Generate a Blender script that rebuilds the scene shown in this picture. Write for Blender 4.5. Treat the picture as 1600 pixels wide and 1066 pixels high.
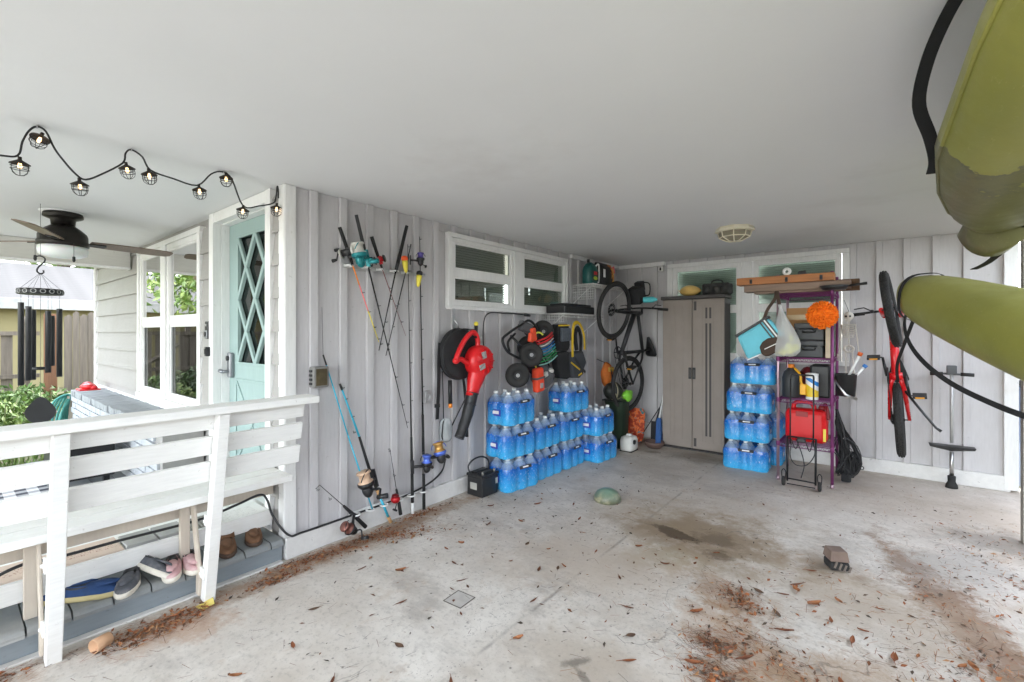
import bpy, math, random
from mathutils import Vector, Matrix, Euler, noise
random.seed(7)
R = math.radians
scene = bpy.context.scene
for o in list(bpy.data.objects): bpy.data.objects.remove(o)
COL = scene.collection

# ------------------------------------------------------------------ camera, sky, sun, exposure
cam_d = bpy.data.cameras.new('camera'); cam = bpy.data.objects.new('camera', cam_d); COL.objects.link(cam)
cam.location = (2.97, 0, 1.45); cam.rotation_euler = (R(90), 0, R(38.81))
cam_d.sensor_width = 36; cam_d.lens = 16.23; cam_d.shift_y = -0.0083; cam_d.clip_start = .02; cam_d.clip_end = 500
scene.camera = cam
SUN_EL, SUN_AZ = 52, -25          # azimuth counted from +Y towards +X
w = bpy.data.worlds.new('World'); scene.world = w; w.use_nodes = True
nt = w.node_tree; bg = nt.nodes['Background']
sky = nt.nodes.new('ShaderNodeTexSky'); sky.sky_type = 'NISHITA'; sky.sun_disc = False
sky.sun_elevation = R(SUN_EL); sky.sun_rotation = R(SUN_AZ); sky.air_density = 1.0; sky.dust_density = 1.2; sky.ozone_density = 1.0
hs = nt.nodes.new('ShaderNodeHueSaturation'); hs.inputs['Saturation'].default_value = .34   # overcast: cloud whitens the sky
nt.links.new(sky.outputs[0], hs.inputs['Color']); nt.links.new(hs.outputs[0], bg.inputs[0]); bg.inputs[1].default_value = .15
sd = bpy.data.lights.new('sun', 'SUN'); sd.energy = .5; sd.angle = R(60); sd.color = (1, .985, .96)
sun = bpy.data.objects.new('sun', sd); COL.objects.link(sun)
dv = Vector((math.sin(R(SUN_AZ))*math.cos(R(SUN_EL)), math.cos(R(SUN_AZ))*math.cos(R(SUN_EL)), math.sin(R(SUN_EL))))
sun.rotation_euler = dv.to_track_quat('Z', 'Y').to_euler(); sun.location = (6, -8, 12)
vs = scene.view_settings; vs.view_transform = 'Standard'; vs.look = 'None'; vs.gamma = 1; vs.use_curve_mapping = False
vs.exposure = 3.88
scene.render.engine = 'CYCLES'
scene.cycles.max_bounces = 7; scene.cycles.diffuse_bounces = 4; scene.cycles.glossy_bounces = 3; scene.cycles.transparent_max_bounces = 10

# ------------------------------------------------------------------ mesh builder
class MB:
    def __init__(s): s.v = []; s.f = []; s.sm = []; s.mi = []; s.cur = 0
    def add(s, vs, fs, smooth=False, M=None):
        b = len(s.v)
        for p in vs:
            p = Vector(p)
            s.v.append(tuple(M @ p if M is not None else p))
        for f in fs:
            s.f.append(tuple(b+i for i in f)); s.sm.append(smooth); s.mi.append(s.cur)
        return s
    def box(s, c, d, M=None, rot=None):
        x, y, z = d[0]/2, d[1]/2, d[2]/2
        V = [Vector(p) for p in ((-x,-y,-z),(x,-y,-z),(x,y,-z),(-x,y,-z),(-x,-y,z),(x,-y,z),(x,y,z),(-x,y,z))]
        if rot is not None:
            e = Euler(rot).to_matrix(); V = [e @ p for p in V]
        V = [p+Vector(c) for p in V]
        return s.add(V, [(0,3,2,1),(4,5,6,7),(0,1,5,4),(1,2,6,5),(2,3,7,6),(3,0,4,7)], False, M)
    def bb(s, a, b, M=None):
        return s.box([(a[i]+b[i])/2 for i in range(3)], [abs(b[i]-a[i]) for i in range(3)], M)
    def tube(s, pts, r, n=8, closed=False, smooth=True, M=None, cap=True, flat=None):
        P = [Vector(p) for p in pts]; m = len(P)
        rr = r if isinstance(r, (list, tuple)) else [r]*m
        T = []
        for i in range(m):
            if closed: t = P[(i+1) % m]-P[i-1]
            else: t = P[min(i+1, m-1)]-P[max(i-1, 0)]
            T.append(t.normalized() if t.length > 1e-9 else Vector((0,0,1)))
        up = Vector((0,0,1)) if abs(T[0].z) < .9 else Vector((1,0,0))
        N = T[0].cross(up).normalized(); V = []
        for i in range(m):
            N = (N-T[i]*N.dot(T[i]))
            N = N.normalized() if N.length > 1e-6 else T[i].orthogonal().normalized()
            Bn = T[i].cross(N)
            for k in range(n):
                a = 2*math.pi*k/n
                V.append(P[i]+(N*math.cos(a)+Bn*math.sin(a)*(flat or 1))*rr[i])
        F = []
        for i in range(m if closed else m-1):
            j = (i+1) % m
            for k in range(n):
                l = (k+1) % n
                F.append((i*n+k, i*n+l, j*n+l, j*n+k))
        s.add(V, F, smooth, M)
        if not closed and cap:
            b = len(s.v)-len(V)
            s.f.append(tuple(b+k for k in range(n))[::-1]); s.sm.append(False); s.mi.append(s.cur)
            s.f.append(tuple(b+(m-1)*n+k for k in range(n))); s.sm.append(False); s.mi.append(s.cur)
        return s
    def ribbon(s, pts, wdt, th=.002, side=(0,0,1), M=None):      # flat strap
        P = [Vector(p) for p in pts]; m = len(P); V = []; sd_ = Vector(side)
        for i in range(m):
            t = (P[min(i+1, m-1)]-P[max(i-1, 0)]).normalized()
            a = (sd_-t*sd_.dot(t)).normalized(); n_ = t.cross(a)
            for q, e in ((-1,-1),(1,-1),(1,1),(-1,1)): V.append(P[i]+a*q*wdt/2+n_*e*th/2)
        F = [(0,1,2,3), tuple((m-1)*4+k for k in (3,2,1,0))]
        for i in range(m-1):
            for k in range(4):
                l = (k+1) % 4; F.append((i*4+k, (i+1)*4+k, (i+1)*4+l, i*4+l))
        return s.add(V, F, False, M)
    def lathe(s, prof, n=16, M=None, smooth=True, c=(0,0,0), cap=True):
        V = []; F = []; m = len(prof); c = Vector(c)
        for r, z in prof:
            for k in range(n):
                a = 2*math.pi*k/n; V.append(c+Vector((r*math.cos(a), r*math.sin(a), z)))
        for i in range(m-1):
            for k in range(n):
                l = (k+1) % n; F.append((i*n+k, i*n+l, (i+1)*n+l, (i+1)*n+k))
        s.add(V, F, smooth, M)
        if cap:
            b = len(s.v)-len(V)
            if prof[0][0] > 1e-4: s.f.append(tuple(b+k for k in range(n))[::-1]); s.sm.append(False); s.mi.append(s.cur)
            if prof[-1][0] > 1e-4: s.f.append(tuple(b+(m-1)*n+k for k in range(n))); s.sm.append(False); s.mi.append(s.cur)
        return s
    def prism(s, poly, z0, z1, M=None, smooth=False):
        n = len(poly)
        V = [(x, y, z0) for x, y in poly]+[(x, y, z1) for x, y in poly]
        F = [tuple(range(n))[::-1], tuple(range(n, 2*n))]+[(i, (i+1) % n, n+(i+1) % n, n+i) for i in range(n)]
        return s.add(V, F, smooth, M)
    def torus(s, Rr, r, n=28, m=10, M=None, a0=0, a1=2*math.pi, flat=1):
        full = abs(a1-a0-2*math.pi) < 1e-6; k_ = n if full else n+1
        V = []; F = []
        for i in range(k_):
            a = a0+(a1-a0)*i/n
            for k in range(m):
                b = 2*math.pi*k/m; q = Rr+r*math.cos(b); V.append((q*math.cos(a), q*math.sin(a), r*math.sin(b)*flat))
        for i in range(n):
            j = (i+1) % k_
            for k in range(m):
                l = (k+1) % m; F.append((i*m+k, j*m+k, j*m+l, i*m+l))
        return s.add(V, F, True, M)
    def ball(s, c, r, n=14, m=9, M=None, wob=0, seed=0):
        rx, ry, rz = (r, r, r) if not isinstance(r, (list, tuple)) else r
        V = []; F = []
        for i in range(m+1):
            th = math.pi*i/m
            for k in range(n):
                a = 2*math.pi*k/n; d = Vector((math.sin(th)*math.cos(a), math.sin(th)*math.sin(a), math.cos(th)))
                q = 1+(wob*noise.noise(d*1.7+Vector((seed, seed*2.3, 0))) if wob else 0)
                V.append((c[0]+rx*d.x*q, c[1]+ry*d.y*q, c[2]+rz*d.z*q))
        for i in range(m):
            for k in range(n):
                l = (k+1) % n; F.append((i*n+k, (i+1)*n+k, (i+1)*n+l, i*n+l))
        return s.add(V, F, True, M)
    def loft(s, rings, closed_ring=True, smooth=True, cap=True, M=None):
        n = len(rings[0]); V = [p for r in rings for p in r]; F = []
        for i in range(len(rings)-1):
            for k in range(n if closed_ring else n-1):
                l = (k+1) % n; F.append((i*n+k, i*n+l, (i+1)*n+l, (i+1)*n+k))
        if cap and closed_ring: F += [tuple(range(n))[::-1], tuple((len(rings)-1)*n+k for k in range(n))]
        return s.add(V, F, smooth, M)
    def mesh(s, name, mats):
        me = bpy.data.meshes.new(name); me.from_pydata(s.v, [], s.f); me.update()
        me.polygons.foreach_set('use_smooth', s.sm)
        for m in (mats if isinstance(mats, (list, tuple)) else [mats]): me.materials.append(m)
        if max(s.mi or [0]): me.polygons.foreach_set('material_index', s.mi)
        return me

def wloc(o):
    v = Vector((0,0,0))
    while o: v += o.location; o = o.parent
    return v
def part(name, mb, m, parent=None, world=True, bevel=0, kind=None, label=None):
    if world and parent is not None:
        d = wloc(parent); mb.v = [(p[0]-d.x, p[1]-d.y, p[2]-d.z) for p in mb.v]
    o = bpy.data.objects.new(name, mb.mesh(name, m)); COL.objects.link(o)
    if parent is not None: o.parent = parent
    if bevel:
        b = o.modifiers.new('bevel', 'BEVEL'); b.width = bevel; b.segments = 2; b.limit_method = 'ANGLE'; b.angle_limit = R(40)
    if kind: o['kind'] = kind
    if label: o['label'] = label
    return o
def inst(o, parent, loc=None, rot=None, name=None, scale=None):       # copy of one object that shares its mesh
    c = o.copy(); COL.objects.link(c); c.parent = parent
    if loc is not None: c.location = loc
    if rot is not None: c.rotation_euler = rot
    if scale is not None: c.scale = scale
    return c
def tag(o, label, cat, group=None):
    o['label'] = label; o['category'] = cat
    if group: o['group'] = group
    return o
def thing(name, label, cat, loc=(0,0,0), rz=0, group=None):
    o = bpy.data.objects.new(name, None); COL.objects.link(o); o.empty_display_size = .05
    o.location = loc; o.rotation_euler = (0, 0, rz)
    return tag(o, label, cat, group)
def copy_tree(o, parent=None):
    c = o.copy(); COL.objects.link(c); c.parent = parent
    for ch in [k for k in o.children]: copy_tree(ch, c)
    return c
def solo(name, mb, m, label, cat, group=None, loc=None, bevel=0):     # a thing that is one mesh; loc = its base
    if loc is not None: mb.v = [(p[0]-loc[0], p[1]-loc[1], p[2]-loc[2]) for p in mb.v]
    o = part(name, mb, m, None, False, bevel)
    if loc is not None: o.location = loc
    return tag(o, label, cat, group)
def frame(o, x, z):        # matrix whose x axis is x and z axis is z, at o
    x = Vector(x).normalized(); z = Vector(z); z = (z-x*z.dot(x)).normalized(); y = z.cross(x)
    return Matrix(((x.x,y.x,z.x,o[0]),(x.y,y.y,z.y,o[1]),(x.z,y.z,z.z,o[2]),(0,0,0,1)))
def T(x, y, z): return Matrix.Translation((x, y, z))
def RX(a): return Matrix.Rotation(a, 4, 'X')
def RY(a): return Matrix.Rotation(a, 4, 'Y')
def RZ(a): return Matrix.Rotation(a, 4, 'Z')
def smooth_path(pts, k=6):
    P = [Vector(p) for p in pts]; out = []
    for i in range(len(P)-1):
        a, b, c, d = P[max(i-1,0)], P[i], P[i+1], P[min(i+2,len(P)-1)]
        for j in range(k):
            t = j/k
            out.append(.5*((2*b)+(c-a)*t+(2*a-5*b+4*c-d)*t*t+(3*b-a-3*c+d)*t**3))
    out.append(P[-1]); return out

# ------------------------------------------------------------------ materials
def nodes(name):
    m = bpy.data.materials.new(name); m.use_nodes = True
    return m, m.node_tree.nodes, m.node_tree.links, m.node_tree.nodes['Principled BSDF']
def rgb(h):       # sRGB 0-255 triple -> linear
    return tuple(((c/255)/12.92 if c/255 <= .04045 else ((c/255+.055)/1.055)**2.4) for c in h)
class G:          # small node graph helper
    def __init__(s, name):
        s.m, s.N, s.K, s.b = nodes(name); s.co = s.N.new('ShaderNodeTexCoord')
    def new(s, t, **kw):
        n = s.N.new(t)
        for k, v in kw.items(): setattr(n, k, v)
        return n
    def put(s, inp, v):
        if isinstance(v, bpy.types.NodeSocket): s.K.new(v, inp)
        elif isinstance(v, (tuple, list)) and len(v) == 3 and inp.type == 'RGBA': inp.default_value = (*v, 1)
        else: inp.default_value = v
    def map(s, src, scale=(1,1,1), loc=(0,0,0), rot=(0,0,0)):
        n = s.new('ShaderNodeMapping'); s.K.new(src, n.inputs[0]); n.inputs['Scale'].default_value = scale
        n.inputs['Location'].default_value = loc; n.inputs['Rotation'].default_value = rot; return n.outputs[0]
    def noise(s, vec, scale=5, detail=4, rough=.55):
        n = s.new('ShaderNodeTexNoise'); s.K.new(vec, n.inputs['Vector']); n.inputs['Scale'].default_value = scale
        n.inputs['Detail'].default_value = detail; n.inputs['Roughness'].default_value = rough; return n.outputs['Fac']
    def ramp(s, f, *stops):
        n = s.new('ShaderNodeValToRGB'); s.K.new(f, n.inputs[0]); e = n.color_ramp.elements
        while len(e) < len(stops): e.new(.5)
        for q, (p, c) in zip(e, stops): q.position = p; q.color = (c, c, c, 1) if not isinstance(c, tuple) else (*c, 1)
        return n.outputs[0]
    def mix(s, f, a, b, mode='MIX'):
        n = s.new('ShaderNodeMix', data_type='RGBA', blend_type=mode); s.put(n.inputs[0], f); s.put(n.inputs[6], a); s.put(n.inputs[7], b); return n.outputs[2]
    def math(s, op, a, b=None, c=None, clamp=False):
        n = s.new('ShaderNodeMath', operation=op, use_clamp=clamp); s.put(n.inputs[0], a)
        if b is not None: s.put(n.inputs[1], b)
        if c is not None: s.put(n.inputs[2], c)
        return n.outputs[0]
    def sep(s, vec): n = s.new('ShaderNodeSeparateXYZ'); s.K.new(vec, n.inputs[0]); return n.outputs
    def bump(s, h, strength=.3, dist=.01):
        n = s.new('ShaderNodeBump'); s.K.new(h, n.inputs['Height']); n.inputs['Strength'].default_value = strength
        n.inputs['Distance'].default_value = dist; s.K.new(n.outputs[0], s.b.inputs['Normal'])
    def out(s, col, rough=.5, metal=0, **kw):
        s.put(s.b.inputs['Base Color'], col); s.put(s.b.inputs['Roughness'], rough); s.put(s.b.inputs['Metallic'], metal)
        for k, v in kw.items(): s.put(s.b.inputs[k], v)
        return s.m
MC = {}
def pm(name, col, rough=.5, metal=0, var=.12, scale=6, bump=.15, bscale=60, stretch=(1,1,1), dirt=None, spec=None, **kw):
    """procedural material: base colour (linear) with mottled value, optional dirt colour, fine relief"""
    if name in MC: return MC[name]
    g = G(name); oc = g.map(g.co.outputs['Object'], stretch)
    n1 = g.noise(oc, scale, 5); lo = tuple(c*(1-var) for c in col); hi = tuple(min(1, c*(1+var)) for c in col)
    c = g.mix(g.ramp(n1, (.3, 0), (.7, 1)), lo, hi)
    if dirt:
        n2 = g.noise(oc, scale*.45, 6, .65); c = g.mix(g.ramp(n2, (dirt[1], 0), (dirt[1]+.25, dirt[2])), c, dirt[0])
    if bump: g.bump(g.noise(oc, bscale, 4), bump, .004)
    r = g.ramp(n1, (.2, max(0, rough-.07)), (.8, min(1, rough+.07)))
    if spec is not None: kw['Specular IOR Level'] = spec
    MC[name] = g.out(c, r, metal, **kw); return MC[name]
# ------------------------------------------------------------------ surface materials
def floor_mat():
    g = G('slab_concrete'); oc = g.co.outputs['Object']
    big = g.noise(oc, .9, 9, .68); mid = g.noise(oc, 4, 9, .72); fine = g.noise(oc, 38, 6, .75)
    c = g.mix(g.ramp(mid, (.32, 0), (.68, 1)), rgb((203,197,188)), rgb((229,224,216)))
    c = g.mix(g.ramp(big, (.40, 0), (.68, .8)), c, rgb((186,174,160)))          # worn paint, bare concrete
    c = g.mix(g.ramp(fine, (.52, 0), (.66, .5)), c, rgb((150,144,136)))         # pitting
    gr1 = g.noise(g.map(oc, (1,1.6,1), (3,7,0)), 1.3, 10, .75); c = g.mix(g.ramp(gr1, (.52, 0), (.64, .55)), c, rgb((158,152,145)))   # grey tyre grime
    gr2 = g.noise(g.map(oc, (1.4,1,1), (9,2,0)), 2.1, 10, .75); c = g.mix(g.ramp(gr2, (.56, 0), (.66, .5)), c, rgb((182,160,136)))   # leaf tannin
    xyz = g.sep(oc); wob = g.noise(oc, 2.6, 10, .72); wob2 = g.noise(oc, 7, 9, .78)
    # soil tracked towards the back of the carport
    back = g.math('MULTIPLY', g.math('SUBTRACT', xyz[1], 2.2), .22, clamp=True)
    back = g.math('MULTIPLY', back, g.ramp(big, (.3, .35), (.6, 1)))
    c = g.mix(g.math('MULTIPLY', back, .8), c, rgb((158,142,124)))
    def spot(cx, cy, rx, ry, ang, col, amt, edge=.5, nz=wob):
        nonlocal c
        ca, sa = math.cos(ang), math.sin(ang)
        dx = g.math('SUBTRACT', xyz[0], cx); dy = g.math('SUBTRACT', xyz[1], cy)
        u = g.math('ADD', g.math('MULTIPLY', dx, ca/rx), g.math('MULTIPLY', dy, sa/rx))
        v = g.math('ADD', g.math('MULTIPLY', dx, -sa/ry), g.math('MULTIPLY', dy, ca/ry))
        d = g.math('SQRT', g.math('ADD', g.math('MULTIPLY', u, u), g.math('MULTIPLY', v, v)))
        d = g.math('ADD', d, g.math('MULTIPLY', g.math('SUBTRACT', nz, .5), 3.0))
        k = g.ramp(g.math('MULTIPLY', d, .8), (max(0, .8*(1-edge*.75)), amt), (.8, 0))
        c = g.mix(k, c, col)
    br, dk = rgb((126,104,76)), rgb((80,64,46))
    spot(1.98, 3.45, .85, .8, .2, rgb((158,138,112)), .6, .9); spot(1.98, 3.42, .62, .5, .2, br, .6, .8)
    spot(1.79, 3.33, .22, .075, -.35, dk, .85, .5, wob2); spot(2.06, 3.42, .2, .13, .1, dk, .5, .7, wob2); spot(2.14, 3.2, .11, .09, 0, dk, .55, .6, wob2)
    spot(1.86, 2.95, .3, .2, .5, rgb((150,133,98)), .5, .8); spot(2.3, 2.72, .42, .2, -.5, rgb((150,112,72)), .55, .8, wob2)
    spot(2.45, 2.3, .5, .25, -.7, rgb((165,125,84)), .5, .9, wob2); spot(3.3, 3.2, 1.2, .22, 1.9, rgb((128,94,62)), .85, .8, wob2); spot(2.75, 2.2, .7, .3, .9, rgb((158,128,96)), .6, .9, wob2); spot(2.9, 3.1, .6, .4, 0, rgb((176,160,140)), .6, .9); spot(1.5, 2.6, .8, .5, .4, rgb((190,176,160)), .6, .9); spot(3.5, 2.7, .5, .25, 1.2, rgb((140,112,82)), .7, .9, wob2)
    spot(3.62, 4.6, .5, .3, .5, rgb((118,112,104)), .6, .9, wob2); spot(3.3, 3.9, .6, .35, .9, rgb((150,146,140)), .5, .9)
    spot(2.68, 3.5, .3, .2, 0, rgb((150,130,108)), .5, .8); spot(1.95, 1.75, .5, .3, .4, rgb((178,165,148)), .5, .9)
    spot(.14, 1.9, 1.9, .14, 1.57, rgb((150,120,92)), .75, .9, wob2); spot(.3, .75, .3, .16, 1.2, rgb((172,128,92)), .55, .8, wob2)
    spot(1.92, 1.76, .09, .03, .9, rgb((70,66,60)), .55, .7, wob2); spot(1.99, 1.70, .08, .02, -.5, rgb((70,66,60)), .5, .7, wob2); spot(1.2, 5.5, .7, .25, 0, rgb((120,108,94)), .5, .9); spot(.8, 5.45, .12, .06, .3, dk, .5, .6, wob2); spot(2.9, 5.6, .6, .3, .3, rgb((170,158,146)), .4, .9)
    # hairline cracks and the saw-cut joint, darkened by grime
    vor = g.new('ShaderNodeTexVoronoi', feature='DISTANCE_TO_EDGE'); vor.inputs['Scale'].default_value = .75
    wv = g.new('ShaderNodeVectorMath', operation='ADD'); g.K.new(oc, wv.inputs[0])
    nn = g.new('ShaderNodeTexNoise'); nn.inputs['Scale'].default_value = 2.2; nn.inputs['Detail'].default_value = 6; g.K.new(oc, nn.inputs['Vector'])
    sc = g.new('ShaderNodeVectorMath', operation='SCALE'); g.K.new(nn.outputs['Color'], sc.inputs[0]); sc.inputs['Scale'].default_value = .5
    g.K.new(sc.outputs[0], wv.inputs[1]); g.K.new(wv.outputs[0], vor.inputs['Vector'])
    crack = g.ramp(vor.outputs['Distance'], (.0008, .55), (.0028, 0))
    crack = g.math('MULTIPLY', crack, g.ramp(g.noise(oc, .8, 2), (.5, 0), (.56, 1)))
    c = g.mix(crack, c, rgb((96,90,84)))
    jx = g.math('ABSOLUTE', g.math('SUBTRACT', xyz[0], g.math('ADD', 1.545, g.math('MULTIPLY', g.math('SUBTRACT', wob, .5), .03))))
    jm = g.math('MULTIPLY', g.ramp(jx, (.003, 1), (.014, 0)), g.ramp(g.noise(oc, 2.6, 5, .7), (.45, 0), (.62, .6)))
    c = g.mix(jm, c, rgb((112,106,100)))
    # specks of grit and mildew
    v2 = g.new('ShaderNodeTexVoronoi'); v2.inputs['Scale'].default_value = 17; g.K.new(oc, v2.inputs['Vector'])
    sp = g.math('MULTIPLY', g.ramp(v2.outputs['Distance'], (.06, 1), (.13, 0)), g.ramp(g.noise(oc, 1.7, 3), (.42, 0), (.56, .9)))
    c = g.mix(sp, c, rgb((84,78,72)))
    v3 = g.new('ShaderNodeTexVoronoi'); v3.inputs['Scale'].default_value = 60; g.K.new(oc, v3.inputs['Vector'])
    sp2 = g.math('MULTIPLY', g.ramp(v3.outputs['Distance'], (.1, 1), (.2, 0)), g.ramp(g.noise(oc, 2.4, 4), (.5, 0), (.64, .7)))
    c = g.mix(sp2, c, rgb((100,92,84)))
    g.bump(g.mix(.5, fine, mid), .25, .006)
    return g.out(c, g.ramp(mid, (.3, .62), (.7, .85)))
M_floor = floor_mat()
def paint(name, col, dirt=rgb((150,140,128)), amt=.35, grain=(7,7,.8), rough=.55, th=.55):
    if name in MC: return MC[name]
    g = G(name); oc = g.co.outputs['Object']
    gr = g.noise(g.map(oc, grain), 9, 5, .6); big = g.noise(oc, 1.6, 5, .6)
    c = g.mix(g.ramp(gr, (.3, 0), (.7, 1)), tuple(x*.95 for x in col), tuple(min(1, x*1.04) for x in col))
    c = g.mix(g.ramp(big, (th, 0), (th+.25, amt)), c, dirt)
    sp = g.noise(oc, 28, 3, .7); c = g.mix(g.ramp(sp, (.67, 0), (.74, amt*.9)), c, tuple(x*.5 for x in dirt))
    g.bump(gr, .18, .004); MC[name] = g.out(c, g.ramp(big, (.3, rough-.06), (.8, rough+.12))); return MC[name]
M_wall = paint('wall_paint_warm_grey', rgb((196,193,193)), rgb((160,150,140)), .25)
M_wall2 = paint('batten_paint_warm_grey', rgb((199,196,196)), rgb((160,150,140)), .25)
M_lap = paint('lap_siding_paint', rgb((158,155,151)), rgb((150,140,126)), .3, (.8,7,7))
M_white = paint('white_trim_paint', rgb((232,231,228)), rgb((176,160,138)), .3)
M_rail = paint('white_rail_paint', rgb((236,235,231)), rgb((188,170,146)), .35, (9,1.0,9))
M_railend = paint('worn_and_shaded_wood', rgb((206,194,178)), rgb((130,110,90)), .5, (7,7,.8))
M_ceil = pm('ceiling_paint', rgb((224,224,223)), .85, 0, .022, 1.4, .2, 22, (1,1,1), (rgb((192,188,182)), .56, .5))
M_curb = paint('painted_curb_concrete', rgb((222,220,216)), rgb((140,128,116)), .5, (3,3,3), .75, .5)
M_deck = paint('grey_deck_paint', rgb((140,144,144)), rgb((196,190,178)), .55, (1.2,9,9), .6, .5)
M_deckf = paint('grey_fascia_paint', rgb((138,146,150)), rgb((110,104,96)), .5, (9,1,9), .6)
M_teal = paint('pale_teal_door_paint', rgb((150,172,168)), rgb((170,190,182)), .25)
M_beam = paint('cream_beam_paint', rgb((206,204,196)), rgb((176,166,150)), .3, (9,1,9))
def glass_mat(name, tint=(.8,.86,.83), refl=1.0):
    m = bpy.data.materials.new(name); m.use_nodes = True; N, K = m.node_tree.nodes, m.node_tree.links
    N.remove(N['Principled BSDF']); o = N['Material Output']
    t = N.new('ShaderNodeBsdfTransparent'); t.inputs[0].default_value = (*tint, 1)
    gl = N.new('ShaderNodeBsdfGlossy'); gl.inputs['Roughness'].default_value = .015
    fr = N.new('ShaderNodeFresnel'); fr.inputs[0].default_value = 1.6
    mu = N.new('ShaderNodeMath'); mu.operation = 'MULTIPLY'; mu.inputs[1].default_value = refl; mu.use_clamp = True
    mx = N.new('ShaderNodeMixShader'); K.new(fr.outputs[0], mu.inputs[0]); K.new(mu.outputs[0], mx.inputs[0]); K.new(t.outputs[0], mx.inputs[1]); K.new(gl.outputs[0], mx.inputs[2])
    K.new(mx.outputs[0], o.inputs[0]); return m
M_scr = glass_mat('screened_glass', (.42,.44,.42), .25); M_glass = glass_mat('window_glass', (.62,.66,.63), 1.15); M_glass2 = glass_mat('window_glass_dark', (.82,.86,.84), .16)
M_black = pm('black_plastic', (.018,.018,.019), .42, 0, .2, 8, .1)
M_blackm = pm('black_metal', (.02,.02,.021), .38, .3, .2, 10, .1)
M_rubber = pm('black_rubber', (.022,.021,.02), .8, 0, .3, 14, .3)
M_steel = pm('steel', (.55,.55,.55), .32, 1, .15, 12, .1)
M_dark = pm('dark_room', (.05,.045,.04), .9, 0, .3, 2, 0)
M_curtain = pm('brown_grey_dim_room', (.16,.145,.12), .9, 0, .25, 5, .2, 30, (6,6,.4))
M_blind = pm('blind_slat_grey_green', rgb((150,152,140)), .6, 0, .1, 5, 0)
M_blind2 = pm('blind_slat_green', rgb((168,178,168)), .6, 0, .1, 5, 0)

# ------------------------------------------------------------------ ground, slab, ceiling
def ground_mat():
    g = G('yard_soil'); oc = g.co.outputs['Object']; a = g.noise(oc, 1.5, 6, .65); b = g.noise(oc, 14, 5, .7)
    c = g.mix(g.ramp(a, (.4, 0), (.6, 1)), (.10,.085,.05), (.08,.11,.035)); c = g.mix(g.ramp(b, (.4, 0), (.7, .7)), c, (.16,.13,.085))
    g.bump(b, .6, .03); return g.out(c, .9)
m = MB(); n = 40; V = []; F = []
xs = [-200,-90,-45,-25,-16,-12,-9,-7.2,-6.2,-5.6,-4,0,4.6,6,8,12,20,45,90,200]; ys = [-200,-90,-40,-20,-10,-5,-2,0,1.4,3,6,9,14,22,45,90,200]
for y in ys:
    for x in xs: V.append((x, y, -.06+(.05*noise.noise(Vector((x*.31, y*.27, 0))) if x < -6 or x > 8 else -.02)))
for j in range(len(ys)-1):
    for i in range(len(xs)-1): a = j*len(xs)+i; F.append((a, a+1, a+1+len(xs), a+len(xs)))
m.add(V, F); o = part('ground', m, ground_mat()); o['kind'] = 'structure'
m = MB(); m.bb((-3.75,-3.0,-.12), (3.97,6.3,0)); o = part('floor', m, M_floor); o['kind'] = 'structure'
m = MB(); m.bb((-1.0,-14,-.14), (5.6,-3.02,-.008)); o = part('driveway', m, pm('driveway_concrete', rgb((196,192,184)), .85, 0, .12, 2, .3, 40, (1,1,1), (rgb((150,140,126)), .5, .6))); o['kind'] = 'structure'
m = MB(); m.bb((-3.78,-2.7,2.40), (4.35,6.3,2.58)); m.bb((-6.0,.55,2.40), (-3.79,6.3,2.58))  # unseen front overhang sized, and side eave added, to hold back skylight
o = part('ceiling', m, M_ceil); o['kind'] = 'structure'

# ------------------------------------------------------------------ the house: walls, windows, door
HOUSE = thing('house', 'light grey board and batten house with white trim and a pale teal front door', 'house', (0, 1.4, 0))
H = HOUSE
# side wall (faces the carport, plane X=0)
m = MB(); m.bb((-.16,1.46,.0), (-.032,2.80,2.40)); m.bb((-.16,2.80,0), (-.032,4.73,1.68)); m.bb((-.16,2.80,2.315), (-.032,4.73,2.40)); m.bb((-.16,4.73,0), (-.032,6.3,2.40))
side = part('side_wall', m, M_wall, H)
def bat_wall(parent, a0, a1, first, hole, put):
    """boards and battens along a wall; put(a, b, z0, z1, which) makes the mesh box"""
    e = first; edges = []
    while e < a1: edges.append(e); e += .2165
    pa = a0; k = 0
    segs = []
    for e in edges+[a1]:
        segs.append(('board', pa, min(e, a1))); 
        if e < a1-.06: segs.append(('batten', e, e+.056))
        pa = e+.056
    for nm, p, q in segs:
        if q-p < .015: continue
        hit = hole and q > hole[0] and p < hole[1]
        for z0, z1 in ([(.142, hole[2]), (hole[3], 2.398)] if hit else [(.142, 2.398)]):
            mm = MB(); put(mm, p, q, z0, z1, nm); part(nm, mm, M_wall if nm == 'board' else M_wall2, parent, bevel=.003 if nm == 'batten' else 0)
bat_wall(side, 1.462, 6.10, 1.549, (2.79, 4.745, 1.668, 2.332), lambda mm, p, q, z0, z1, nm: mm.bb((-.030, p+.001, z0), (-.017 if nm == 'board' else .009, q-.001, z1)))
m = MB(); m.bb((-.1,1.385,.0), (.014,6.09,.14)); part('concrete_curb', m, M_curb, side, bevel=.008)
for a, b in (((-.09,1.384,.141), (.003,1.455,2.398)),):
    m = MB(); m.bb(a, b); part('corner_board', m, M_white, side, bevel=.003)
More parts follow.
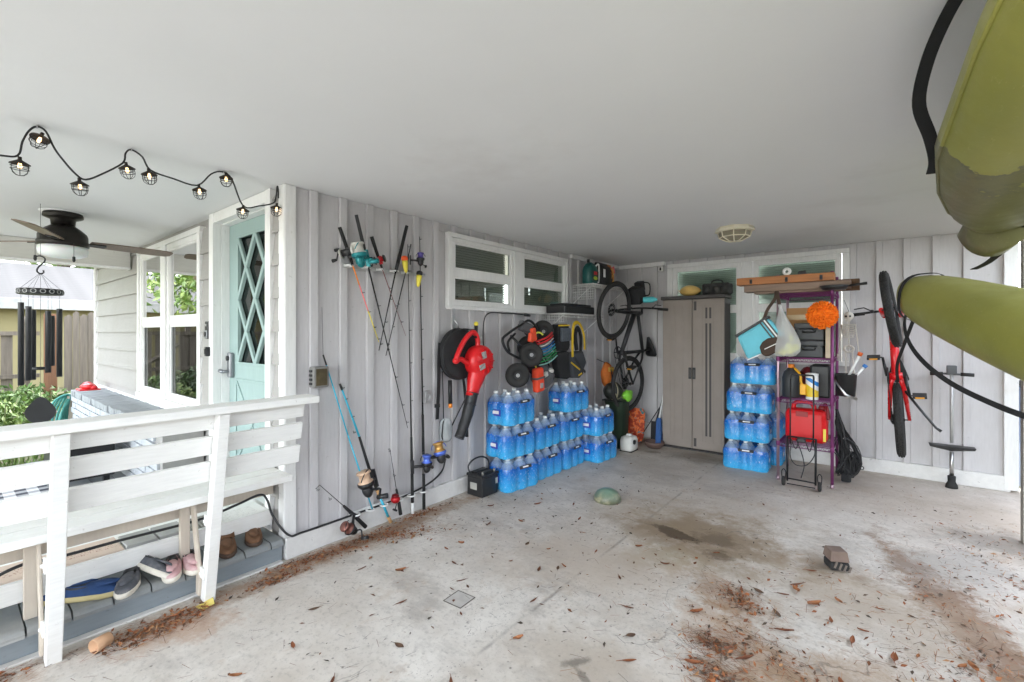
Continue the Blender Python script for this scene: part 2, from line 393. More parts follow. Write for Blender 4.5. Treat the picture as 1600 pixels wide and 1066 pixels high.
# back wall (plane Y=6.1)
m = MB(); m.bb((-.02,6.132,0), (.74,6.26,2.40)); m.bb((.74,6.132,0), (2.67,6.26,1.1)); m.bb((.74,6.132,2.33), (2.67,6.26,2.40)); m.bb((2.67,6.132,0), (3.84,6.26,2.40))
back = part('back_wall', m, M_wall, H)
bat_wall(back, .012, 3.825, .095, (.73, 2.69, 1.09, 2.352), lambda mm, p, q, z0, z1, nm: mm.bb((p+.001, 6.130, z0), (q-.001, 6.116 if nm == 'board' else 6.091, z1)))
m = MB(); m.bb((.02,6.2,.0), (3.87,6.088,.14)); part('concrete_curb', m, M_curb, back, bevel=.008)
m = MB(); m.bb((3.828,6.27,.02), (3.92,6.085,2.398)); part('corner_board', m, M_white, back, bevel=.003)
m = MB(); m.bb((.0,6.129,2.345), (.70,6.06,2.397)); part('crown_trim', m, M_white, back, bevel=.003)
m = MB(); m.bb((-.005,4.80,2.352), (.045,6.055,2.397)); part('crown_trim', m, M_white, side, bevel=.003)
m = MB(); m.bb((.70,6.128,.02), (.02,6.075,.22)); part('skirting', m, M_white, back, bevel=.003)

def window(parent_name, fr, W, Hh, mid, depth, blind, glass, label=None, frame_w=.055, blind_mat=None, mid_w=.066):
    """double-hung window in a local frame: x along the wall, y outwards, z up, origin at lower left"""
    wd = MB()
    for a, b in (((0,-.04,0),(W,.012,frame_w)), ((0,-.04,Hh-frame_w),(W,.012,Hh)), ((0,-.04,frame_w),(frame_w,.012,Hh-frame_w)), ((W-frame_w,-.04,frame_w),(W,.012,Hh-frame_w))): wd.bb(a, b, fr)
    wo = part('window', wd, M_white, H, bevel=.003, label=label)
    r = MB(); r.bb((frame_w,-.03,mid-mid_w/2), (W-frame_w,.004,mid+mid_w/2), fr); part('meeting_rail', r, M_white, wo, bevel=.003)
    for z0, z1, y in ((frame_w, mid-mid_w/2, -.012), (mid+mid_w/2, Hh-frame_w, -.006)):
        sm = .016; s = MB(); x0, x1 = frame_w, W-frame_w
        for a, b in (((x0,y-.016,z0),(x1,y+.008,z0+sm)), ((x0,y-.016,z1-sm),(x1,y+.008,z1)), ((x0,y-.016,z0+sm),(x0+sm,y+.008,z1-sm)), ((x1-sm,y-.016,z0+sm),(x1,y+.008,z1-sm))): s.bb(a, b, fr)
        part('sash', s, M_white, wo)
        p = MB(); p.bb((x0+sm,y-.008,z0+sm), (x1-sm,y-.004,z1-sm), fr); part('pane', p, glass if (z0 > .2 or glass is not M_glass) else M_scr, wo)
    c = MB()
    if blind == 'slats':
        z = frame_w+.02; k = 0
        while z < Hh-frame_w:
            c.box((W/2, -.075, z), (W-.085, .026, .0022), fr, (R(-58), 0, 0)); z += .0235
        part('blind', c, blind_mat or M_blind, wo)
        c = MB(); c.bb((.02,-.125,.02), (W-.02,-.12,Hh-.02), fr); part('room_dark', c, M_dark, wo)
    else:
        n_ = 40; rows = []
        for z in (.02, Hh-.02): rows.append([fr @ Vector((.02+(W-.04)*i/n_, -.1+.012*math.sin(i*1.4), z)) for i in range(n_+1)])
        c.loft(rows, False, True, False); part('curtain', c, M_curtain, wo)  # dark brown-grey sheet paints the dim room behind the glass
    return wo
def lit_frame(o, x, y): return frame(o, x, (0,0,1)) if False else Matrix(((x[0],y[0],0,o[0]),(x[1],y[1],0,o[1]),(0,0,1,o[2]),(0,0,0,1)))
# side wall windows: x runs along +Y, outwards = +X
for y0, W in ((2.835, .875), (3.848, .865)):
    window('w', lit_frame((0,y0,1.69), (0,1), (1,0)), W, .60, .292, .1, 'slats', M_glass2, frame_w=.038)
trim = [((-.03,2.79,2.292),(.02,4.745,2.332)), ((-.03,2.79,1.655),(.028,4.745,1.688)), ((-.03,2.79,1.689),(.02,2.833,2.291)), ((-.03,3.712,1.689),(.018,3.846,2.291)), ((-.03,4.715,1.689),(.02,4.745,2.291))]
for a, b in trim:
    m = MB(); m.bb(a, b); part('window_trim', m, M_white, side, bevel=.003)
for x0, W in ((.80, .83), (1.76, .86)):
    window('w', lit_frame((x0+W,6.1,1.14), (-1,0), (0,-1)), W, 1.16, .60, .1, 'slats', M_glass2, frame_w=.042, blind_mat=M_blind2)
for a, b in [((.73,6.13,2.303),(2.69,6.078,2.352)), ((.73,6.13,1.09),(2.69,6.07,1.138)), ((.73,6.13,1.14),(.796,6.078,2.30)), ((1.634,6.13,1.14),(1.756,6.082,2.30)), ((2.624,6.13,1.14),(2.69,6.078,2.30))]:
    m = MB(); m.bb(a, b); part('window_trim', m, M_white, back, bevel=.003)

# porch wall (plane Y=1.384, faces the camera side): lap siding, two windows, the door in a recess
YW = 1.384
m = MB(); m.bb((-5.56,1.42,.0), (-3.44,1.60,2.40)); m.bb((-3.44,1.42,0), (-1.52,1.60,.80)); m.bb((-3.44,1.42,2.33), (-1.52,1.60,2.40)); m.bb((-1.52,1.42,0), (-1.22,1.60,2.40)); m.bb((-.26,1.42,0), (-.095,1.60,2.40)); m.bb((-1.22,1.42,2.36), (-.26,1.60,2.40))
m.bb((-5.56,1.60,0), (-5.42,6.2,2.40)); porch_wall = part('porch_wall', m, M_lap, H)
def lap(x0, x1, z0, z1):
    z = z0
    while z < z1-.02:
        t = min(z+.216, z1); mm = MB(); fr = [(YW-.008, z), (YW+.016, t+.006 if t < z1 else t), (1.419, t+.006 if t < z1 else t), (1.419, z)]
        mm.add([(x, y, zz) for x in (x0, x1) for y, zz in fr], [(0,1,2,3),(7,6,5,4),(0,4,5,1),(1,5,6,2),(2,6,7,3),(3,7,4,0)])
        part('siding_board', mm, M_lap, porch_wall); z += .216
lap(-5.56, -3.445, .16, 2.398); lap(-1.498, -1.262, .16, 2.33); lap(-.168, -.072, .16, 2.36)
tr = [((-5.60,1.36,0),(-5.555,1.43,2.398)), ((-3.46,1.372,2.30),(-1.495,1.425,2.345)), ((-3.46,1.366,.70),(-1.495,1.425,.80)), ((-3.44,1.372,.802),(-3.39,1.425,2.298)), ((-2.585,1.372,.802),(-2.44,1.425,2.298)), ((-1.565,1.372,.802),(-1.497,1.425,2.298)),
      ((-1.26,1.365,.15),(-1.175,1.425,2.398)), ((-.245,1.365,.15),(-.170,1.425,2.398)), ((-1.172,1.368,2.318),(-.247,1.425,2.397)), ((-.070,1.378,.141),(-.003,1.44,2.398)), ((-5.55,1.37,.62),(-3.47,1.40,.735))]
for a, b in tr:
    m = MB(); m.bb(a, b); part('trim_board', m, M_white, porch_wall, bevel=.003)
for a, b in [((-1.215,1.426,.15),(-1.172,1.52,2.36)), ((-.30,1.426,.15),(-.248,1.52,2.36)), ((-1.171,1.426,2.312),(-.301,1.52,2.36)), ((-1.17,1.405,.15),(-.25,1.53,.275))]:
    m = MB(); m.bb(a, b); part('door_jamb', m, M_white, porch_wall, bevel=.003)
for x1, W in ((-2.587, .80), (-1.567, .87)):
    window('w', lit_frame((x1-W,1.40,.803), (1,0), (0,-1)), W, 1.495, .755, .1, 'curtain', M_glass, frame_w=.05, mid_w=.075)
# door
D0, D1, DZ0, DZ1 = -1.168, -.303, .28, 2.31; YD = 1.485
gx0, gx1, gz0, gz1 = -1.005, -.37, 1.21, 2.20; gc = (gx0+gx1)/2; gm = (gz0+gz1)/2
m = MB(); m.bb((D0,YD,DZ0), (D1,YD+.04,gz0)); m.bb((D0,YD,gz1), (D1,YD+.04,DZ1)); m.bb((D0,YD,gz0), (gx0,YD+.04,gz1)); m.bb((gx1,YD,gz0), (D1,YD+.04,gz1))
door = part('door', m, M_teal, H, label='pale teal front door with a diamond lattice of glass panes')
m = MB(); m.bb((gx0,YD+.022,gz0), (gx1,YD+.026,gz1)); part('pane', m, M_glass, door)
m = MB(); m.bb((D0,YD+.12,DZ0), (D1,YD+.13,DZ1)); part('entry_backing', m, pm('door_curtain', rgb((150,146,136)), .9, 0, .3, 5, .2, 30, (6,6,.6)), door)  # pale sheet lightens the glass in place of the entry beyond
def bar(a, b, wd, y0, y1, name='muntin'):
    ax, az = a; bx, bz = b; L = math.hypot(bx-ax, bz-az); mm = MB(); mm.box((0,0,0), (L, y1-y0, wd))
    an = math.atan2(bz-az, bx-ax); M = T((ax+bx)/2, (y0+y1)/2, (az+bz)/2) @ RY(-an); mm.v = [tuple(M @ Vector(p)) for p in mm.v]
    part(name, mm, M_teal, door, bevel=.004)
for k, (a, b) in enumerate([((gx0,gz1),(gc,gm)), ((gc,gz1),(gx0,gm)), ((gc,gz1),(gx1,gm)), ((gx1,gz1),(gc,gm)), ((gx0,gm),(gc,gz0)), ((gc,gm),(gx0,gz0)), ((gc,gm),(gx1,gz0)), ((gx1,gm),(gc,gz0))]):
    bar(a, b, .034, YD-.006-.002*(k % 2), YD+.018)
for a, b in [((gx0,gz0),(gx1,gz0)), ((gx0,gz1),(gx1,gz1))]: bar((a[0]-.012,a[1]), (b[0]+.012,b[1]), .02, YD-.010, YD+.0, 'glazing_bead')
for a, b in [((-1.03,.42),(-1.03,1.08)), ((-.44,.42),(-.44,1.08)), ((-1.03,.42),(-.44,.42)), ((-1.03,1.08),(-.44,1.08)), ((-1.03,1.08),(-.735,.75)), ((-.44,1.08),(-.735,.75)), ((-1.03,.42),(-.735,.75)), ((-.44,.42),(-.735,.75))]: bar(a, b, .02, YD-.009, YD, 'panel_moulding')
lk = MB(); lk.box((-1.10,YD-.018,1.19), (.07,.036,.20)); lko = part('lock', lk, pm('satin_nickel', rgb((150,152,156)), .35, .8, .1), door, bevel=.012)
lk = MB(); lk.tube([(-1.10,YD-.03,1.14), (-1.10,YD-.075,1.14)], .012); lk.tube([(-1.10,YD-.07,1.14), (-1.13,YD-.075,1.142), (-1.20,YD-.07,1.145)], [.014,.016,.012]); part('handle', lk, MC['satin_nickel'], lko)
lk = MB(); lk.lathe([(0,0),(.02,.0),(.02,.012),(0,.014)], 14, T(-1.10,YD-.036,1.245) @ RX(R(90))); part('keyhole', lk, M_black, lko)
# gable beam at the porch end
m = MB(); m.bb((-3.80,-2.0,2.19), (-3.70,1.37,2.398)); bm_ = part('porch_beam', m, M_beam, H, bevel=.004)
m = MB(); m.bb((-3.81,-2.0,2.165), (-3.68,1.37,2.188)); part('beam_trim', m, M_white, H, bevel=.003)
for x, z in ((0,0),):
    m = MB(); m.bb((3.715,4.66,0), (3.79,4.735,2.40)); solo('carport_post', m, pm('galvanised_post', rgb((150,146,136)), .5, .4, .15, 5, .2, 40, (1,1,.3), (rgb((140,110,80)), .55, .6)), 'slim grey metal post holding the carport roof at the right edge', 'post', loc=(3.75,4.70,0), bevel=.006)
# ------------------------------------------------------------------ porch deck
dk = thing('porch_deck', 'low porch deck of grey painted boards with a grey fascia', 'deck', (-1.8,.4,0))
y = -1.103
while y < 1.35:
    y1 = min(y+.15, 1.378); n_ = 5
    prof = [(-3.70,.141),(-.012,.141)]+[(-.012+.032*math.sin(a), .109+.032*math.cos(a)) for a in [R(18*k) for k in range(1,6)]]+[(.020,.101),(-3.70,.101)]
    dz = random.uniform(-.003,.003); mm = MB(); mm.prism([(p[0]-random.uniform(0,.004), p[1]+dz) for p in prof], 0, y1-y-.007, Matrix(((1,0,0,0),(0,0,1,y),(0,1,0,0),(0,0,0,1))))
    mm.f = [f[::-1] for f in mm.f]; part('deck_board', mm, M_deck, dk); y += .15
m = MB(); m.bb((-.035,-1.1,.002), (-.008,1.372,.098)); part('fascia_board', m, M_deckf, dk, bevel=.003)
m = MB(); m.bb((-3.6,-1.05,.002), (-.05,1.37,.096)); part('joists', m, M_dark, dk)
m = MB(); m.bb((-.006,-1.1,0.0005), (.035,1.36,.012)); part('mortar_edge', m, M_curb, dk, bevel=.004)

# ------------------------------------------------------------------ bench with slatted leaning back along the porch edge
bn = thing('slatted_porch_bench', 'white painted bench with slatted leaning back and wide cap rail along the porch edge', 'bench', (.12,.5,0))
def lean(z): return .112+.205*z
def lean_box(name, y0, y1, z0, z1, off, th, mat=M_rail):
    a = math.atan(.205); mm = MB(); L = (z1-z0)/math.cos(a)
    mm.box((0,0,0), (th, y1-y0, L), T(lean((z0+z1)/2)+off, (y0+y1)/2, (z0+z1)/2) @ RY(a)); return part(name, mm, mat, bn, bevel=.004)
m = MB(); m.bb((.245,-.62,1.040), (.395,1.405,1.079)); part('cap_rail', m, M_rail, bn, bevel=.006)
for z0, z1 in ((.950,1.038), (.815,.912), (.668,.775)): lean_box('back_slat', -.62, 1.372, z0, z1, -.052, .024)
for yy in (.318, .918, -.285):
    p = lean_box('post', yy-.027, yy+.027, .002, 1.0385, .0, .062)
    for z in (.46, .165):
        b = MB(); b.bb((lean(z)-.035, yy-.038, z-.03), (lean(z)+.012, yy-.0275, z+.03)); b.lathe([(0,0),(.009,0),(.009,.008),(0,.01)], 8, T(lean(z)-.012,yy-.0385,z) @ RX(R(90))); part('bracket', b, M_rail, p, bevel=.003)
    b = MB(); b.bb((-.10,yy-.075,.142), (-.065,yy-.030,.528)); part('leg', b, M_railend, bn, bevel=.003)
    b = MB(); b.prism([(.055,.03),(.098,.03),(.118,.16),(.02,.528),(-.045,.528),(.06,.17)], yy-.040, yy-.0275, Matrix(((1,0,0,0),(0,0,1,0),(0,1,0,0),(0,0,0,1)))); part('brace', b, M_railend, bn, bevel=.003)
for x0, x1 in ((-.172,-.030), (-.018,.118)):
    m = MB(); m.bb((x0,-.62,.530), (x1,1.378,.569)); part('seat_plank', m, M_rail, bn, bevel=.005)
m = MB(); m.bb((-.165,-.62,.40), (-.130,1.372,.528)); part('apron', m, M_railend, bn, bevel=.003)  # white board; its tan colour stands in for shade under the seat
m = MB(); m.bb((-.155,-.62,.205), (-.125,1.36,.302)); part('stretcher', m, M_rail, bn, bevel=.004)
m = MB(); m.bb((-.52,-.62,.262), (-.157,1.36,.290)); part('lower_shelf', m, M_rail, bn, bevel=.003)
# things lying on the shelf under the bench
def flat(name, y0, y1, x0, x1, mat, label, cat, th=.012, bevel=.003):
    mm = MB(); mm.bb((x0,y0,.291), (x1,y1,.291+th)); return solo(name, mm, mat, label, cat, loc=((x0+x1)/2,(y0+y1)/2,.291), bevel=bevel)
g = G('printed_doormat'); oc = g.co.outputs['Object']
tx = g.ramp(g.noise(g.map(oc, (26,60,1)), 2, 3, .7), (.52, 0), (.60, 1)); msk = g.math('LESS_THAN', g.math('ABSOLUTE', g.sep(oc)[0]), .055)
M_mat = g.out(g.mix(g.math('MULTIPLY', tx, msk), rgb((214,194,178)), rgb((176,140,124))), .9)
flat('doormat', -.02, .62, -.40, -.17, M_mat, 'pinkish tan printed mat lying on the shelf under the bench', 'mat')
M_slab = pm('grey_slab', rgb((164,164,160)), .8, 0, .12, 9, .3, 70)
flat('slate_tile', .63, .765, -.36, -.17, M_slab, 'grey square tile nearest the printed mat under the bench', 'tile', .02)
flat('slate_tile', .775, .905, -.36, -.17, M_slab, 'grey square tile beside the perforated plate under the bench', 'tile', .02)
pl = thing('vent_plate', 'perforated grey vent plate lying under the bench', 'vent', (-.26,.99,.291))
m = MB(); m.bb((-.36,.915,.291), (-.17,1.075,.296)); part('tray', m, M_black, pl)
m = MB()
for k in range(9): m.bb((-.36+k*.0235,.915,.2962), (-.352+k*.0235,1.075,.302))
for k in range(8): m.bb((-.36,.915+k*.0215,.2962), (-.165,.923+k*.0215,.3035))
part('grid', m, pm('galvanised', rgb((170,168,160)), .5, .6, .15), pl)
g = G('paper_print'); oc = g.co.outputs['Object']; tx = g.ramp(g.noise(g.map(oc, (60,26,1)), 2, 3, .7), (.55, 0), (.62, .6)); M_paper = g.out(g.mix(tx, rgb((232,230,226)), rgb((160,158,156))), .8)
flat('paper_sheet', 1.10, 1.30, -.33, -.17, M_paper, 'white printed paper sheet lying at the wall end of the bench shelf', 'paper', .002, 0)
# black cable
pts = smooth_path([(-.12,-.35,.16),(-.10,.06,.22),(-.105,.13,.34),(-.105,.24,.385),(-.105,.36,.375),(-.105,.60,.375),(-.105,.95,.37),(-.105,1.15,.40),(-.10,1.27,.425),(-.085,1.31,.39),(-.05,1.335,.28),(.018,1.40,.160),(.022,1.50,.148),(.022,1.9,.150),(.022,2.3,.158),(.022,2.55,.19),(.025,2.70,.26),(.03,2.74,.36)], 8)
m = MB(); m.tube(pts, .0075, 6); solo('power_cable', m, M_black, 'black cable running under the bench and along the wall base', 'cable', loc=(-.1,.6,.37))

# ------------------------------------------------------------------ shoes on the deck edge
def shoe(name, label, x, y, rz, um, sm_, L=.265, wd=.095, hgt=.075, parent=None, group=None, lining=None, z=.143):
    t = thing(name, label, 'shoe', (x,y,z), rz, group)
    def outline(k, s, off=0):
        w_ = wd/2*s; a = 2*math.pi*k/20
        return (L/2*math.cos(a)*s, w_*math.sin(a)*(1-.16*math.cos(a+math.pi))*(1 if math.cos(a) > 0 else .86))
    m = MB(); m.loft([[(*outline(k, s), zz) for k in range(20)] for s, zz in ((.95,0),(1.02,.008),(1.0,.024),(.93,.027))]); part('sole', m, sm_, t, False)
    rings = []
    for s, zz in ((.95,.026),(.96,.036),(.86,.058),(.62,.072)):
        r_ = []
        for k in range(20):
            px, py = outline(k, s); hh = zz
            if zz > .05: hh = zz*(1.0 if px < .02 else 1-.35*(px-.02)/(L/2))
            r_.append((px-.012*(zz > .05), py, hh))
        rings.append(r_)
    m = MB(); m.loft(rings[:3]+[[(p[0]*.9-.01,p[1]*.9,p[2]-.002) for p in rings[3]]], cap=False); m.loft([[(.035+.075*math.cos(2*math.pi*k/14)*s, .03*math.sin(2*math.pi*k/14)*s, zz) for k in range(14)] for s, zz in ((1.05,.062),(.7,.072),(.1,.074))], cap=True)
    part('upper', m, um, t, False)
    m = MB(); m.loft([[( -.045+.07*math.cos(2*math.pi*k/14)*s, .033*math.sin(2*math.pi*k/14)*s, zz) for k in range(14)] for s, zz in ((1,.066),(.8,.05),(.3,.045))]); part('lining', m, lining or M_black, t, False)
    return t
F_grey = pm('shoe_charcoal_canvas', rgb((92,94,100)), .95, 0, .25, 30, .5, 150, dirt=(rgb((150,146,140)), .52, .5)); F_pink = pm('shoe_dusty_pink_canvas', rgb((204,164,164)), .95, 0, .12, 30, .5, 150, dirt=(rgb((230,220,214)), .5, .5))
F_blue = pm('slipper_blue', rgb((40,68,112)), .9, 0, .2, 20, .4, 120); F_sole = pm('sole_offwhite', rgb((222,216,202)), .7, 0, .1, 20, .2); F_tan = pm('boot_tan_suede', rgb((118,86,62)), .9, 0, .2, 12, .4)
shoe('slip_on_shoe', 'charcoal slip-on shoe with white sole lying flat on the deck edge', -.05,.615,R(-25),F_grey,F_sole,.27)
s_ = shoe('slip_on_shoe', 'charcoal slip-on shoe tipped on its side against its pair', -.06,.705,R(12),F_grey,F_sole,.27); s_.rotation_euler = (R(-38),R(6),R(20)); s_.location.z = .175
shoe('slip_on_shoe', 'dusty pink slip-on shoe beside the charcoal shoes', -.03,.795,R(-18),F_pink,F_sole,.245,.088); shoe('slip_on_shoe', 'dusty pink slip-on shoe nearest the bench post', -.03,.880,R(-4),F_pink,F_sole,.245,.088)
shoe('slipper', 'blue slipper with straw sole lying behind the near bench post', -.15,.40,R(72),F_blue,pm('straw_sole', rgb((190,176,130)), .9),.27); shoe('slipper', 'blue slipper with straw sole next to the charcoal shoes', -.075,.485,R(62),F_blue,MC['straw_sole'],.27)
for yy, x, lab in ((1.085,-.10,'tan suede work boot half hidden by the bench post'), (1.245,-.13,'tan suede work boot at the wall end of the deck')):
    t = shoe('work_boot', lab, x, yy, R(-15), F_tan, pm('boot_dark_sole', rgb((84,66,54)), .8), .27, .10)
    m = MB(); m.lathe([(.05,.055),(.048,.075),(.046,.09),(.042,.088),(.042,.06)], 16, T(-.055,0,0)); part('shaft', m, F_tan, t, False)

# ------------------------------------------------------------------ string of caged lanterns under the ceiling
st = thing('string_lights', 'black string of small caged lanterns hung in loops under the porch ceiling edge', 'lights', (-.05,.28,2.39))
cab = [(.05,2.215),(.17,2.227),(.224,2.243),(.238,2.308),(.258,2.364),(.284,2.393),(.313,2.38),(.341,2.311),(.373,2.261),(.413,2.211),(.45,2.193),(.511,2.237),(.59,2.314),(.601,2.366),(.624,2.392),(.669,2.369),(.704,2.309),(.803,2.29),(.917,2.281),(.987,2.364),(1.044,2.392),(1.095,2.363),(1.158,2.216),(1.25,2.236),(1.335,2.273),(1.352,2.32),(1.358,2.375),(1.362,2.385),(1.366,2.36),(1.366,2.31)]
m = MB(); m.tube(smooth_path([(-.05,a,b) for a, b in cab], 4), .0045, 6); part('cable', m, M_black, st)
for a, b in ((.284,2.396),(.624,2.396),(1.05,2.396)):
    m = MB(); m.torus(.008,.002,10,5,T(-.05,a,b-.004) @ RX(R(90))); part('hook', m, M_steel, st)
def bulb_mat():
    g = G('lit_filament_bulb'); g.m.cycles.emission_sampling = 'NONE'; return g.out((1,.75,.45), .3, 0, **{'Emission Color': (1,.62,.28), 'Emission Strength': .35})
M_bulb = bulb_mat(); lant0 = None
for a, b, tl in ((.23,2.231,5),(.300,2.362,-22),(.427,2.187,8),(.603,2.314,10),(.696,2.307,6),(.926,2.280,4),(1.064,2.385,0),(1.158,2.214,-3),(1.357,2.268,0)):
    if lant0 is None:
        m = MB(); m.lathe([(.006,.0),(.008,-.006),(.034,-.022),(.036,-.026),(.033,-.024),(.007,-.010)], 16, cap=False); m.lathe([(.007,.008),(.007,-.004)], 10); lant0 = part('lantern', m, pm('bronze_cap', (.03,.024,.02), .5, .4), st, False)
        c = MB()
        for k in range(6):
            an = math.pi*k/3; c.tube([(.030*math.cos(an),.030*math.sin(an),-.025), (.031*math.cos(an),.031*math.sin(an),-.046), (.026*math.cos(an),.026*math.sin(an),-.062), (.014*math.cos(an),.014*math.sin(an),-.073), (0,0,-.076)], .0016, 4)
        for r_, z in ((.0305,-.034), (.0305,-.048)): c.torus(r_, .0016, 18, 4, T(0,0,z))
        part('cage', c, M_blackm, lant0, False)
        c = MB(); c.lathe([(.004,-.018),(.006,-.024),(.008,-.034),(.005,-.044),(0,-.047)], 10); part('bulb', c, M_bulb, lant0, False); ln = lant0
    else: ln = copy_tree(lant0, st)
    ln.location = Vector((-.05,a,b))-wloc(st); ln.rotation_euler = (R(tl), R(random.uniform(-4,4)), random.uniform(0,1))

# ------------------------------------------------------------------ ceiling fan
fn = thing('ceiling_fan', 'bronze hugger ceiling fan with brown blades and frosted light over the porch', 'fan', (-2.08,.62,2.398), R(0))
M_brz = pm('dark_bronze', (.022,.019,.016), .4, .5, .2); M_blade = pm('fan_blade_wood', rgb((120,104,90)), .45, 0, .18, 6, .15, 40, (1,9,9)); 
m = MB(); m.lathe([(.14,0),(.14,-.006),(0,-.006)], 28); part('medallion', m, M_ceil, fn, False)
m = MB(); m.lathe([(.115,-.008),(.12,-.02),(.12,-.04),(.10,-.05),(.075,-.06),(.07,-.11)], 26); part('canopy', m, M_brz, fn, False)
m = MB(); m.lathe([(.07,-.105),(.105,-.13),(.14,-.165),(.148,-.19),(.148,-.225),(.155,-.235),(.155,-.265),(.14,-.272)], 28); part('motor_housing', m, M_brz, fn, False)
g = G('frosted_glass'); M_frost = g.out((.82,.84,.82), .45, 0, **{'Subsurface Weight': .3})
m = MB(); m.lathe([(.145,-.272),(.148,-.30),(.142,-.335),(.10,-.355),(0,-.36)], 26); part('light_shade', m, M_frost, fn, False)
for k in range(3):
    an = R(98-120*k); M = RZ(an) @ T(0,0,-.225) @ RX(R(-13)); m = MB()
    poly = [(.16,-.05),(.30,-.062),(.62,-.068),(.72,-.060),(.745,-.035),(.745,.035),(.72,.060),(.62,.068),(.30,.062),(.16,.05)]
    m.prism(poly, -.004, .004, M); b = part('blade', m, M_blade, fn, False)
    m = MB(); m.prism([(.12,-.022),(.26,-.03),(.27,0),(.26,.03),(.12,.022)], -.012, -.0045, M); part('blade_iron', m, M_brz, b, False)
for x, y in ((.158,.04), (.03,-.158), ):
    m = MB(); m.tube([(x,y,-.255), (x+.004,y,-.36)], .0015, 4); m.lathe([(0,-.358),(.009,-.362),(.010,-.39),(.006,-.402),(0,-.404)], 8, T(x+.004,y,0)); part('pull_chain', m, M_black, fn, False)

# ------------------------------------------------------------------ wind chime
wc = thing('wind_chime', 'large black metal wind chime with leaf shaped sail hanging on an S hook', 'chime', (-1.865,.473,2.398))
m = MB(); m.tube([(0,0,0),(0,0,-.39)], .0012, 4); part('hanging_wire', m, M_black, wc, False)
m = MB(); m.tube(smooth_path([(-.03,.0,-.415),(-.022,0,-.392),(0,0,-.385),(.022,.0,-.40),(.018,0,-.43),(-.012,0,-.47),(-.018,0,-.50),(0,0,-.515),(.016,0,-.505),(.014,0,-.488)], 4), .0055, 6, M=RZ(R(84))); part('s_hook', m, M_black, wc, False)
m = MB()
for k in range(6):
    a = k*math.pi/3+.3; m.tube([(0,0,-.51),(.11*math.cos(a),.11*math.sin(a),-.632)], .001, 4)
    m.tube([(.1*math.cos(a),.1*math.sin(a),-.66),(.1*math.cos(a),.1*math.sin(a),-.80)], .001, 4)
m.tube([(0,0,-.51),(0,0,-1.47)], .001, 4); part('cord', m, M_black, wc, False)
m = MB(); m.lathe([(.116,-.628),(.122,-.63),(.122,-.668),(.116,-.67)], 30); part('top_ring', m, M_black, wc, False)
m = MB()
for k in range(16):
    a = k*math.pi/8; m.torus(.014,.0028,10,5,RZ(a) @ T(.1235,0,-.649) @ RY(R(90)))
part('ring_fretwork', m, pm('pale_scrollwork', rgb((170,170,168)), .5), wc, False)
for k, (z0, z1) in enumerate(((-.79,-1.24),(-.77,-1.28),(-.82,-1.20),(-.78,-1.30),(-.73,-1.33),(-.76,-1.29))):
    a = k*math.pi/3+.3; m = MB(); m.lathe([(.0165,z0),(.0165,z1),(.0145,z1),(.0145,z0)], 14, T(.1*math.cos(a),.1*math.sin(a),0), cap=False); part('chime_tube', m, M_black, wc, False)
m = MB(); m.lathe([(0,-1.20),(.042,-1.203),(.045,-1.212),(.042,-1.221),(0,-1.224)], 20); part('striker', m, M_black, wc, False)
pl_ = []
for k in range(24):
    a = 2*math.pi*k/24; x = .082*math.sin(a); z = .075*math.cos(a); z += .028*max(0, math.cos(a))**6*1.4; z -= .012*max(0,-math.cos(a))**4; pl_.append((x, z))
m = MB(); m.prism(pl_, -.003, .003, RZ(R(84)) @ T(0,0,-1.535) @ RX(R(90))); part('sail', m, M_black, wc, False)

# ------------------------------------------------------------------ small things on the porch wall
db = thing('doorbell', 'black and silver video doorbell on the siding left of the door', 'doorbell', (-1.295,1.364,1.40))
m = MB(); m.bb((-1.335,1.392,1.398), (-1.262,1.36,1.54)); part('body', m, M_black, db, bevel=.006)
m = MB(); m.bb((-1.329,1.3595,1.402), (-1.268,1.352,1.468)); part('face_plate', m, MC['satin_nickel'], db, bevel=.004)
m = MB(); m.lathe([(.019,0),(.019,.004),(.015,.005)], 18, T(-1.2985,1.352,1.437) @ RX(R(90))); part('button', m, M_black, db)
m = MB(); m.lathe([(.011,0),(.011,.004),(.006,.005)], 14, T(-1.2985,1.36,1.51) @ RX(R(90))); part('lens', m, M_steel, db)
m = MB(); m.bb((-1.262,1.364,1.26), (-1.226,1.335,1.335)); m.bb((-1.258,1.335,1.275), (-1.230,1.329,1.32)); solo('switch_box', m, M_black, 'small black switch box on the door trim under the doorbell', 'switch', loc=(-1.244,1.36,1.26), bevel=.004)
fl = thing('floodlight', 'small grey plastic floodlight box on the batten wall above the bench end', 'floodlight', (.02,1.59,1.085))
m = MB(); m.bb((.01,1.535,1.085), (.075,1.645,1.225)); part('case', m, pm('grey_plastic', rgb((126,124,120)), .5), fl, bevel=.01)
m = MB(); m.bb((.075,1.552,1.10), (.0785,1.628,1.21)); part('lens', m, pm('amber_smoked_lens', rgb((84,74,52)), .2, 0, .4, 14), fl)
for k in range(4):
    m = MB(); m.bb((.03,1.527,1.105+k*.028), (.06,1.5345,1.12+k*.028)); part('cooling_fin', m, M_black, fl)

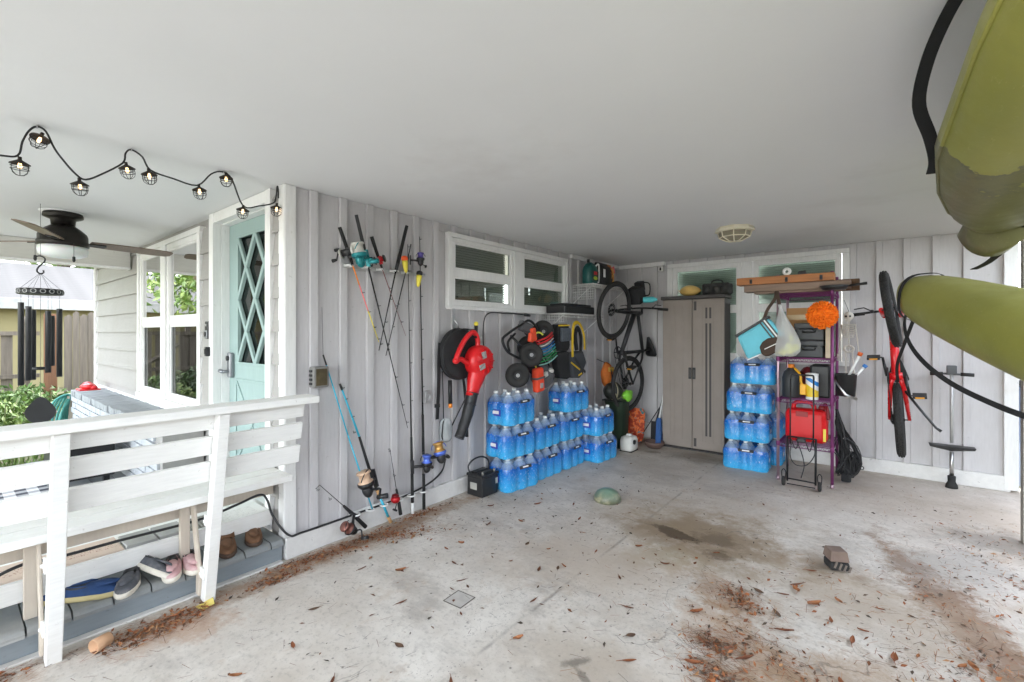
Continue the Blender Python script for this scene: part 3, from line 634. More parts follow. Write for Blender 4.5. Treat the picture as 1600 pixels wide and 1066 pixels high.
# ------------------------------------------------------------------ brick planter, box, rug and hose on the porch
M_brick = pm('painted_grey_brick', rgb((168,172,176)), .85, 0, .16, 7, .5, 45, dirt=(rgb((210,210,208)), .5, .6)); M_brick2 = pm('dark_grey_brick', rgb((146,150,152)), .85, 0, .2, 7, .5, 45)
pt = thing('brick_planter', 'long grey painted brick planter with a brick-on-edge top under the porch windows', 'planter', (-3.2,1.2,0))
m = MB(); m.bb((-5.09,1.085,-.06), (-1.36,1.362,.652)); part('core', m, pm('mortar', rgb((150,148,144)), .9, 0, .1, 9, .4, 60), pt)
b0 = None; x = -5.10
for k in range(52):
    if x > -1.42: break
    if b0 is None:
        mm = MB(); mm.bb((0,-.155,0), (.058,.15,.066)); b0 = part('cap_brick', mm, [M_brick2], pt, False, bevel=.006); c = b0
    else: c = inst(b0, pt)
    c.location = Vector((x, 1.21+random.uniform(-.008,.006), .654+random.uniform(-.003,.004)))-wloc(pt); c.rotation_euler = (random.uniform(-.01,.01), 0, random.uniform(-.02,.02)); x += .0715
b1 = None
for r_ in range(7):
    z = .16+r_*.0705; x = -5.10+(.105 if r_ % 2 else 0)
    while x < -1.56:
        if b1 is None:
            mm = MB(); mm.bb((0,0,0), (.2,.05,.06)); b1 = part('brick', mm, M_brick, pt, False, bevel=.005); c = b1
        else: c = inst(b1, pt)
        c.location = Vector((x, 1.062+random.uniform(-.004,.004), z))-wloc(pt); x += .2105
bx = thing('fire_pit_box', 'black metal box grill standing on the porch behind the bench slats', 'grill', (-2.55,.78,.141))
m = MB(); m.bb((-2.95,.60,.24), (-2.15,.95,.50)); part('body', m, M_blackm, bx, bevel=.01)
m = MB(); m.bb((-2.97,.58,.502), (-2.13,.97,.525)); part('lid', m, M_black, bx, bevel=.006)
m = MB(); m.tube([(-2.75,.60,.56),(-2.75,.57,.58),(-2.4,.57,.58),(-2.4,.60,.56)], .01, 6); m.bb((-2.76,.59,.5255),(-2.74,.61,.57)); m.bb((-2.41,.59,.5255),(-2.39,.61,.57)); part('lid_handle', m, M_steel, bx)
for x, y in ((-2.9,.65),(-2.2,.65),(-2.9,.9),(-2.2,.9)):
    m = MB(); m.bb((x-.02,y-.02,.142), (x+.02,y+.02,.2395)); part('leg', m, M_blackm, bx)
g = G('buffalo_check'); oc = g.map(g.co.outputs['Object'], (7.5,7.5,7.5)); s3 = g.sep(oc)
a = g.math('LESS_THAN', g.math('FRACT', g.math('ADD', s3[0], 50.25)), .5); b = g.math('LESS_THAN', g.math('FRACT', g.math('ADD', s3[1], 50.25)), .5)
cc = g.math('ADD', a, b); M_check = g.out(g.mix(g.math('MULTIPLY', cc, .5), rgb((232,232,232)), rgb((66,68,76))), .95)
m = MB(); m.bb((-3.3,.0,.1445), (-1.35,.58,.151)); solo('checked_rug', m, M_check, 'black and white buffalo check rug on the porch deck', 'rug', loc=(-2.3,.29,.1445))
m = MB(); m.bb((-5.06,1.10,.722), (-4.80,1.30,.735)); m.ball((-4.93,1.2,.765),(.12,.08,.04),14,8); m.ball((-4.97,1.2,.79),(.06,.05,.03)); m.ball((-4.85,1.24,.75),(.05,.04,.03))
solo('toy_car', m, pm('red_plastic', rgb((206,40,44)), .35), 'small red plastic toy on the far end of the brick planter', 'toy', loc=(-4.93,1.2,.722))
m = MB()
for k in range(5): m.tube(smooth_path([(-5.22+.02*k,1.02,.0),(-5.23+.02*k,1.04-.02*k,.35),(-5.2+.02*k,1.06,.60+.01*k),(-5.17+.025*k,1.05-.03*k,.62),(-5.13+.03*k,.98-.04*k,.42),(-5.13+.04*k,.93-.05*k,.0)], 5), .012, 6)
hs_ = thing('garden_hose', 'teal garden hose hung in loops at the end of the planter', 'hose', (-5.18,1.02,0)); part('loops', m, pm('teal_hose', rgb((70,150,140)), .5), hs_)
m = MB(); m.bb((-5.25,1.055,0), (-5.21,1.095,.66)); m.bb((-5.29,1.03,.61), (-5.11,1.05,.64)); part('stand', m, M_railend, hs_)
# ------------------------------------------------------------------ fishing rods and their racks
M_clip = pm('white_plastic', rgb((235,235,232)), .4, 0, .04); M_grip = pm('black_foam_grip', (.02,.02,.02), .9, 0, .2, 20, .4, 120); M_cork = pm('cork', rgb((196,152,104)), .85, 0, .25, 40, .4, 90)
M_blank = pm('black_rod_blank', (.025,.024,.024), .25, 0, .1); M_turq = pm('turquoise_rod', rgb((50,178,206)), .3, 0, .08); M_gold = pm('gold_spool', rgb((196,150,84)), .35, .6, .2); M_bluem = pm('blue_spool', rgb((92,120,214)), .3, .5, .2); M_red = pm('red_metal', rgb((178,26,34)), .3, .3, .1)
M_tealm = pm('teal_reel', rgb((32,128,132)), .3, .3, .15); M_pale = pm('pale_reel', rgb((206,204,196)), .4, .2, .1); M_orange = pm('orange_paint', rgb((238,140,48)), .4, 0, .1); M_pink = pm('pink_paint', rgb((240,128,128)), .4); M_yel = pm('yellow_paint', rgb((232,214,72)), .4); M_maroon = pm('maroon_blank', rgb((120,60,56)), .35)
rk = thing('rod_rack', 'upper white clip rack holding rods on the batten wall', 'rack', (.02,2.13,1.90))
m = MB(); m.bb((.009,1.775,1.905), (.018,2.50,1.935)); part('strip', m, pm('grey_strip', rgb((176,176,174)), .5, .3), rk, bevel=.002)
for yy in (1.815,1.955,2.08,2.20,2.31,2.46):
    m = MB(); m.torus(.024,.0065,16,6,T(.048,yy,1.922), R(20), R(340)); m.bb((.018,yy-.03,1.914),(.03,yy+.03,1.93)); part('clip', m, M_clip, rk)
rk = thing('rod_rack', 'lower ring rack for rod butts along the wall base', 'rack', (.03,2.16,.14))
m = MB(); m.bb((.016,1.82,.150), (.022,2.51,.172)); part('strip', m, pm('white_strip', rgb((225,225,222)), .5), rk, bevel=.002)
for yy in (1.858,1.973,2.095,2.236,2.348,2.472):
    m = MB(); m.torus(.028,.006,16,6,T(.058,yy,.16)); part('ring', m, M_clip, rk)
def spin_reel(par, c, ax, out, s, body, spool, rim):
    """open-face spinning reel: ax along the rod (towards the tip), out away from it"""
    M = frame(c, out, ax) @ Matrix.Scale(s, 4)
    m = MB(); m.tube([(0,0,0),(.03,0,.0),(.062,0,-.004)], [.008,.007,.010], 8, M=M); m.bb((-.006,-.008,-.035),(.004,.008,.035),M); m.ball((.075,0,-.012),(.022,.02,.03),12,8,M)
    r = part('reel', m, body, par)
    m = MB(); m.lathe([(.0,.012),(.026,.013),(.028,.02),(.020,.024),(.020,.048),(.027,.052),(.024,.058),(0,.06)], 18, M @ T(.075,0,0)); part('spool', m, spool, r)
    m = MB(); m.lathe([(.024,-.002),(.031,.008),(.031,.016),(.026,.018)], 18, M @ T(.075,0,0)); m.torus(.034,.0022,18,5,M @ T(.075,0,.030) @ RX(R(62)),0,math.pi); part('bail', m, rim, r)
    m = MB(); m.tube([(.078,.015,-.014),(.078,.045,-.014),(.082,.052,-.016),(.118,.056,-.03)], .0042, 6, M=M); m.tube([(.118,.05,-.03),(.118,.088,-.03)], [.008,.010], 8, M=M); part('crank', m, body, r)
    return r
def round_reel(par, c, ax, out, s, body, side):
    M = frame(c, out, ax) @ Matrix.Scale(s, 4)
    m = MB(); m.tube([(.028,-.03,0),(.028,.03,0)], .020, 16, M=M); m.bb((0,-.012,-.03),(.012,.012,.03),M); r = part('reel', m, body, par)
    for q in (-1, 1):
        m = MB(); m.tube([(.028,q*.031,0),(.028,q*.042,0)], [.030,.024], 18, M=M); part('side_plate', m, side, r)
    m = MB(); m.tube([(.028,.042,0),(.028,.056,0)], .005, 6, M=M); m.tube([(.0,.056,-.035),(.028,.058,0),(.056,.056,.035)], .004, 6, M=M)
    for q in (-1, 1): m.tube([(.028+q*.028,.056,q*.035),(.028+q*.028,.082,q*.035)], [.007,.011], 8, M=M)
    part('crank', m, M_black, r); return r
def rod(label, segs, guides=(), X0=.058, X1=.03):
    """segs: list of (y0,z0,y1,z1,r0,r1,mat,name) from butt to tip"""
    a = segs[0]; t = thing('fishing_rod', label, 'fishing rod', (X0, a[0], a[1]), 0, 'fishing rods on the wall'); n_ = len(segs)
    tot = sum(math.hypot(s[2]-s[0], s[3]-s[1]) for s in segs); d = 0
    def xx(q): return X0+(X1-X0)*q
    for y0, z0, y1, z1, r0, r1, mt, nm in segs:
        e = d+math.hypot(y1-y0, z1-z0); m = MB(); m.tube([(xx(d/tot),y0,z0),(xx((d+e)/2/tot),(y0+y1)/2,(z0+z1)/2),(xx(e/tot),y1,z1)], [r0,(r0+r1)/2,r1], 8); part(nm, m, mt, t); d = e
    y0, z0 = segs[0][0], segs[0][1]; y1, z1 = segs[-1][2], segs[-1][3]
    for q in guides:
        yy, zz = y0+(y1-y0)*q, z0+(z1-z0)*q
        m = MB(); m.torus(.009,.0016,12,4,T(xx(q)+.012,yy+.004,zz) @ RX(R(20))); m.tube([(xx(q),yy,zz+.012),(xx(q)+.008,yy,zz)], .0018, 4); part('guide', m, M_blackm, t)
    return t
S = lambda a, b: tuple(Vector((0, b[0]-a[0], b[1]-a[1])).normalized())
t = rod('fishing rod with orange, pink and yellow shaft, leftmost in the upper rack', [(1.729,2.174,1.815,1.978,.013,.012,M_grip,'grip'),(1.815,1.978,1.836,1.925,.012,.009,M_grip,'reel_seat'),(1.836,1.925,1.892,1.79,.0055,.005,M_orange,'orange_section'),(1.892,1.79,1.97,1.605,.005,.0042,M_pink,'pink_section'),(1.97,1.605,2.067,1.377,.0042,.0025,M_yel,'yellow_section')], (.55,.72,.86,.97))
round_reel(t, (.07,1.80,2.005), S((1.729,2.174),(1.836,1.925)), (.5,-.8,0), 1.25, M_black, M_pale)
t = rod('long dark rod with big teal and silver spinning reel in the upper rack', [(1.858,2.284,1.935,2.02,.012,.013,pm('slate_grip',(.05,.05,.052),.9),'grip'),(1.935,2.02,1.955,1.955,.013,.010,M_blank,'reel_seat'),(1.955,1.955,1.962,1.925,.008,.008,M_cork,'winding'),(1.962,1.925,2.335,.692,.0065,.002,M_blank,'blank')], (.4,.58,.74,.88,.97))
spin_reel(t, (.07,1.94,1.985), S((1.94,1.985),(1.858,2.284)), (.55,-.8,-.1), 1.75, M_tealm, M_pale, M_tealm)
t = rod('short rod with thin maroon shaft and small red and black reel in the upper rack', [(1.984,2.149,2.045,2.01,.014,.011,M_grip,'grip'),(2.045,2.01,2.085,1.92,.011,.008,M_blank,'reel_seat'),(2.085,1.92,2.316,1.423,.0035,.0015,M_maroon,'blank')], (.5,.68,.85))
round_reel(t, (.07,2.055,1.985), S((1.984,2.149),(2.085,1.92)), (.6,-.75,0), 1.0, M_red, M_blackm)
t = rod('rod leaning right with a long plain black grip in the upper rack', [(2.304,2.286,2.225,1.985,.013,.014,M_grip,'grip'),(2.225,1.985,2.205,1.915,.014,.012,M_black,'reel_seat'),(2.205,1.915,2.067,1.315,.006,.003,M_blank,'blank')], (.6,.78,.95))
t = rod('slim black rod with purple reel and yellow floats in the upper rack', [(2.345,2.15,2.322,2.05,.004,.004,M_blank,'butt'),(2.322,2.05,2.30,1.93,.008,.008,M_black,'reel_seat'),(2.30,1.93,2.129,1.274,.005,.003,M_blank,'blank')], (.55,.75,.95))
spin_reel(t, (.07,2.33,2.02), (0,.1,1), (.6,.8,0), 1.05, M_black, pm('purple_spool', rgb((92,80,150)), .35, .4), M_black)
for yy, zz, q in ((2.262,1.985,1),(2.40,1.885,-1)):
    m = MB(); m.lathe([(.004,-.075),(.014,-.06),(.022,.0),(.022,.02)], 12, T(.09,yy,zz) @ RX(R(8*q))); f_ = part('float', m, M_yel, t)
    m = MB(); m.lathe([(.022,.02),(.026,.03),(.024,.05),(.010,.058)], 12, T(.09,yy,zz) @ RX(R(8*q))); part('float_cap', m, pm('float_orange', rgb((240,96,40)), .4) if q > 0 else M_black, f_)
t = rod('tall black rod standing left of the pair in the lower rack, blue spooled reel', [(2.362,.012,2.361,.10,.013,.013,M_clip,'butt_cap'),(2.361,.10,2.359,.33,.013,.012,M_grip,'grip'),(2.359,.33,2.357,.44,.010,.013,M_black,'reel_seat'),(2.357,.44,2.354,.62,.011,.009,M_grip,'fore_grip'),(2.354,.62,2.335,2.15,.0065,.002,M_blank,'blank')], (.42,.56,.68,.79,.9,.99))
spin_reel(t, (.07,2.358,.385), (0,0,1), (.45,.85,0), 1.45, M_black, M_bluem, M_blackm)
t = rod('tall black rod standing right of the pair in the lower rack, gold spooled reel', [(2.478,.012,2.477,.30,.013,.012,M_grip,'grip'),(2.477,.30,2.476,.46,.011,.013,M_steel,'reel_seat'),(2.476,.46,2.473,.78,.012,.010,M_grip,'fore_grip'),(2.473,.78,2.456,2.23,.008,.0022,M_blank,'blank')], (.45,.55,.66,.78,.9,.99))
spin_reel(t, (.07,2.476,.42), (0,.25,1), (.5,.85,.2), 1.75, M_black, M_gold, M_bluem)
m = MB(); m.box((.075,2.49,.93), (.03,.05,.10)); m.torus(.026,.006,14,6,T(.09,2.49,.93) @ RY(R(90))); part('clip_on_guide', m, M_steel, t, bevel=.004)
t = rod('short rod with brown reel hanging low at the left end of the lower rack', [(1.936,.046,1.82,.185,.014,.013,M_grip,'grip'),(1.82,.185,1.768,.244,.012,.009,M_grip,'fore_grip'),(1.768,.244,1.60,.43,.003,.002,M_blank,'blank'),(1.60,.43,1.572,.41,.002,.002,M_blank,'tip')], (.75,.98))
spin_reel(t, (.07,1.835,.168), S((1.936,.046),(1.768,.244)), (.35,-.4,-.6), 1.35, M_black, pm('copper_spool', rgb((128,84,74)), .4, .5), M_blackm)
t = rod('thin turquoise rod section leaning beside the floodlight', [(1.99,.16,1.80,.73,.006,.005,M_turq,'lower_section'),(1.80,.73,1.645,1.23,.005,.0045,M_turq,'upper_section'),(1.645,1.23,1.622,1.30,.006,.006,M_black,'ferrule'),(1.622,1.30,1.617,1.62,.0015,.001,M_blank,'tip')], (.12,.4,.62))
t = rod('thick turquoise and black rod with cork butt and big cream reel in the lower rack', [(2.153,.01,2.13,.06,.013,.013,M_cork,'butt_cap'),(2.13,.06,2.065,.215,.010,.010,M_turq,'lower_section'),(2.065,.215,2.035,.285,.013,.012,M_cork,'grip'),(2.035,.285,1.98,.43,.010,.013,M_black,'reel_seat'),(1.98,.43,1.894,.704,.012,.009,M_grip,'fore_grip'),(1.894,.704,1.765,1.05,.008,.006,M_turq,'blank'),(1.765,1.05,1.748,1.093,.008,.008,M_black,'ferrule')], (.78,.9))
spin_reel(t, (.07,2.0,.385), S((2.153,.01),(1.894,.704)), (.55,-.8,-.1), 1.9, M_black, pm('cream_spool', rgb((214,180,150)), .4, .2), M_blackm)
t = rod('tiny rod with a red closed reel in the lower rack', [(2.245,.04,2.228,.16,.014,.013,M_grip,'grip'),(2.228,.16,2.212,.245,.012,.008,M_grip,'fore_grip'),(2.212,.245,2.165,.56,.003,.002,M_blank,'blank'),(2.165,.56,2.150,.562,.002,.002,M_blank,'tip')], (.6,.97))
m = MB(); M = frame((.085,2.175,.185), (0,.1,1), (1,0,0)); m.ball((0,0,0),(.032,.036,.036),14,10,M); r_ = part('reel', m, M_red, t)
m = MB(); m.lathe([(.03,0),(.026,.014),(.008,.022)], 14, frame((.085,2.175,.205),(1,0,0),(0,.1,1))); part('nose_cone', m, pm('dark_red', rgb((110,14,20)), .3, .3), r_); m = MB(); m.tube([(.11,2.16,.17),(.13,2.15,.16),(.14,2.13,.13)], .004, 6); m.tube([(.12,2.13,.13),(.16,2.13,.13)], .008, 8); part('crank', m, M_black, r_)

# ------------------------------------------------------------------ things hanging on the side wall
hk = thing('round_chair_bag', 'round black fabric bag with straps hanging from a grey hook', 'bag', (.06,2.86,1.05))
M_fab = pm('black_fabric', (.022,.022,.023), .95, 0, .3, 12, .5, 90)
MR = Matrix(((0,0,1,.045),(1,0,0,2.862),(0,1,0,1.262),(0,0,0,1)))
m = MB(); m.lathe([(0,0),(.20,.0),(.218,.012),(.222,.03),(.218,.05),(.20,.066),(.1,.076),(0,.078)], 40, MR @ Matrix.Diagonal((1,1.02,1,1))); part('body', m, M_fab, hk)
m = MB(); m.torus(.215,.006,40,6,MR @ T(0,0,.058)); m.torus(.222,.006,40,6,MR @ T(0,0,.012)); part('piping', m, M_black, hk)
m = MB(); m.ribbon(smooth_path([(.05,2.66,1.36),(.07,2.63,1.25),(.06,2.635,1.0),(.05,2.628,.72)],5), .035, .004, (0,1,0)); m.bb((.04,2.605,.82),(.06,2.65,.85)); part('strap', m, M_black, hk)
m = MB(); m.ribbon(smooth_path([(.05,2.93,1.08),(.06,2.95,.9),(.06,2.97,.66)],5), .03, .004, (0,1,0)); part('strap', m, M_black, hk)
m = MB(); m.ribbon([(.04,2.83,1.66),(.035,2.835,1.45)], .03, .006, (0,1,0)); m.tube(smooth_path([(.04,2.835,1.56),(.07,2.85,1.52),(.06,2.87,1.48),(.04,2.86,1.46)],4), .006, 6); part('hook', m, M_steel, hk)
for yy, z in ((2.755,1.04),(2.985,1.06)):
    m = MB(); m.tube([(.07,yy,z),(.07,yy+.005,z-.20)], .018, 10); r_ = part('folded_leg', m, M_black, hk); m = MB(); m.tube([(.07,yy+.005,z-.2005),(.07,yy+.006,z-.235)], .017, 10); part('foot', m, M_orange, r_)
bl = thing('leaf_blower', 'red electric leaf blower with black nozzle hanging on the side wall', 'leaf blower', (.2,2.98,.57))
M_redp = pm('red_blower_plastic', rgb((214,30,34)), .35, 0, .08, 5, .05); M_lab = pm('silver_label', rgb((190,188,184)), .4, .3, .1)
MV = Matrix(((0,0,1,.20),(1,0,0,2.985),(0,1,0,1.20),(0,0,0,1)))
m = MB(); m.lathe([(0,-.085),(.10,-.08),(.135,-.05),(.142,.0),(.135,.045),(.11,.07),(.05,.08),(0,.082)], 30, MV)
for k in range(10): m.bb((.045+.0,-.004,.07),(.105,.004,.088), MV @ RZ(k*math.pi/5))
m.loft([[Vector((.20+.075*s*math.cos(a), 2.985+dy+.095*s*math.sin(a), z)) for a in [2*math.pi*k/18 for k in range(18)]] for z, s, dy in ((1.20,1.0,.0),(1.10,1.0,-.02),(1.02,.85,-.05),(.96,.68,-.075),(.915,.66,-.09))])
part('housing', m, M_redp, bl)
m = MB(); m.tube(smooth_path([(.20,2.705,1.215),(.20,2.715,1.26),(.20,2.79,1.37),(.20,2.87,1.44),(.20,2.93,1.445),(.20,2.965,1.38),(.20,2.96,1.30)],5), .022, 10); m.tube(smooth_path([(.20,2.70,1.215),(.20,2.76,1.225),(.20,2.83,1.19),(.20,2.90,1.17)],5), .022, 10); m.ball((.20,2.70,1.215),(.03,.03,.028)); part('handle', m, M_redp, bl)
m = MB(); m.box((.285,2.955,1.255), (.006,.05,.06), rot=(R(15),0,0)); m.box((.285,2.935,1.155), (.006,.07,.045), rot=(R(15),0,0)); part('label_plate', m, M_lab, bl)
m = MB(); m.tube(smooth_path([(.20,2.897,.93),(.20,2.875,.86),(.20,2.835,.75),(.20,2.785,.65),(.20,2.735,.565)],4), [.060]+[.052]*4+[.050]*4+[.046]*4+[.042]*4, 16); nz = part('nozzle', m, M_black, bl)
m = MB(); m.torus(.0535,.004,20,6,frame((.20,2.866,.835),(1,0,0),(0,.35,1))); m.prism([(0,0),(.03,-.14),(.05,-.14),(.04,0)], -.01, .01, Matrix(((0,0,1,.20),(1,0,0,2.79),(0,1,0,.70),(0,0,0,1)))); part('nozzle_rib', m, M_black, nz)
m = MB(); m.tube([(.06,2.93,1.48),(.20,2.935,1.47)], .009, 8); m.tube([(.20,2.94,1.40),(.205,2.94,1.51)], .016, 10); hko = part('wall_peg', m, M_black, bl); m = MB(); m.ball((.205,2.94,1.525),.02); part('peg_tip', m, M_yel, hko)
m = MB(); m.tube(smooth_path([(.22,3.10,1.24),(.12,3.13,1.32),(.04,3.22,1.55),(.035,3.30,1.635),(.035,3.5,1.642),(.035,3.75,1.64),(.04,3.90,1.632)],5), .006, 6); m.tube([(.04,3.86,1.634),(.042,3.94,1.630)], .014, 8); part('power_cord', m, M_black, bl)
m = MB(); m.tube(smooth_path([(.20,2.90,1.0),(.1,2.86,.80),(.05,2.78,.62),(.05,2.72,.58)],4), .006, 6); part('power_cord', m, M_black, bl)
pb = thing('dry_bag', 'small clear plastic pouch hanging on a black cord under the round bag', 'pouch', (.06,2.71,.52))
g = G('clear_smoky_plastic'); M_clear = g.out((.7,.74,.74), .2, 0, Alpha=.45)
m = MB(); m.loft([[Vector((.065+.045*s*math.cos(a), 2.712+.06*s*math.sin(a), z)) for a in [2*math.pi*k/16 for k in range(16)]] for z, s in ((.525,.7),(.545,.98),(.62,1.05),(.69,.95),(.715,.6),(.72,.3))]); part('pouch', m, M_clear, pb)
m = MB(); m.box((.06,2.715,.61), (.03,.05,.10)); m.ball((.06,2.70,.66),(.02,.03,.03)); part('contents', m, pm('grey_content', rgb((120,122,120)), .5), pb, bevel=.006)
m = MB(); m.tube(smooth_path([(.06,2.69,.715),(.055,2.69,.9),(.05,2.685,1.12)],4), .005, 6); m.tube(smooth_path([(.07,2.69,.71),(.09,2.655,.68),(.085,2.65,.58),(.08,2.67,.54)],4), .006, 6); part('cord', m, M_black, pb)

# folded beach wagon with balloon tyres
wg = thing('beach_wagon', 'folded black beach wagon with fat balloon tyres hanging on the side wall', 'wagon', (.25,3.7,.95))
def balloon(c, ax, r=.118, wd=.085):
    M = frame(c, (0,0,1), ax); m = MB(); m.torus(r-wd*.5, wd*.5, 30, 14, M); o = part('tyre', m, M_rubber, wg)
    m = MB(); m.lathe([(.0,.012),(.025,.02),(.05,.014),(.056,.03),(.06,.03),(.06,-.03),(.0,-.03)], 24, M); rm = part('rim', m, M_black, o)
    m = MB(); m.torus(.014,.004,14,6,M @ T(0,0,.022)); m.ball((0,0,.02),(.008,.008,.006),8,6,M); part('hub', m, M_steel, rm)
balloon((.32,3.59,1.235), (.72,-.66,.18)); balloon((.27,3.44,1.045), (.70,-.62,.3)); balloon((.20,3.96,1.46), (.75,-.6,.1)); balloon((.13,3.80,1.30), (.7,-.6,.1))
m = MB(); m.tube(smooth_path([(.25,3.50,1.20),(.24,3.33,1.27),(.22,3.28,1.38),(.22,3.36,1.44),(.22,3.55,1.52),(.2,3.72,1.57),(.2,3.84,1.50),(.2,3.86,1.40)],5), .013, 8); m.tube(smooth_path([(.24,3.36,1.27),(.26,3.31,1.36),(.24,3.44,1.44)],5), .012, 8); m.tube([(.22,3.40,1.42),(.26,3.62,1.25),(.24,3.95,1.1)], .012, 8); m.tube([(.16,3.60,1.53),(.20,4.0,1.18),(.22,4.10,1.02)], .012, 8); part('frame', m, M_blackm, wg)
m = MB(); m.box((.2,3.66,1.50), (.05,.20,.11), rot=(R(-15),0,0)); part('folded_fabric', m, pm('grey_canvas', rgb((92,92,94)), .9), wg, bevel=.02)
m = MB(); m.box((.17,3.86,1.12), (.10,.36,.20), rot=(R(-35),0,0)); part('folded_body', m, M_fab, wg, bevel=.03)
for q, (cn, c) in enumerate((('red_strap',(208,40,44)),('red_strap',(208,40,44)),('white_cord',(226,224,216)),('blue_cord',(36,112,190)),('sky_cord',(70,160,214)),('teal_cord',(40,160,150)),('green_cord',(44,150,84)),('green_cord',(44,150,84)),('pale_cord',(150,200,190)))):
    o_ = q*.030; m = MB(); y0 = 3.70+.012*q
    m.tube(smooth_path([(.30-.004*q,y0,1.36-o_),(.33-.004*q,y0+.13,1.395-o_*1.05),(.30,y0+.28,1.45-o_)],4), .010 if q < 2 else .007, 7); part('bundled_pole', m, pm(cn, rgb(c), .5), wg)
m = MB(); m.box((.30,3.655,1.43), (.04,.06,.13), rot=(R(12),0,0)); m.box((.31,3.60,1.40), (.04,.06,.09), rot=(R(-10),0,0)); part('orange_handle', m, pm('orange_red', rgb((232,78,40)), .4), wg, bevel=.012)
m = MB(); m.torus(.05,.009,16,7,frame((.31,3.73,1.40),(0,0,1),(.8,-.5,0)),R(-60),R(110)); part('yellow_loop', m, pm('lime_yellow', rgb((206,214,74)), .5), wg)
pw = thing('throw_bag', 'orange throw bag with grey band hanging under the wagon wheels', 'pouch', (.30,3.72,.86))
m = MB(); m.box((.30,3.735,.98), (.07,.13,.24), rot=(R(6),0,0)); part('pouch', m, pm('orange_nylon', rgb((228,70,36)), .7, 0, .1, 10, .3), pw, bevel=.022)
m = MB(); m.box((.30,3.735,1.0), (.076,.136,.02), rot=(R(6),0,0)); part('band', m, pm('grey_band', rgb((90,90,92)), .7), pw); m = MB(); m.box((.335,3.745,.925), (.008,.05,.05)); part('label_patch', m, M_lab, pw)
m = MB(); m.tube(smooth_path([(.28,3.73,1.09),(.25,3.74,1.16),(.22,3.8,1.2)],4), .008, 6); part('cord', m, M_yel, pw)
gb = thing('mesh_bag', 'dark grey net bag with odds and ends hanging beside the orange pouch', 'bag', (.2,3.95,.9))
m = MB(); m.ball((.2,3.95,1.0),(.10,.14,.13),18,12,wob=.35,seed=3); part('net', m, pm('grey_net', rgb((84,84,86)), .8, 0, .3, 20, .5, 90), gb)
m = MB(); m.box((.285,3.88,1.02), (.03,.07,.05), rot=(R(20),0,0)); part('small_box', m, M_pale, gb, bevel=.008); m = MB(); m.ball((.27,4.0,1.05),(.03,.04,.03)); part('ball', m, M_pale, gb); m = MB(); m.tube([(.18,3.96,1.12),(.12,3.98,1.3)], .01, 6); part('cord', m, M_black, gb)
# buoyancy vest
vt = thing('life_vest', 'charcoal and black life vest with yellow straps hanging below the wire shelf', 'life vest', (.2,4.45,.95))
M_char = pm('charcoal_nylon', rgb((62,64,68)), .8, 0, .15, 10, .3, 80); M_yell = pm('yellow_webbing', rgb((214,176,40)), .7)
def pad(poly, x, th, mat, name, bev=.02):
    m = MB(); m.prism([(p[0], p[1]) for p in poly], x, x+th, Matrix(((0,0,1,0),(1,0,0,0),(0,1,0,0),(0,0,0,1)))); return part(name, m, mat, vt, bevel=bev)
pad([(4.17,1.54),(4.40,1.545),(4.43,1.30),(4.38,1.24),(4.18,1.25)], .16, .09, M_fab, 'upper_pocket')
pad([(4.20,1.50),(4.38,1.50),(4.39,1.36),(4.20,1.35)], .255, .03, pm('slate_mesh', rgb((86,92,100)), .9, 0, .3, 40, .5, 160), 'mesh_pocket', .01)
pad([(4.18,1.24),(4.42,1.24),(4.50,.96),(4.40,.93),(4.24,.95)], .14, .10, M_fab, 'left_panel'); pad([(4.40,1.22),(4.66,1.24),(4.74,1.10),(4.60,.93),(4.44,.94)], .17, .11, M_char, 'front_panel')
m = MB(); m.tube(smooth_path([(.28,4.42,1.18),(.29,4.40,1.38),(.26,4.48,1.54),(.25,4.62,1.55),(.26,4.70,1.42),(.27,4.70,1.25)],5), .022, 8, flat=.45); part('shoulder_strap', m, M_yell, vt)
m = MB(); m.tube(smooth_path([(.26,4.54,1.25),(.25,4.52,1.42),(.24,4.60,1.50),(.23,4.68,1.40),(.24,4.66,1.22)],5), .03, 8, flat=.6); part('shoulder_pad', m, M_fab, vt)
for a, b in (((.285,4.38,1.12),(.295,4.55,1.03)), ((.252,4.18,1.525),(.252,4.40,1.53)), ((.285,4.54,.965),(.285,4.61,.985))):
    m = MB(); m.ribbon([a, b], .016, .006, (0,0,1)); part('yellow_trim', m, M_yell, vt)
m = MB(); m.ribbon(smooth_path([(.27,4.43,1.20),(.29,4.56,1.08),(.28,4.70,.99)],4), .03, .006, (0,0,1)); m.tube(smooth_path([(.2,4.72,1.2),(.2,4.80,1.12),(.2,4.78,.98),(.2,4.74,.95)],4), .008, 6); part('side_strap', m, M_black, vt)

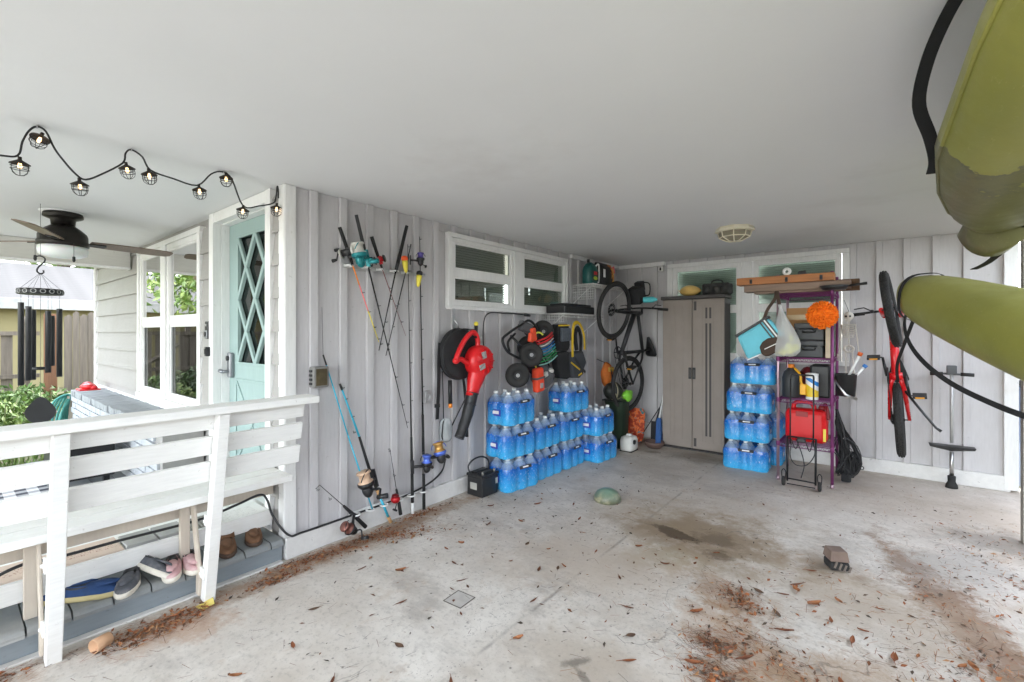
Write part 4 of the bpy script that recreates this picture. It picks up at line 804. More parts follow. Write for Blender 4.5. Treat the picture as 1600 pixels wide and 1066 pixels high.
# ------------------------------------------------------------------ wire shelves in the corner of the side wall
M_wire = pm('white_wire', rgb((226,226,222)), .4)
def wire_shelf(label, y0, y1, z, dp, drop):
    t = thing('wire_shelf', label, 'shelf', (0,(y0+y1)/2,z)); m = MB(); x = .012
    while x < dp+.001: m.tube([(x,y0,z),(x,y1,z)], .0026, 5); x += .03
    m.tube([(dp,y0,z),(dp,y1,z)], .005, 6); m.tube([(dp,y0,z-.035),(dp,y1,z-.035)], .004, 6); part('deck_wires', m, M_wire, t); m = MB(); yy = y0
    while yy < y1+.001: m.tube([(.012,yy,z+.004),(dp,yy,z+.004),(dp+.002,yy,z-.035)], .0022, 4); yy += .1
    part('cross_wires', m, M_wire, t); m = MB(); k = 0
    while k*.03 <= dp: m.tube([(.02+k*.03,y0,z),(.02+k*.03,y0,z-drop)], .0024, 4); k += 1
    for j in range(int(drop/.03)+1): m.tube([(.015,y0,z-j*.03),(dp,y0,z-j*.03)], .0024, 4)
    part('end_basket', m, M_wire, t)
    for yy in (y0+.02, y1-.02):
        m = MB(); m.tube([(.012,yy,z-.22),(dp-.02,yy,z-.01)], .005, 6); part('bracket', m, M_wire, t)
    return t
wire_shelf('lower white wire shelf beside the side window', 4.22, 5.10, 1.655, .30, .09); wire_shelf('upper white wire shelf under the ceiling in the corner', 4.86, 5.78, 2.03, .30, .18)
m = MB(); m.bb((.03,4.26,1.664), (.28,4.92,1.75)); m.bb((.05,4.30,1.75), (.26,4.88,1.775)); solo('black_case', m, M_black, 'long black plastic case lying on the lower wire shelf', 'case', loc=(.15,4.6,1.664), bevel=.012)
jg = thing('weedkiller_jug', 'dark green jug with a pale handle on the upper wire shelf', 'jug', (.2,4.97,2.038))
M_jug = pm('dark_teal_jug', rgb((24,84,80)), .35, 0, .1)
m = MB(); m.loft([[Vector((.19+.07*s*(abs(math.cos(a))**.6)*(1 if math.cos(a) > 0 else -1), 4.97+.105*s*(abs(math.sin(a))**.6)*(1 if math.sin(a) > 0 else -1), z)) for a in [2*math.pi*k/20 for k in range(20)]] for z, s in ((2.039,.92),(2.05,1),(2.20,1),(2.24,.9),(2.28,.6),(2.30,.3))]); part('body', m, M_jug, jg)
m = MB(); m.bb((.262,4.895,2.07), (.266,5.045,2.19)); lb = part('front_label', m, pm('green_label', rgb((40,70,66)), .5, 0, .5, 20), jg); m = MB(); m.bb((.2665,4.93,2.145), (.268,5.01,2.185)); part('red_patch', m, pm('label_red', rgb((196,40,44)), .5), lb); m = MB(); m.ball((.267,4.97,2.105),(.002,.05,.022)); part('yellow_patch', m, pm('label_lime', rgb((176,196,60)), .5, 0, .3, 60), lb)
m = MB(); m.tube(smooth_path([(.22,5.04,2.25),(.24,5.09,2.29),(.25,5.085,2.18),(.25,5.07,2.06)],5), .010, 7); part('hose_handle', m, M_clip, jg); m = MB(); m.tube([(.19,4.93,2.295),(.19,4.93,2.335)], .018, 10); part('cap', m, M_black, jg)
fb = thing('charcoal_bag', 'black bag printed with flames on the upper wire shelf', 'bag', (.2,5.3,2.038))
g = G('flame_print'); s3 = g.sep(g.co.outputs['Object']); nz_ = g.noise(g.co.outputs['Object'], 22, 4); fy = g.math('ADD', g.math('MULTIPLY', s3[1], 9), g.math('MULTIPLY', g.math('SUBTRACT', nz_, .5), 1.6))
M_flame = g.out(g.mix(g.ramp(fy, (.45, 0), (.6, 1)), (.012,.012,.013), g.mix(g.ramp(nz_, (.42, 0), (.58, 1)), rgb((226,96,34)), rgb((232,190,60)))), .45)
m = MB(); m.loft([[Vector((.19+.10*s*(abs(math.cos(a))**.7)*(1 if math.cos(a) > 0 else -1), 5.31+.19*s2*(abs(math.sin(a))**.7)*(1 if math.sin(a) > 0 else -1), z)) for a in [2*math.pi*k/22 for k in range(22)]] for z, s, s2 in ((2.039,.8,.85),(2.06,1,.95),(2.18,1,1),(2.27,.75,1.05),(2.30,.35,1.08),(2.325,.12,1.1))]); part('body', m, M_flame, fb)
m = MB(); m.box((.296,5.14,2.18), (.004,.05,.10)); part('white_print', m, M_clip, fb); m = MB(); m.box((.25,5.46,2.25), (.006,.09,.09), rot=(R(18),0,0)); part('pink_print', m, M_pink, fb)

# ------------------------------------------------------------------ packs of gallon water bottles
g = G('clear_bottle'); M_bot = g.out((.74,.84,.90), .06, 0, Alpha=.42, **{'Specular IOR Level': .8})
g = G('blue_shrink_film'); oi = g.new('ShaderNodeObjectInfo'); va = g.new('ShaderNodeVectorMath', operation='ADD'); o0 = g.co.outputs['Object']; rs = g.math('MULTIPLY', oi.outputs['Random'], 37.0); cxx = g.new('ShaderNodeCombineXYZ'); g.K.new(rs, cxx.inputs[0]); g.K.new(rs, cxx.inputs[1]); g.K.new(o0, va.inputs[0]); g.K.new(cxx.outputs[0], va.inputs[1]); oc = va.outputs[0]; z_ = g.sep(oc)[2]; nA = g.noise(g.map(oc, (26,26,9)), 1, 5, .65); nB = g.noise(oc, 34, 5, .65)
zz = g.math('ADD', g.math('MULTIPLY', z_, 4.4), g.math('MULTIPLY', g.math('SUBTRACT', nA, .5), .55))
c_ = g.mix(g.ramp(zz, (.1, 0), (.85, 1)), rgb((60,180,240)), rgb((4,102,198))); c_ = g.mix(g.ramp(nA, (.54, 0), (.62, .22)), c_, rgb((130,210,250))); c_ = g.mix(g.ramp(nB, (.60, 0), (.70, .6)), c_, rgb((20,92,176))); nC = g.noise(g.map(oc, (1,1,.45)), 95, 4, .7); c_ = g.mix(g.ramp(nB, (.28, .5), (.36, 0)), c_, rgb((190,228,250))); c_ = g.mix(g.ramp(nC, (.60, 0), (.68, .65)), c_, rgb((214,238,252))); c_ = g.mix(g.ramp(nC, (.30, .5), (.38, 0)), c_, rgb((8,62,150)))  # pale specks and patches paint white glints into the film colour
al = g.ramp(g.math('ADD', z_, g.math('MULTIPLY', g.math('SUBTRACT', nA, .5), .07)), (.19, .92), (.235, .28)); g.bump(g.mix(.5, nB, nA), .8, .012)
M_film = g.out(c_, .09, 0, Alpha=al, **{'Specular IOR Level': .9})
def make_pack():
    t = thing('water_pack', '', 'water pack', (0,0,0), 0, 'shrink wrapped packs of gallon water bottles'); p_ = .146; first = None
    for i in range(2):
        for j in range(3):
            if first is None:
                m = MB(); m.lathe([(0,.003),(.055,.0),(.069,.012),(.071,.06),(.068,.075),(.071,.09),(.071,.15),(.068,.165),(.071,.18),(.066,.205),(.050,.235),(.032,.262),(.020,.276),(.019,.286)], 18)
                first = part('bottle', m, M_bot, t, False); c = MB(); c.lathe([(.021,.281),(.0215,.299),(.019,.302),(0,.302)], 14); part('cap', c, M_clip, first, False)
                w_ = MB(); w_.lathe([(0,.006),(.052,.006),(.064,.014),(.066,.2),(.052,.222),(0,.223)], 14); part('water', w_, pm('water_blue', rgb((160,204,232)), .1, 0, .1, 5, 0), first, False); b_ = first
            else: b_ = copy_tree(first, t)
            b_.location = ((i-.5)*p_, (j-1)*p_, 0); b_.rotation_euler = (0, 0, random.uniform(0,6))
    rings = []; n_ = 60
    for z, s, off in ((.002,.95,0),(.02,1.0,.0),(.06,1.0,.002),(.11,1.0,-.001),(.16,1.0,.002),(.20,1.0,0),(.232,.95,0),(.25,.88,0),(.262,.80,0)):
        r_ = []
        for k in range(n_):
            a = 2*math.pi*k/n_; ca, sa = math.cos(a), math.sin(a); hx, hy = .148, .2215
            q = (abs(ca/hx)**6+abs(sa/hy)**6)**(-1/6); x, y = q*ca*s, q*sa*s
            sc_ = -.022*((0 if abs(y) > p_ else 1-abs(math.cos(math.pi*y/p_))) if abs(ca*hy) > abs(sa*hx) else (0 if abs(x) > p_/2 else 1-abs(math.sin(math.pi*x/p_))))
            f_ = 1+(sc_+off+.004*noise.noise(Vector((x*30,y*30,z*25))))/max(.1, math.hypot(x, y)); r_.append((x*f_, y*f_, z))
        rings.append(r_)
    m = MB(); m.loft(rings, True, True, False); part('shrink_film', m, M_film, t, False)
    for M in (T(.1475,.012,.208) @ RY(R(-24)), T(-.1475,-.012,.208) @ RY(R(24))):
        m = MB(); m.box((0,0,0), (.003,.15,.03), M); lb = part('label_tape', m, M_black, t, False); m = MB(); m.box((0,0,0), (.0045,.07,.012), M); part('label_print', m, M_clip, lb, False)
    for q in (-1, 1):
        m = MB(); m.box((q*.02,-.2155,.115), (.11,.002,.06)); lb = part('end_label', m, pm('label_deep_blue', rgb((44,66,170)), .3), t, False); m = MB(); m.box((q*.02,-.217,.118), (.07,.0015,.03)); part('label_print', m, M_clip, lb, False); break
    return t
pack0 = make_pack(); used = [False]
def pack(label, x, y, z, rz):
    if not used[0]: p = pack0; used[0] = True
    else: p = copy_tree(pack0)
    p['label'] = label; p.location = (x, y, z); p.rotation_euler = (0, 0, rz); return p
ph = .301; od = ['nearest the black battery', 'second from the battery', 'third from the battery', 'farthest from the battery']
bx_ = [(.24,3.42,-.14),(.225,3.88,-.03),(.235,4.335,.03),(.40,4.78,-.06)]
for k, (x, y, r_) in enumerate(bx_): pack('blue wrapped water pack on the floor by the side wall, '+od[k], x, y, .001, r_)
for k, (x, y, r_) in enumerate([(.22,3.405,-.08),(.22,3.86,.02),(.23,4.31,-.04),(.39,4.755,.05)]): pack('blue wrapped water pack in the middle row by the side wall, '+od[k], x, y, .001+ph, r_)
pack('blue wrapped water pack on top of the stack below the wagon wheels', .22, 3.41, .001+2*ph, .05); pack('blue wrapped water pack on top of the stack below the life vest', .26, 4.37, .001+2*ph, -.05)
for k, (dx, lab) in enumerate(((0,'bottom'),(.01,'second from the bottom'),(.03,'third from the bottom'),(.06,'topmost'))):
    pack('blue wrapped water pack in the stack right of the cabinet, %s' % lab, 1.825+dx, 5.46+.02*k, .001+k*ph, R(90)+random.uniform(-.05,.05))
for k, lab in enumerate(('lower','upper')): pack('%s blue wrapped water pack behind the purple rack leg' % lab, 1.90, 5.84, .001+k*ph, R(90)+.02)

# ------------------------------------------------------------------ battery
bt = thing('car_battery', 'black car battery with a carrying strap on the floor by the water packs', 'battery', (.15,3.09,0))
m = MB(); m.bb((.06,2.975,.001), (.245,3.185,.17)); part('case', m, M_black, bt, bevel=.008); m = MB(); m.bb((.055,2.97,.1705), (.25,3.19,.195)); m.bb((.09,2.99,.1952),(.14,3.17,.206)); m.bb((.17,2.99,.1952),(.215,3.17,.206)); part('lid', m, M_black, bt, bevel=.005)
for yy in (3.0,3.155):
    m = MB(); m.lathe([(.011,.195),(.010,.222),(0,.223)], 10, T(.225,yy,0)); part('terminal', m, pm('lead', rgb((150,148,140)), .6, .6), bt)
m = MB(); m.tube(smooth_path([(.10,2.975,.19),(.09,2.96,.26),(.10,3.02,.31),(.11,3.12,.315),(.12,3.19,.27),(.13,3.19,.19)],5), .008, 6); part('strap', m, M_black, bt); 
for qa, qb in (((.2455,3.15,.09),(.2475,3.18,.14)),((.10,2.9735,.06),(.18,2.9745,.12))): m = MB(); m.bb(qa, qb); part('sticker', m, pm('sticker', rgb((170,168,160)), .6), bt)

# ------------------------------------------------------------------ bicycles
def bicycle(name, label, Rr, Fr, b, frame_mat, rad, tyre_w, steer=0, knob=True, wb_scale=1.0, saddle=True, kick=False, fork_mat=None, fat=.018):
    """Rr, Fr: rear and front hubs in the world; b: the bicycle's up direction"""
    Rr, Fr = Vector(Rr), Vector(Fr); a = (Fr-Rr); wb = a.length; a.normalize(); b = Vector(b); b = (b-a*b.dot(a)).normalized(); n_ = a.cross(b)
    t = thing(name, label, 'bicycle', Rr); W = lambda x, y, z=0: Rr+a*x+b*y+n_*z
    def wheel(c, ax, nm):
        ax = Vector(ax).normalized(); M = frame(c, b if abs(b.dot(ax)) < .9 else a, ax); m = MB(); r_ = rad-tyre_w/2; m.torus(r_, tyre_w/2, 56, 10, M); ty = part('tyre', m, M_rubber, t)
        if knob:
            kn = MB()
            for k in range(64):
                for q in (-.5, 0, .5):
                    an = 2*math.pi*(k+(.5 if q == 0 else 0))/64; kn.box((0,0,0), (.007,.011,.011), M @ RZ(an) @ T(r_+tyre_w/2*math.cos(q*1.1)+.001, 0, tyre_w/2*math.sin(q*1.1)) @ RY(-q*1.1))
            part('tread', kn, M_rubber, ty)
        m = MB(); m.torus(r_-tyre_w/2-.004, .011, 48, 6, M, flat=.9); rm = part('rim', m, M_blackm, ty); m = MB()
        for k in range(24):
            an = 2*math.pi*k/24; q = .022 if k % 2 else -.022; m.tube([M @ Vector((.02*math.cos(an+.6),.02*math.sin(an+.6),q)), M @ Vector(((r_-tyre_w/2-.005)*math.cos(an),(r_-tyre_w/2-.005)*math.sin(an),0))], .0013, 4)
        part('spokes', m, M_steel, rm); m = MB(); m.lathe([(.006,-.065),(.006,-.04),(.022,-.035),(.014,-.02),(.014,.02),(.022,.035),(.006,.04),(.006,.065)], 12, M); m.lathe([(.045,.038),(.08,.038),(.08,.040),(.045,.040)], 24, M, cap=False); part('hub', m, M_blackm, rm)
    bbk = (.43,-.02); ht0 = (wb-.175,.40); ht1 = (wb-.215,.52); st1 = (.27,.44); sad = (.235,.60)
    tb = MB(); tb.tube([W(*bbk), W(*ht0)], [fat*1.25,fat*1.5], 12); tb.tube([W(*st1), W((ht0[0]+ht1[0])/2,(ht0[1]+ht1[1])/2+.02)], fat, 12); tb.tube([W(*bbk), W(*st1)], fat, 12); tb.tube([W(*ht0), W(*ht1)], fat*1.4, 12); tb.tube([W(bbk[0],bbk[1],-.045), W(bbk[0],bbk[1],.045)], fat*1.35, 12)
    for q in (-1, 1):
        tb.tube([W(bbk[0],bbk[1],q*.02), W(bbk[0]-.09,bbk[1],q*.045), W(.0,.0,q*.07)], [fat*.8,fat*.75,fat*.55], 8); tb.tube([W(st1[0],st1[1]-.03,q*.02), W(st1[0]-.06,st1[1]-.12,q*.05), W(0,.0,q*.07)], [fat*.7,fat*.65,fat*.5], 8)
    part('frame', tb, frame_mat, t)
    fk = MB(); fk.tube([W(ht0[0]+.01,ht0[1]-.02,-.07), W(ht0[0]+.01,ht0[1]-.02,.07)], .02, 10); fk.tube([W(*ht0), W(ht0[0]+.012,ht0[1]-.03)], .022, 10)
    for q in (-1, 1): fk.tube([W(ht0[0]+.01,ht0[1]-.02,q*.065), W(ht0[0]+.09,ht0[1]-.20,q*.066), W(wb,0,q*.066)], [.017,.020,.018], 10)
    part('fork', fk, fork_mat or M_blackm, t)
    wheel(Rr, n_, 'rear'); wheel(Fr, (n_*math.cos(steer)+a*math.sin(steer)), 'front')
    hb = MB(); top = (ht1[0]-.02,ht1[1]+.05); hb.tube([W(*ht1), W(*top)], .014, 8); hb.tube([W(*top), W(top[0]+.06,top[1]+.02)], .015, 8); hc = (top[0]+.06, top[1]+.02)
    hb.tube(smooth_path([W(hc[0]-.02,hc[1]+.02,-.34), W(hc[0],hc[1]+.015,-.15), W(hc[0]+.01,hc[1],0), W(hc[0],hc[1]+.015,.15), W(hc[0]-.02,hc[1]+.02,.34)],4), .012, 8); h_ = part('handlebar', hb, M_blackm, t)
    for q in (-1, 1):
        m = MB(); m.tube([W(hc[0]-.012,hc[1]+.018,q*.22), W(hc[0]-.02,hc[1]+.02,q*.35)], .017, 10); part('grip', m, M_rubber, h_); m = MB(); m.tube([W(hc[0]+.02,hc[1]-.005,q*.17), W(hc[0]+.06,hc[1]-.025,q*.22), W(hc[0]+.05,hc[1]-.03,q*.30)], .006, 6); m.ball(W(hc[0]+.01,hc[1],q*.16), .018, 10, 6); part('brake_lever', m, M_black, h_)
    sp = MB(); sp.tube([W(*st1), W(*sad)], .0145, 10); part('seat_post', sp, M_blackm, t)
    rings = []
    for q in range(11):
        u = q/10; L_ = -.13+.27*u; hw = .075*(1-u)**.8+.016; hw *= (.75 if q == 0 else 1); rings.append([W(sad[0]+L_+.02, sad[1]+.03+(.018*math.sin(k*math.pi*2/10)-.012*abs(u-.5)), hw*math.cos(k*math.pi*2/10)) for k in range(10)])
    m = MB(); m.loft(rings); part('saddle', m, M_black, t)
    ck = MB(); ck.torus(.075,.006,28,5,frame(W(bbk[0],bbk[1],.055),a,n_)); 
    for k in range(4): ck.tube([W(bbk[0],bbk[1],.055), W(bbk[0]+.073*math.cos(k*1.571+.4),bbk[1]+.073*math.sin(k*1.571+.4),.055)], .007, 5)
    cr = part('chainring', ck, M_blackm, t); ca = .35
    for q, an in ((1,ca),(-1,ca+math.pi)):
        e = (bbk[0]+.17*math.cos(an), bbk[1]+.17*math.sin(an)); m = MB(); m.tube([W(bbk[0],bbk[1],q*.06), W(e[0],e[1],q*.085)], [.014,.010], 8); c_ = part('crank_arm', m, M_blackm, t)
        m = MB(); m.box((0,0,0), (.095,.095,.02), frame(W(e[0],e[1],q*.15), b, a)); m.tube([W(e[0],e[1],q*.085), W(e[0],e[1],q*.11)], .007, 6); p = part('pedal', m, M_black, c_, bevel=.004); m = MB(); m.box((-.0485,0,0), (.003,.06,.013), frame(W(e[0],e[1],q*.15), b, a)); part('reflector', m, pm('amber_reflector', rgb((232,160,40)), .3), p)
    ch = MB(); ch.tube([W(bbk[0],bbk[1]+.075,.055), W(0,.035,.05)], .004, 4); ch.tube([W(bbk[0],bbk[1]-.075,.055), W(.03,-.09,.05), W(0,-.03,.05)], .004, 4); ch.lathe([(.012,-.008),(.05,-.006),(.045,.008),(.02,.02)], 20, frame(Rr+n_*.045,a,n_)); part('chain', ch, M_blackm, t)
    if kick: m = MB(); m.tube([W(.30,-.02,-.05), W(.12,-.12,-.17), W(.02,-.17,-.24), W(0,-.19,-.27)], [.011,.010,.010,.013], 8); part('kickstand', m, M_black, t)
    return t
M_dkf = pm('matte_black_frame', (.022,.022,.024), .45, .1, .1); M_redf = pm('red_bike_frame', rgb((216,28,34)), .28, 0, .05, 4, 0)
bk = bicycle('mountain_bike', 'black mountain bike hung nose up in the corner by the side wall', (.44,5.50,.80), (.42,5.16,1.72), (.15,.95,.3), M_dkf, .355, .05, .12, False, fat=.022)
m = MB(); m.lathe([(.035,0),(.037,.02),(.037,.12),(.02,.15),(.018,.17)], 14, frame((.62,5.55,1.86),(0,0,1),(.9,.3,.1))); solo('water_bottle', m, pm('turquoise_bottle', rgb((84,190,196)), .4), 'turquoise drinking bottle strapped to the handlebar of the black bike', 'bottle', loc=(.62,5.55,1.86))
m = MB(); m.box((.50,5.62,1.93), (.16,.20,.20), rot=(R(20),0,0)); m.box((.50,5.72,2.05), (.10,.10,.12), rot=(R(20),0,0)); m.tube(smooth_path([(.56,5.72,2.10),(.60,5.80,2.08),(.60,5.80,1.95),(.56,5.76,1.93)],4), .009, 6); solo('handlebar_bag', m, M_fab, 'black bag on the handlebar of the black bike', 'bag', loc=(.5,5.62,1.85), bevel=.03)
bicycle('mountain_bike', 'red mountain bike hung nose up against the back wall behind the kayak', (3.085,5.50,.655), (3.02,5.20,1.655), (.02,.95,.28), M_redf, .335, .066, -.10, True, kick=True, fork_mat=M_redf, fat=.024)
# ------------------------------------------------------------------ resin cabinet
M_cab = pm('taupe_resin', rgb((146,135,126)), .55, 0, .06, 6, .1, 90); M_cabd = pm('dark_taupe_resin', rgb((72,68,66)), .55, 0, .08)
cb = thing('storage_cabinet', 'tall taupe resin cabinet with two ribbed doors and a dark lid', 'cabinet', (1.14,5.93,0))
m = MB(); m.bb((.772,5.83,.015), (1.512,6.075,1.86)); part('carcass', m, M_cabd, cb, bevel=.006)
m = MB(); m.bb((.755,5.775,1.862), (1.528,6.078,1.905)); part('lid', m, M_cabd, cb, bevel=.008)
m = MB(); m.bb((.765,5.80,.0), (1.52,6.07,.0145)); part('base', m, M_cabd, cb)
for x0, x1, q in ((.775,1.138,0), (1.144,1.510,1)):
    m = MB(); m.bb((x0,5.80,.03), (x1,5.8285,1.858)); d_ = part('door', m, M_cab, cb, bevel=.006)
    w_ = x1-x0
    for a, b in ((.04,.10),(.13,.155),(.18,w_-.11),(w_-.09,w_-.03)) if q == 0 else ((.03,.12),(.14,.16),(.225,.245),(.27,w_-.03)):
        m = MB(); m.bb((x0+a,5.795,.12), (x0+b,5.7995,1.78)); part('raised_rib', m, M_cab, d_, bevel=.004)
    if q:
        for xx in (x0+.155,x0+.20):
            m = MB(); m.bb((xx,5.7945,1.62), (xx+.022,5.7965,1.75)); m.bb((xx,5.7945,.20), (xx+.022,5.7965,1.56)); part('slot', m, M_cabd, d_)
        
        for za, zb in ((1.72,1.83),(.06,.16)): m = MB(); m.bb((x0+.02,5.792,za),(x0+.05,5.7948,zb)); part('hinge_plate', m, M_cabd, d_)
    m = MB(); xh = 1.10 if q == 0 else 1.148; m.bb((xh,5.788,.88),(xh+.036,5.7949,1.02)); h_ = part('handle', m, M_black, d_, bevel=.004); m = MB(); m.bb((xh+.008,5.784,.905),(xh+.028,5.7875,.995)); part('latch', m, M_cabd, h_)
m = MB()
for k in range(5): m.bb((1.5125,5.86+k*.042,.1), (1.517,5.88+k*.042,1.80))
part('side_ribs', m, M_cabd, cb)
m = MB(); rings = []
for q in range(13):
    u = q/12; r_ = .062*math.sin(math.pi*min(1,u*1.02+.005))**.55*(1.15-.25*u)+.004; rings.append([Vector((.96+.26*u, 5.90+r_*math.cos(2*math.pi*k/14), 1.968+.006*math.sin(u*3)+r_*math.sin(2*math.pi*k/14))) for k in range(14)])
m.loft(rings); gd = thing('squash', 'yellow squash lying on top of the cabinet', 'squash', (1.09,5.9,1.906)); part('fruit', m, pm('squash_skin', rgb((206,170,96)), .5, 0, .15, 7, .2, 30, (1,3,3)), gd); m = MB(); m.tube([(.965,5.90,1.968),(.935,5.90,1.985)], [.016,.012], 8); part('stem', m, M_railend, gd)
cg = thing('camo_bag', 'black camouflage tool bag on top of the cabinet', 'bag', (1.40,5.92,1.906)); M_camo = pm('camo_fabric', (.03,.03,.028), .9, 0, .6, 16, .4, 60, dirt=((.09,.085,.075), .52, .7))
m = MB(); m.bb((1.24,5.84,1.908), (1.56,6.02,2.045)); part('body', m, M_camo, cg, bevel=.025); m = MB(); m.tube(smooth_path([(1.33,5.92,2.045),(1.35,5.92,2.075),(1.40,5.92,2.085),(1.45,5.92,2.075),(1.47,5.92,2.045)],4), .009, 6); part('handle', m, M_black, cg)
for x in (1.30,1.42,1.50):
    m = MB(); m.ball((x,5.84,1.965),(.045,.02,.05),10,7); part('pocket', m, M_camo, cg)
sc = thing('security_camera', 'small white security camera under the ceiling at the back wall corner', 'camera', (.66,6.08,2.27))
m = MB(); m.bb((.63,6.02,2.265), (.69,6.085,2.325)); part('body', m, M_clip, sc, bevel=.014); m = MB(); m.bb((.648,6.015,2.275),(.672,6.0195,2.315)); part('lens', m, M_black, sc, bevel=.004); m = MB(); m.tube([(.66,6.07,2.30),(.66,6.09,2.335)], .012, 8); part('mount', m, M_clip, sc)

# ------------------------------------------------------------------ clutter in the corner behind the packs
bn2 = thing('waste_bin', 'dark green bin standing in the corner behind the water packs', 'bin', (.33,5.42,0))
M_dgr = pm('dark_green_plastic', rgb((40,56,40)), .5); m = MB(); m.loft([[Vector((.33+s*.13*(abs(math.cos(a))**.6)*(1 if math.cos(a)>0 else -1), 5.42+s*.15*(abs(math.sin(a))**.6)*(1 if math.sin(a)>0 else -1), z)) for a in [2*math.pi*k/20 for k in range(20)]] for z, s in ((.001,.82),(.01,.86),(.55,1.0),(.57,1.06),(.585,1.06))]); part('body', m, M_dgr, bn2); m = MB(); m.box((.33,5.42,.597), (.27,.31,.02)); part('lid', m, M_black, bn2, bevel=.008)
m = MB(); m.ball((.33,5.30,.72),(.11,.14,.11),20,12,wob=.12,seed=5); h_ = thing('helmet', 'dark round helmet with cream straps on the bin in the corner', 'helmet', (.33,5.30,.61)); part('shell', m, pm('dark_olive_shell', (.03,.032,.026), .45, 0, .3, 8), h_)
m = MB(); m.torus(.115,.006,24,5,frame((.33,5.30,.72),(0,0,1),(.5,.8,.0))); m.tube([(.42,5.2,.70),(.40,5.28,.62),(.45,5.36,.66)], .005, 5); part('strap', m, pm('cream_strap', rgb((180,170,140)), .8), h_)
bp = thing('backpack', 'orange and yellow daypack hanging beside the black bike wheel', 'backpack', (.22,5.40,.75)); m = MB(); m.ball((.20,5.40,.90),(.07,.11,.17),16,12,wob=.15,seed=2); part('body', m, pm('orange_pack', rgb((206,112,44)), .8, 0, .2, 10, .3), bp)
m = MB(); m.box((.265,5.38,.98),(.03,.12,.06)); part('flap', m, pm('ochre_flap', rgb((196,150,60)), .8), bp, bevel=.012); m = MB(); m.tube(smooth_path([(.27,5.34,1.02),(.285,5.36,.92),(.26,5.42,.78)],4), .010, 6, flat=.4); m.tube([(.2,5.4,1.05),(.05,5.4,1.10)], .006, 5); part('strap', m, M_black, bp)
m = MB(); m.ball((.46,5.46,.655),(.05,.09,.08),14,9,wob=.3,seed=8); m.ball((.44,5.40,.66),(.04,.05,.05),10,7); solo('toy_sack', m, pm('lime_plastic', rgb((126,196,60)), .5), 'lime green plastic toy on the corner bin', 'toy', loc=(.46,5.46,.61))
fb_ = thing('swim_board', 'orange and blue patterned foam swim board leaning below the black bike', 'board', (.41,5.76,0)); g = G('board_print'); nb = g.noise(g.co.outputs['Object'], 18, 3); M_board = g.out(g.mix(g.ramp(nb, (.47,0),(.53,1)), rgb((176,62,38)), g.mix(g.ramp(nb, (.58,0),(.62,1)), rgb((232,120,60)), rgb((60,120,130)))), .7)
m = MB(); m.prism([(-.10,0),(.10,0),(.12,.1),(.12,.36),(.08,.44),(-.08,.44),(-.12,.36),(-.12,.1)], -.012, .012, T(.41,5.76,.012) @ RX(R(-12)) @ RX(R(90))); part('slab', m, M_board, fb_, bevel=.006)
cn = thing('canister', 'white and grey canister with a black badge on the floor by the corner', 'canister', (.53,5.33,0)); m = MB(); m.loft([[Vector((.53+.085*s*(abs(math.cos(a))**.55)*(1 if math.cos(a)>0 else -1), 5.33+.12*s*(abs(math.sin(a))**.55)*(1 if math.sin(a)>0 else -1), z)) for a in [2*math.pi*k/20 for k in range(20)]] for z, s in ((.012,.9),(.03,1),(.13,1),(.17,.85),(.185,.5))]); part('body', m, pm('offwhite_plastic', rgb((214,212,204)), .45), cn); m = MB(); m.ball((.62,5.29,.12),(.015,.035,.03),12,8); part('badge', m, M_black, cn); m = MB(); m.tube([(.53,5.33,.184),(.53,5.33,.205)], [.035,.03], 12); part('cap', m, M_clip, cn); m = MB(); m.bb((.45,5.23,.001),(.61,5.43,.012)); part('foot', m, M_black, cn, bevel=.004)
# poles and brushes
def stick(name, label, cat, a, b, r, mat, head=None):
    t = thing(name, label, cat, a); m = MB(); m.tube([a, b], r, 8); part('pole', m, mat, t)
    if head: part(head[0], head[1], head[2], t)
m = MB(); m.loft([[Vector((.68+dx, 5.80+dy*s, z)) for dx, dy in ((-.05,-.03),(.05,-.03),(.05,.03),(-.05,.03))] for z, s in ((.02,1.3),(.25,.9),(.30,.5))], smooth=False); stick('broom', 'black bristled broom leaning in the back corner', 'broom', (.68,5.80,.28), (.745,6.05,.78), .010, M_black, ('bristles', m, M_fab))
m = MB(); m.loft([[Vector((.735+dx*s, 5.78+dy*s, z)) for dx, dy in ((-.03,-.03),(.03,-.03),(.03,.03),(-.03,.03))] for z, s in ((.02,1.2),(.34,.8),(.36,.5))], smooth=False); stick('broom', 'blue headed broom with white pole beside the cabinet', 'broom', (.735,5.78,.34), (.748,6.04,.92), .010, M_clip, ('bristles', m, pm('blue_bristle', rgb((52,92,150)), .8, 0, .3, 40, .5, 120, (4,4,.5))))
stick('cane', 'thin dark stick leaning against the back wall corner', 'stick', (.43,5.82,.005), (.745,6.055,.62), .006, M_black); m = MB(); m.tube([(.755,5.83,.005),(.76,6.06,.68)], .013, 8); solo('wooden_handle', m, pm('brown_handle', rgb((120,84,60)), .6), 'brown wooden handle next to the cabinet side', 'handle', loc=(.755,5.83,0))
m = MB(); m.lathe([(0,.003),(.08,.0),(.115,.04),(.125,.075),(.12,.082),(.11,.078),(.10,.045),(.07,.02),(0,.018)], 26, T(.72,5.66,0)); solo('plant_bowl', m, pm('brown_bowl', rgb((98,78,70)), .6, 0, .15), 'brown plastic bowl on the floor left of the cabinet', 'bowl', loc=(.72,5.66,0))

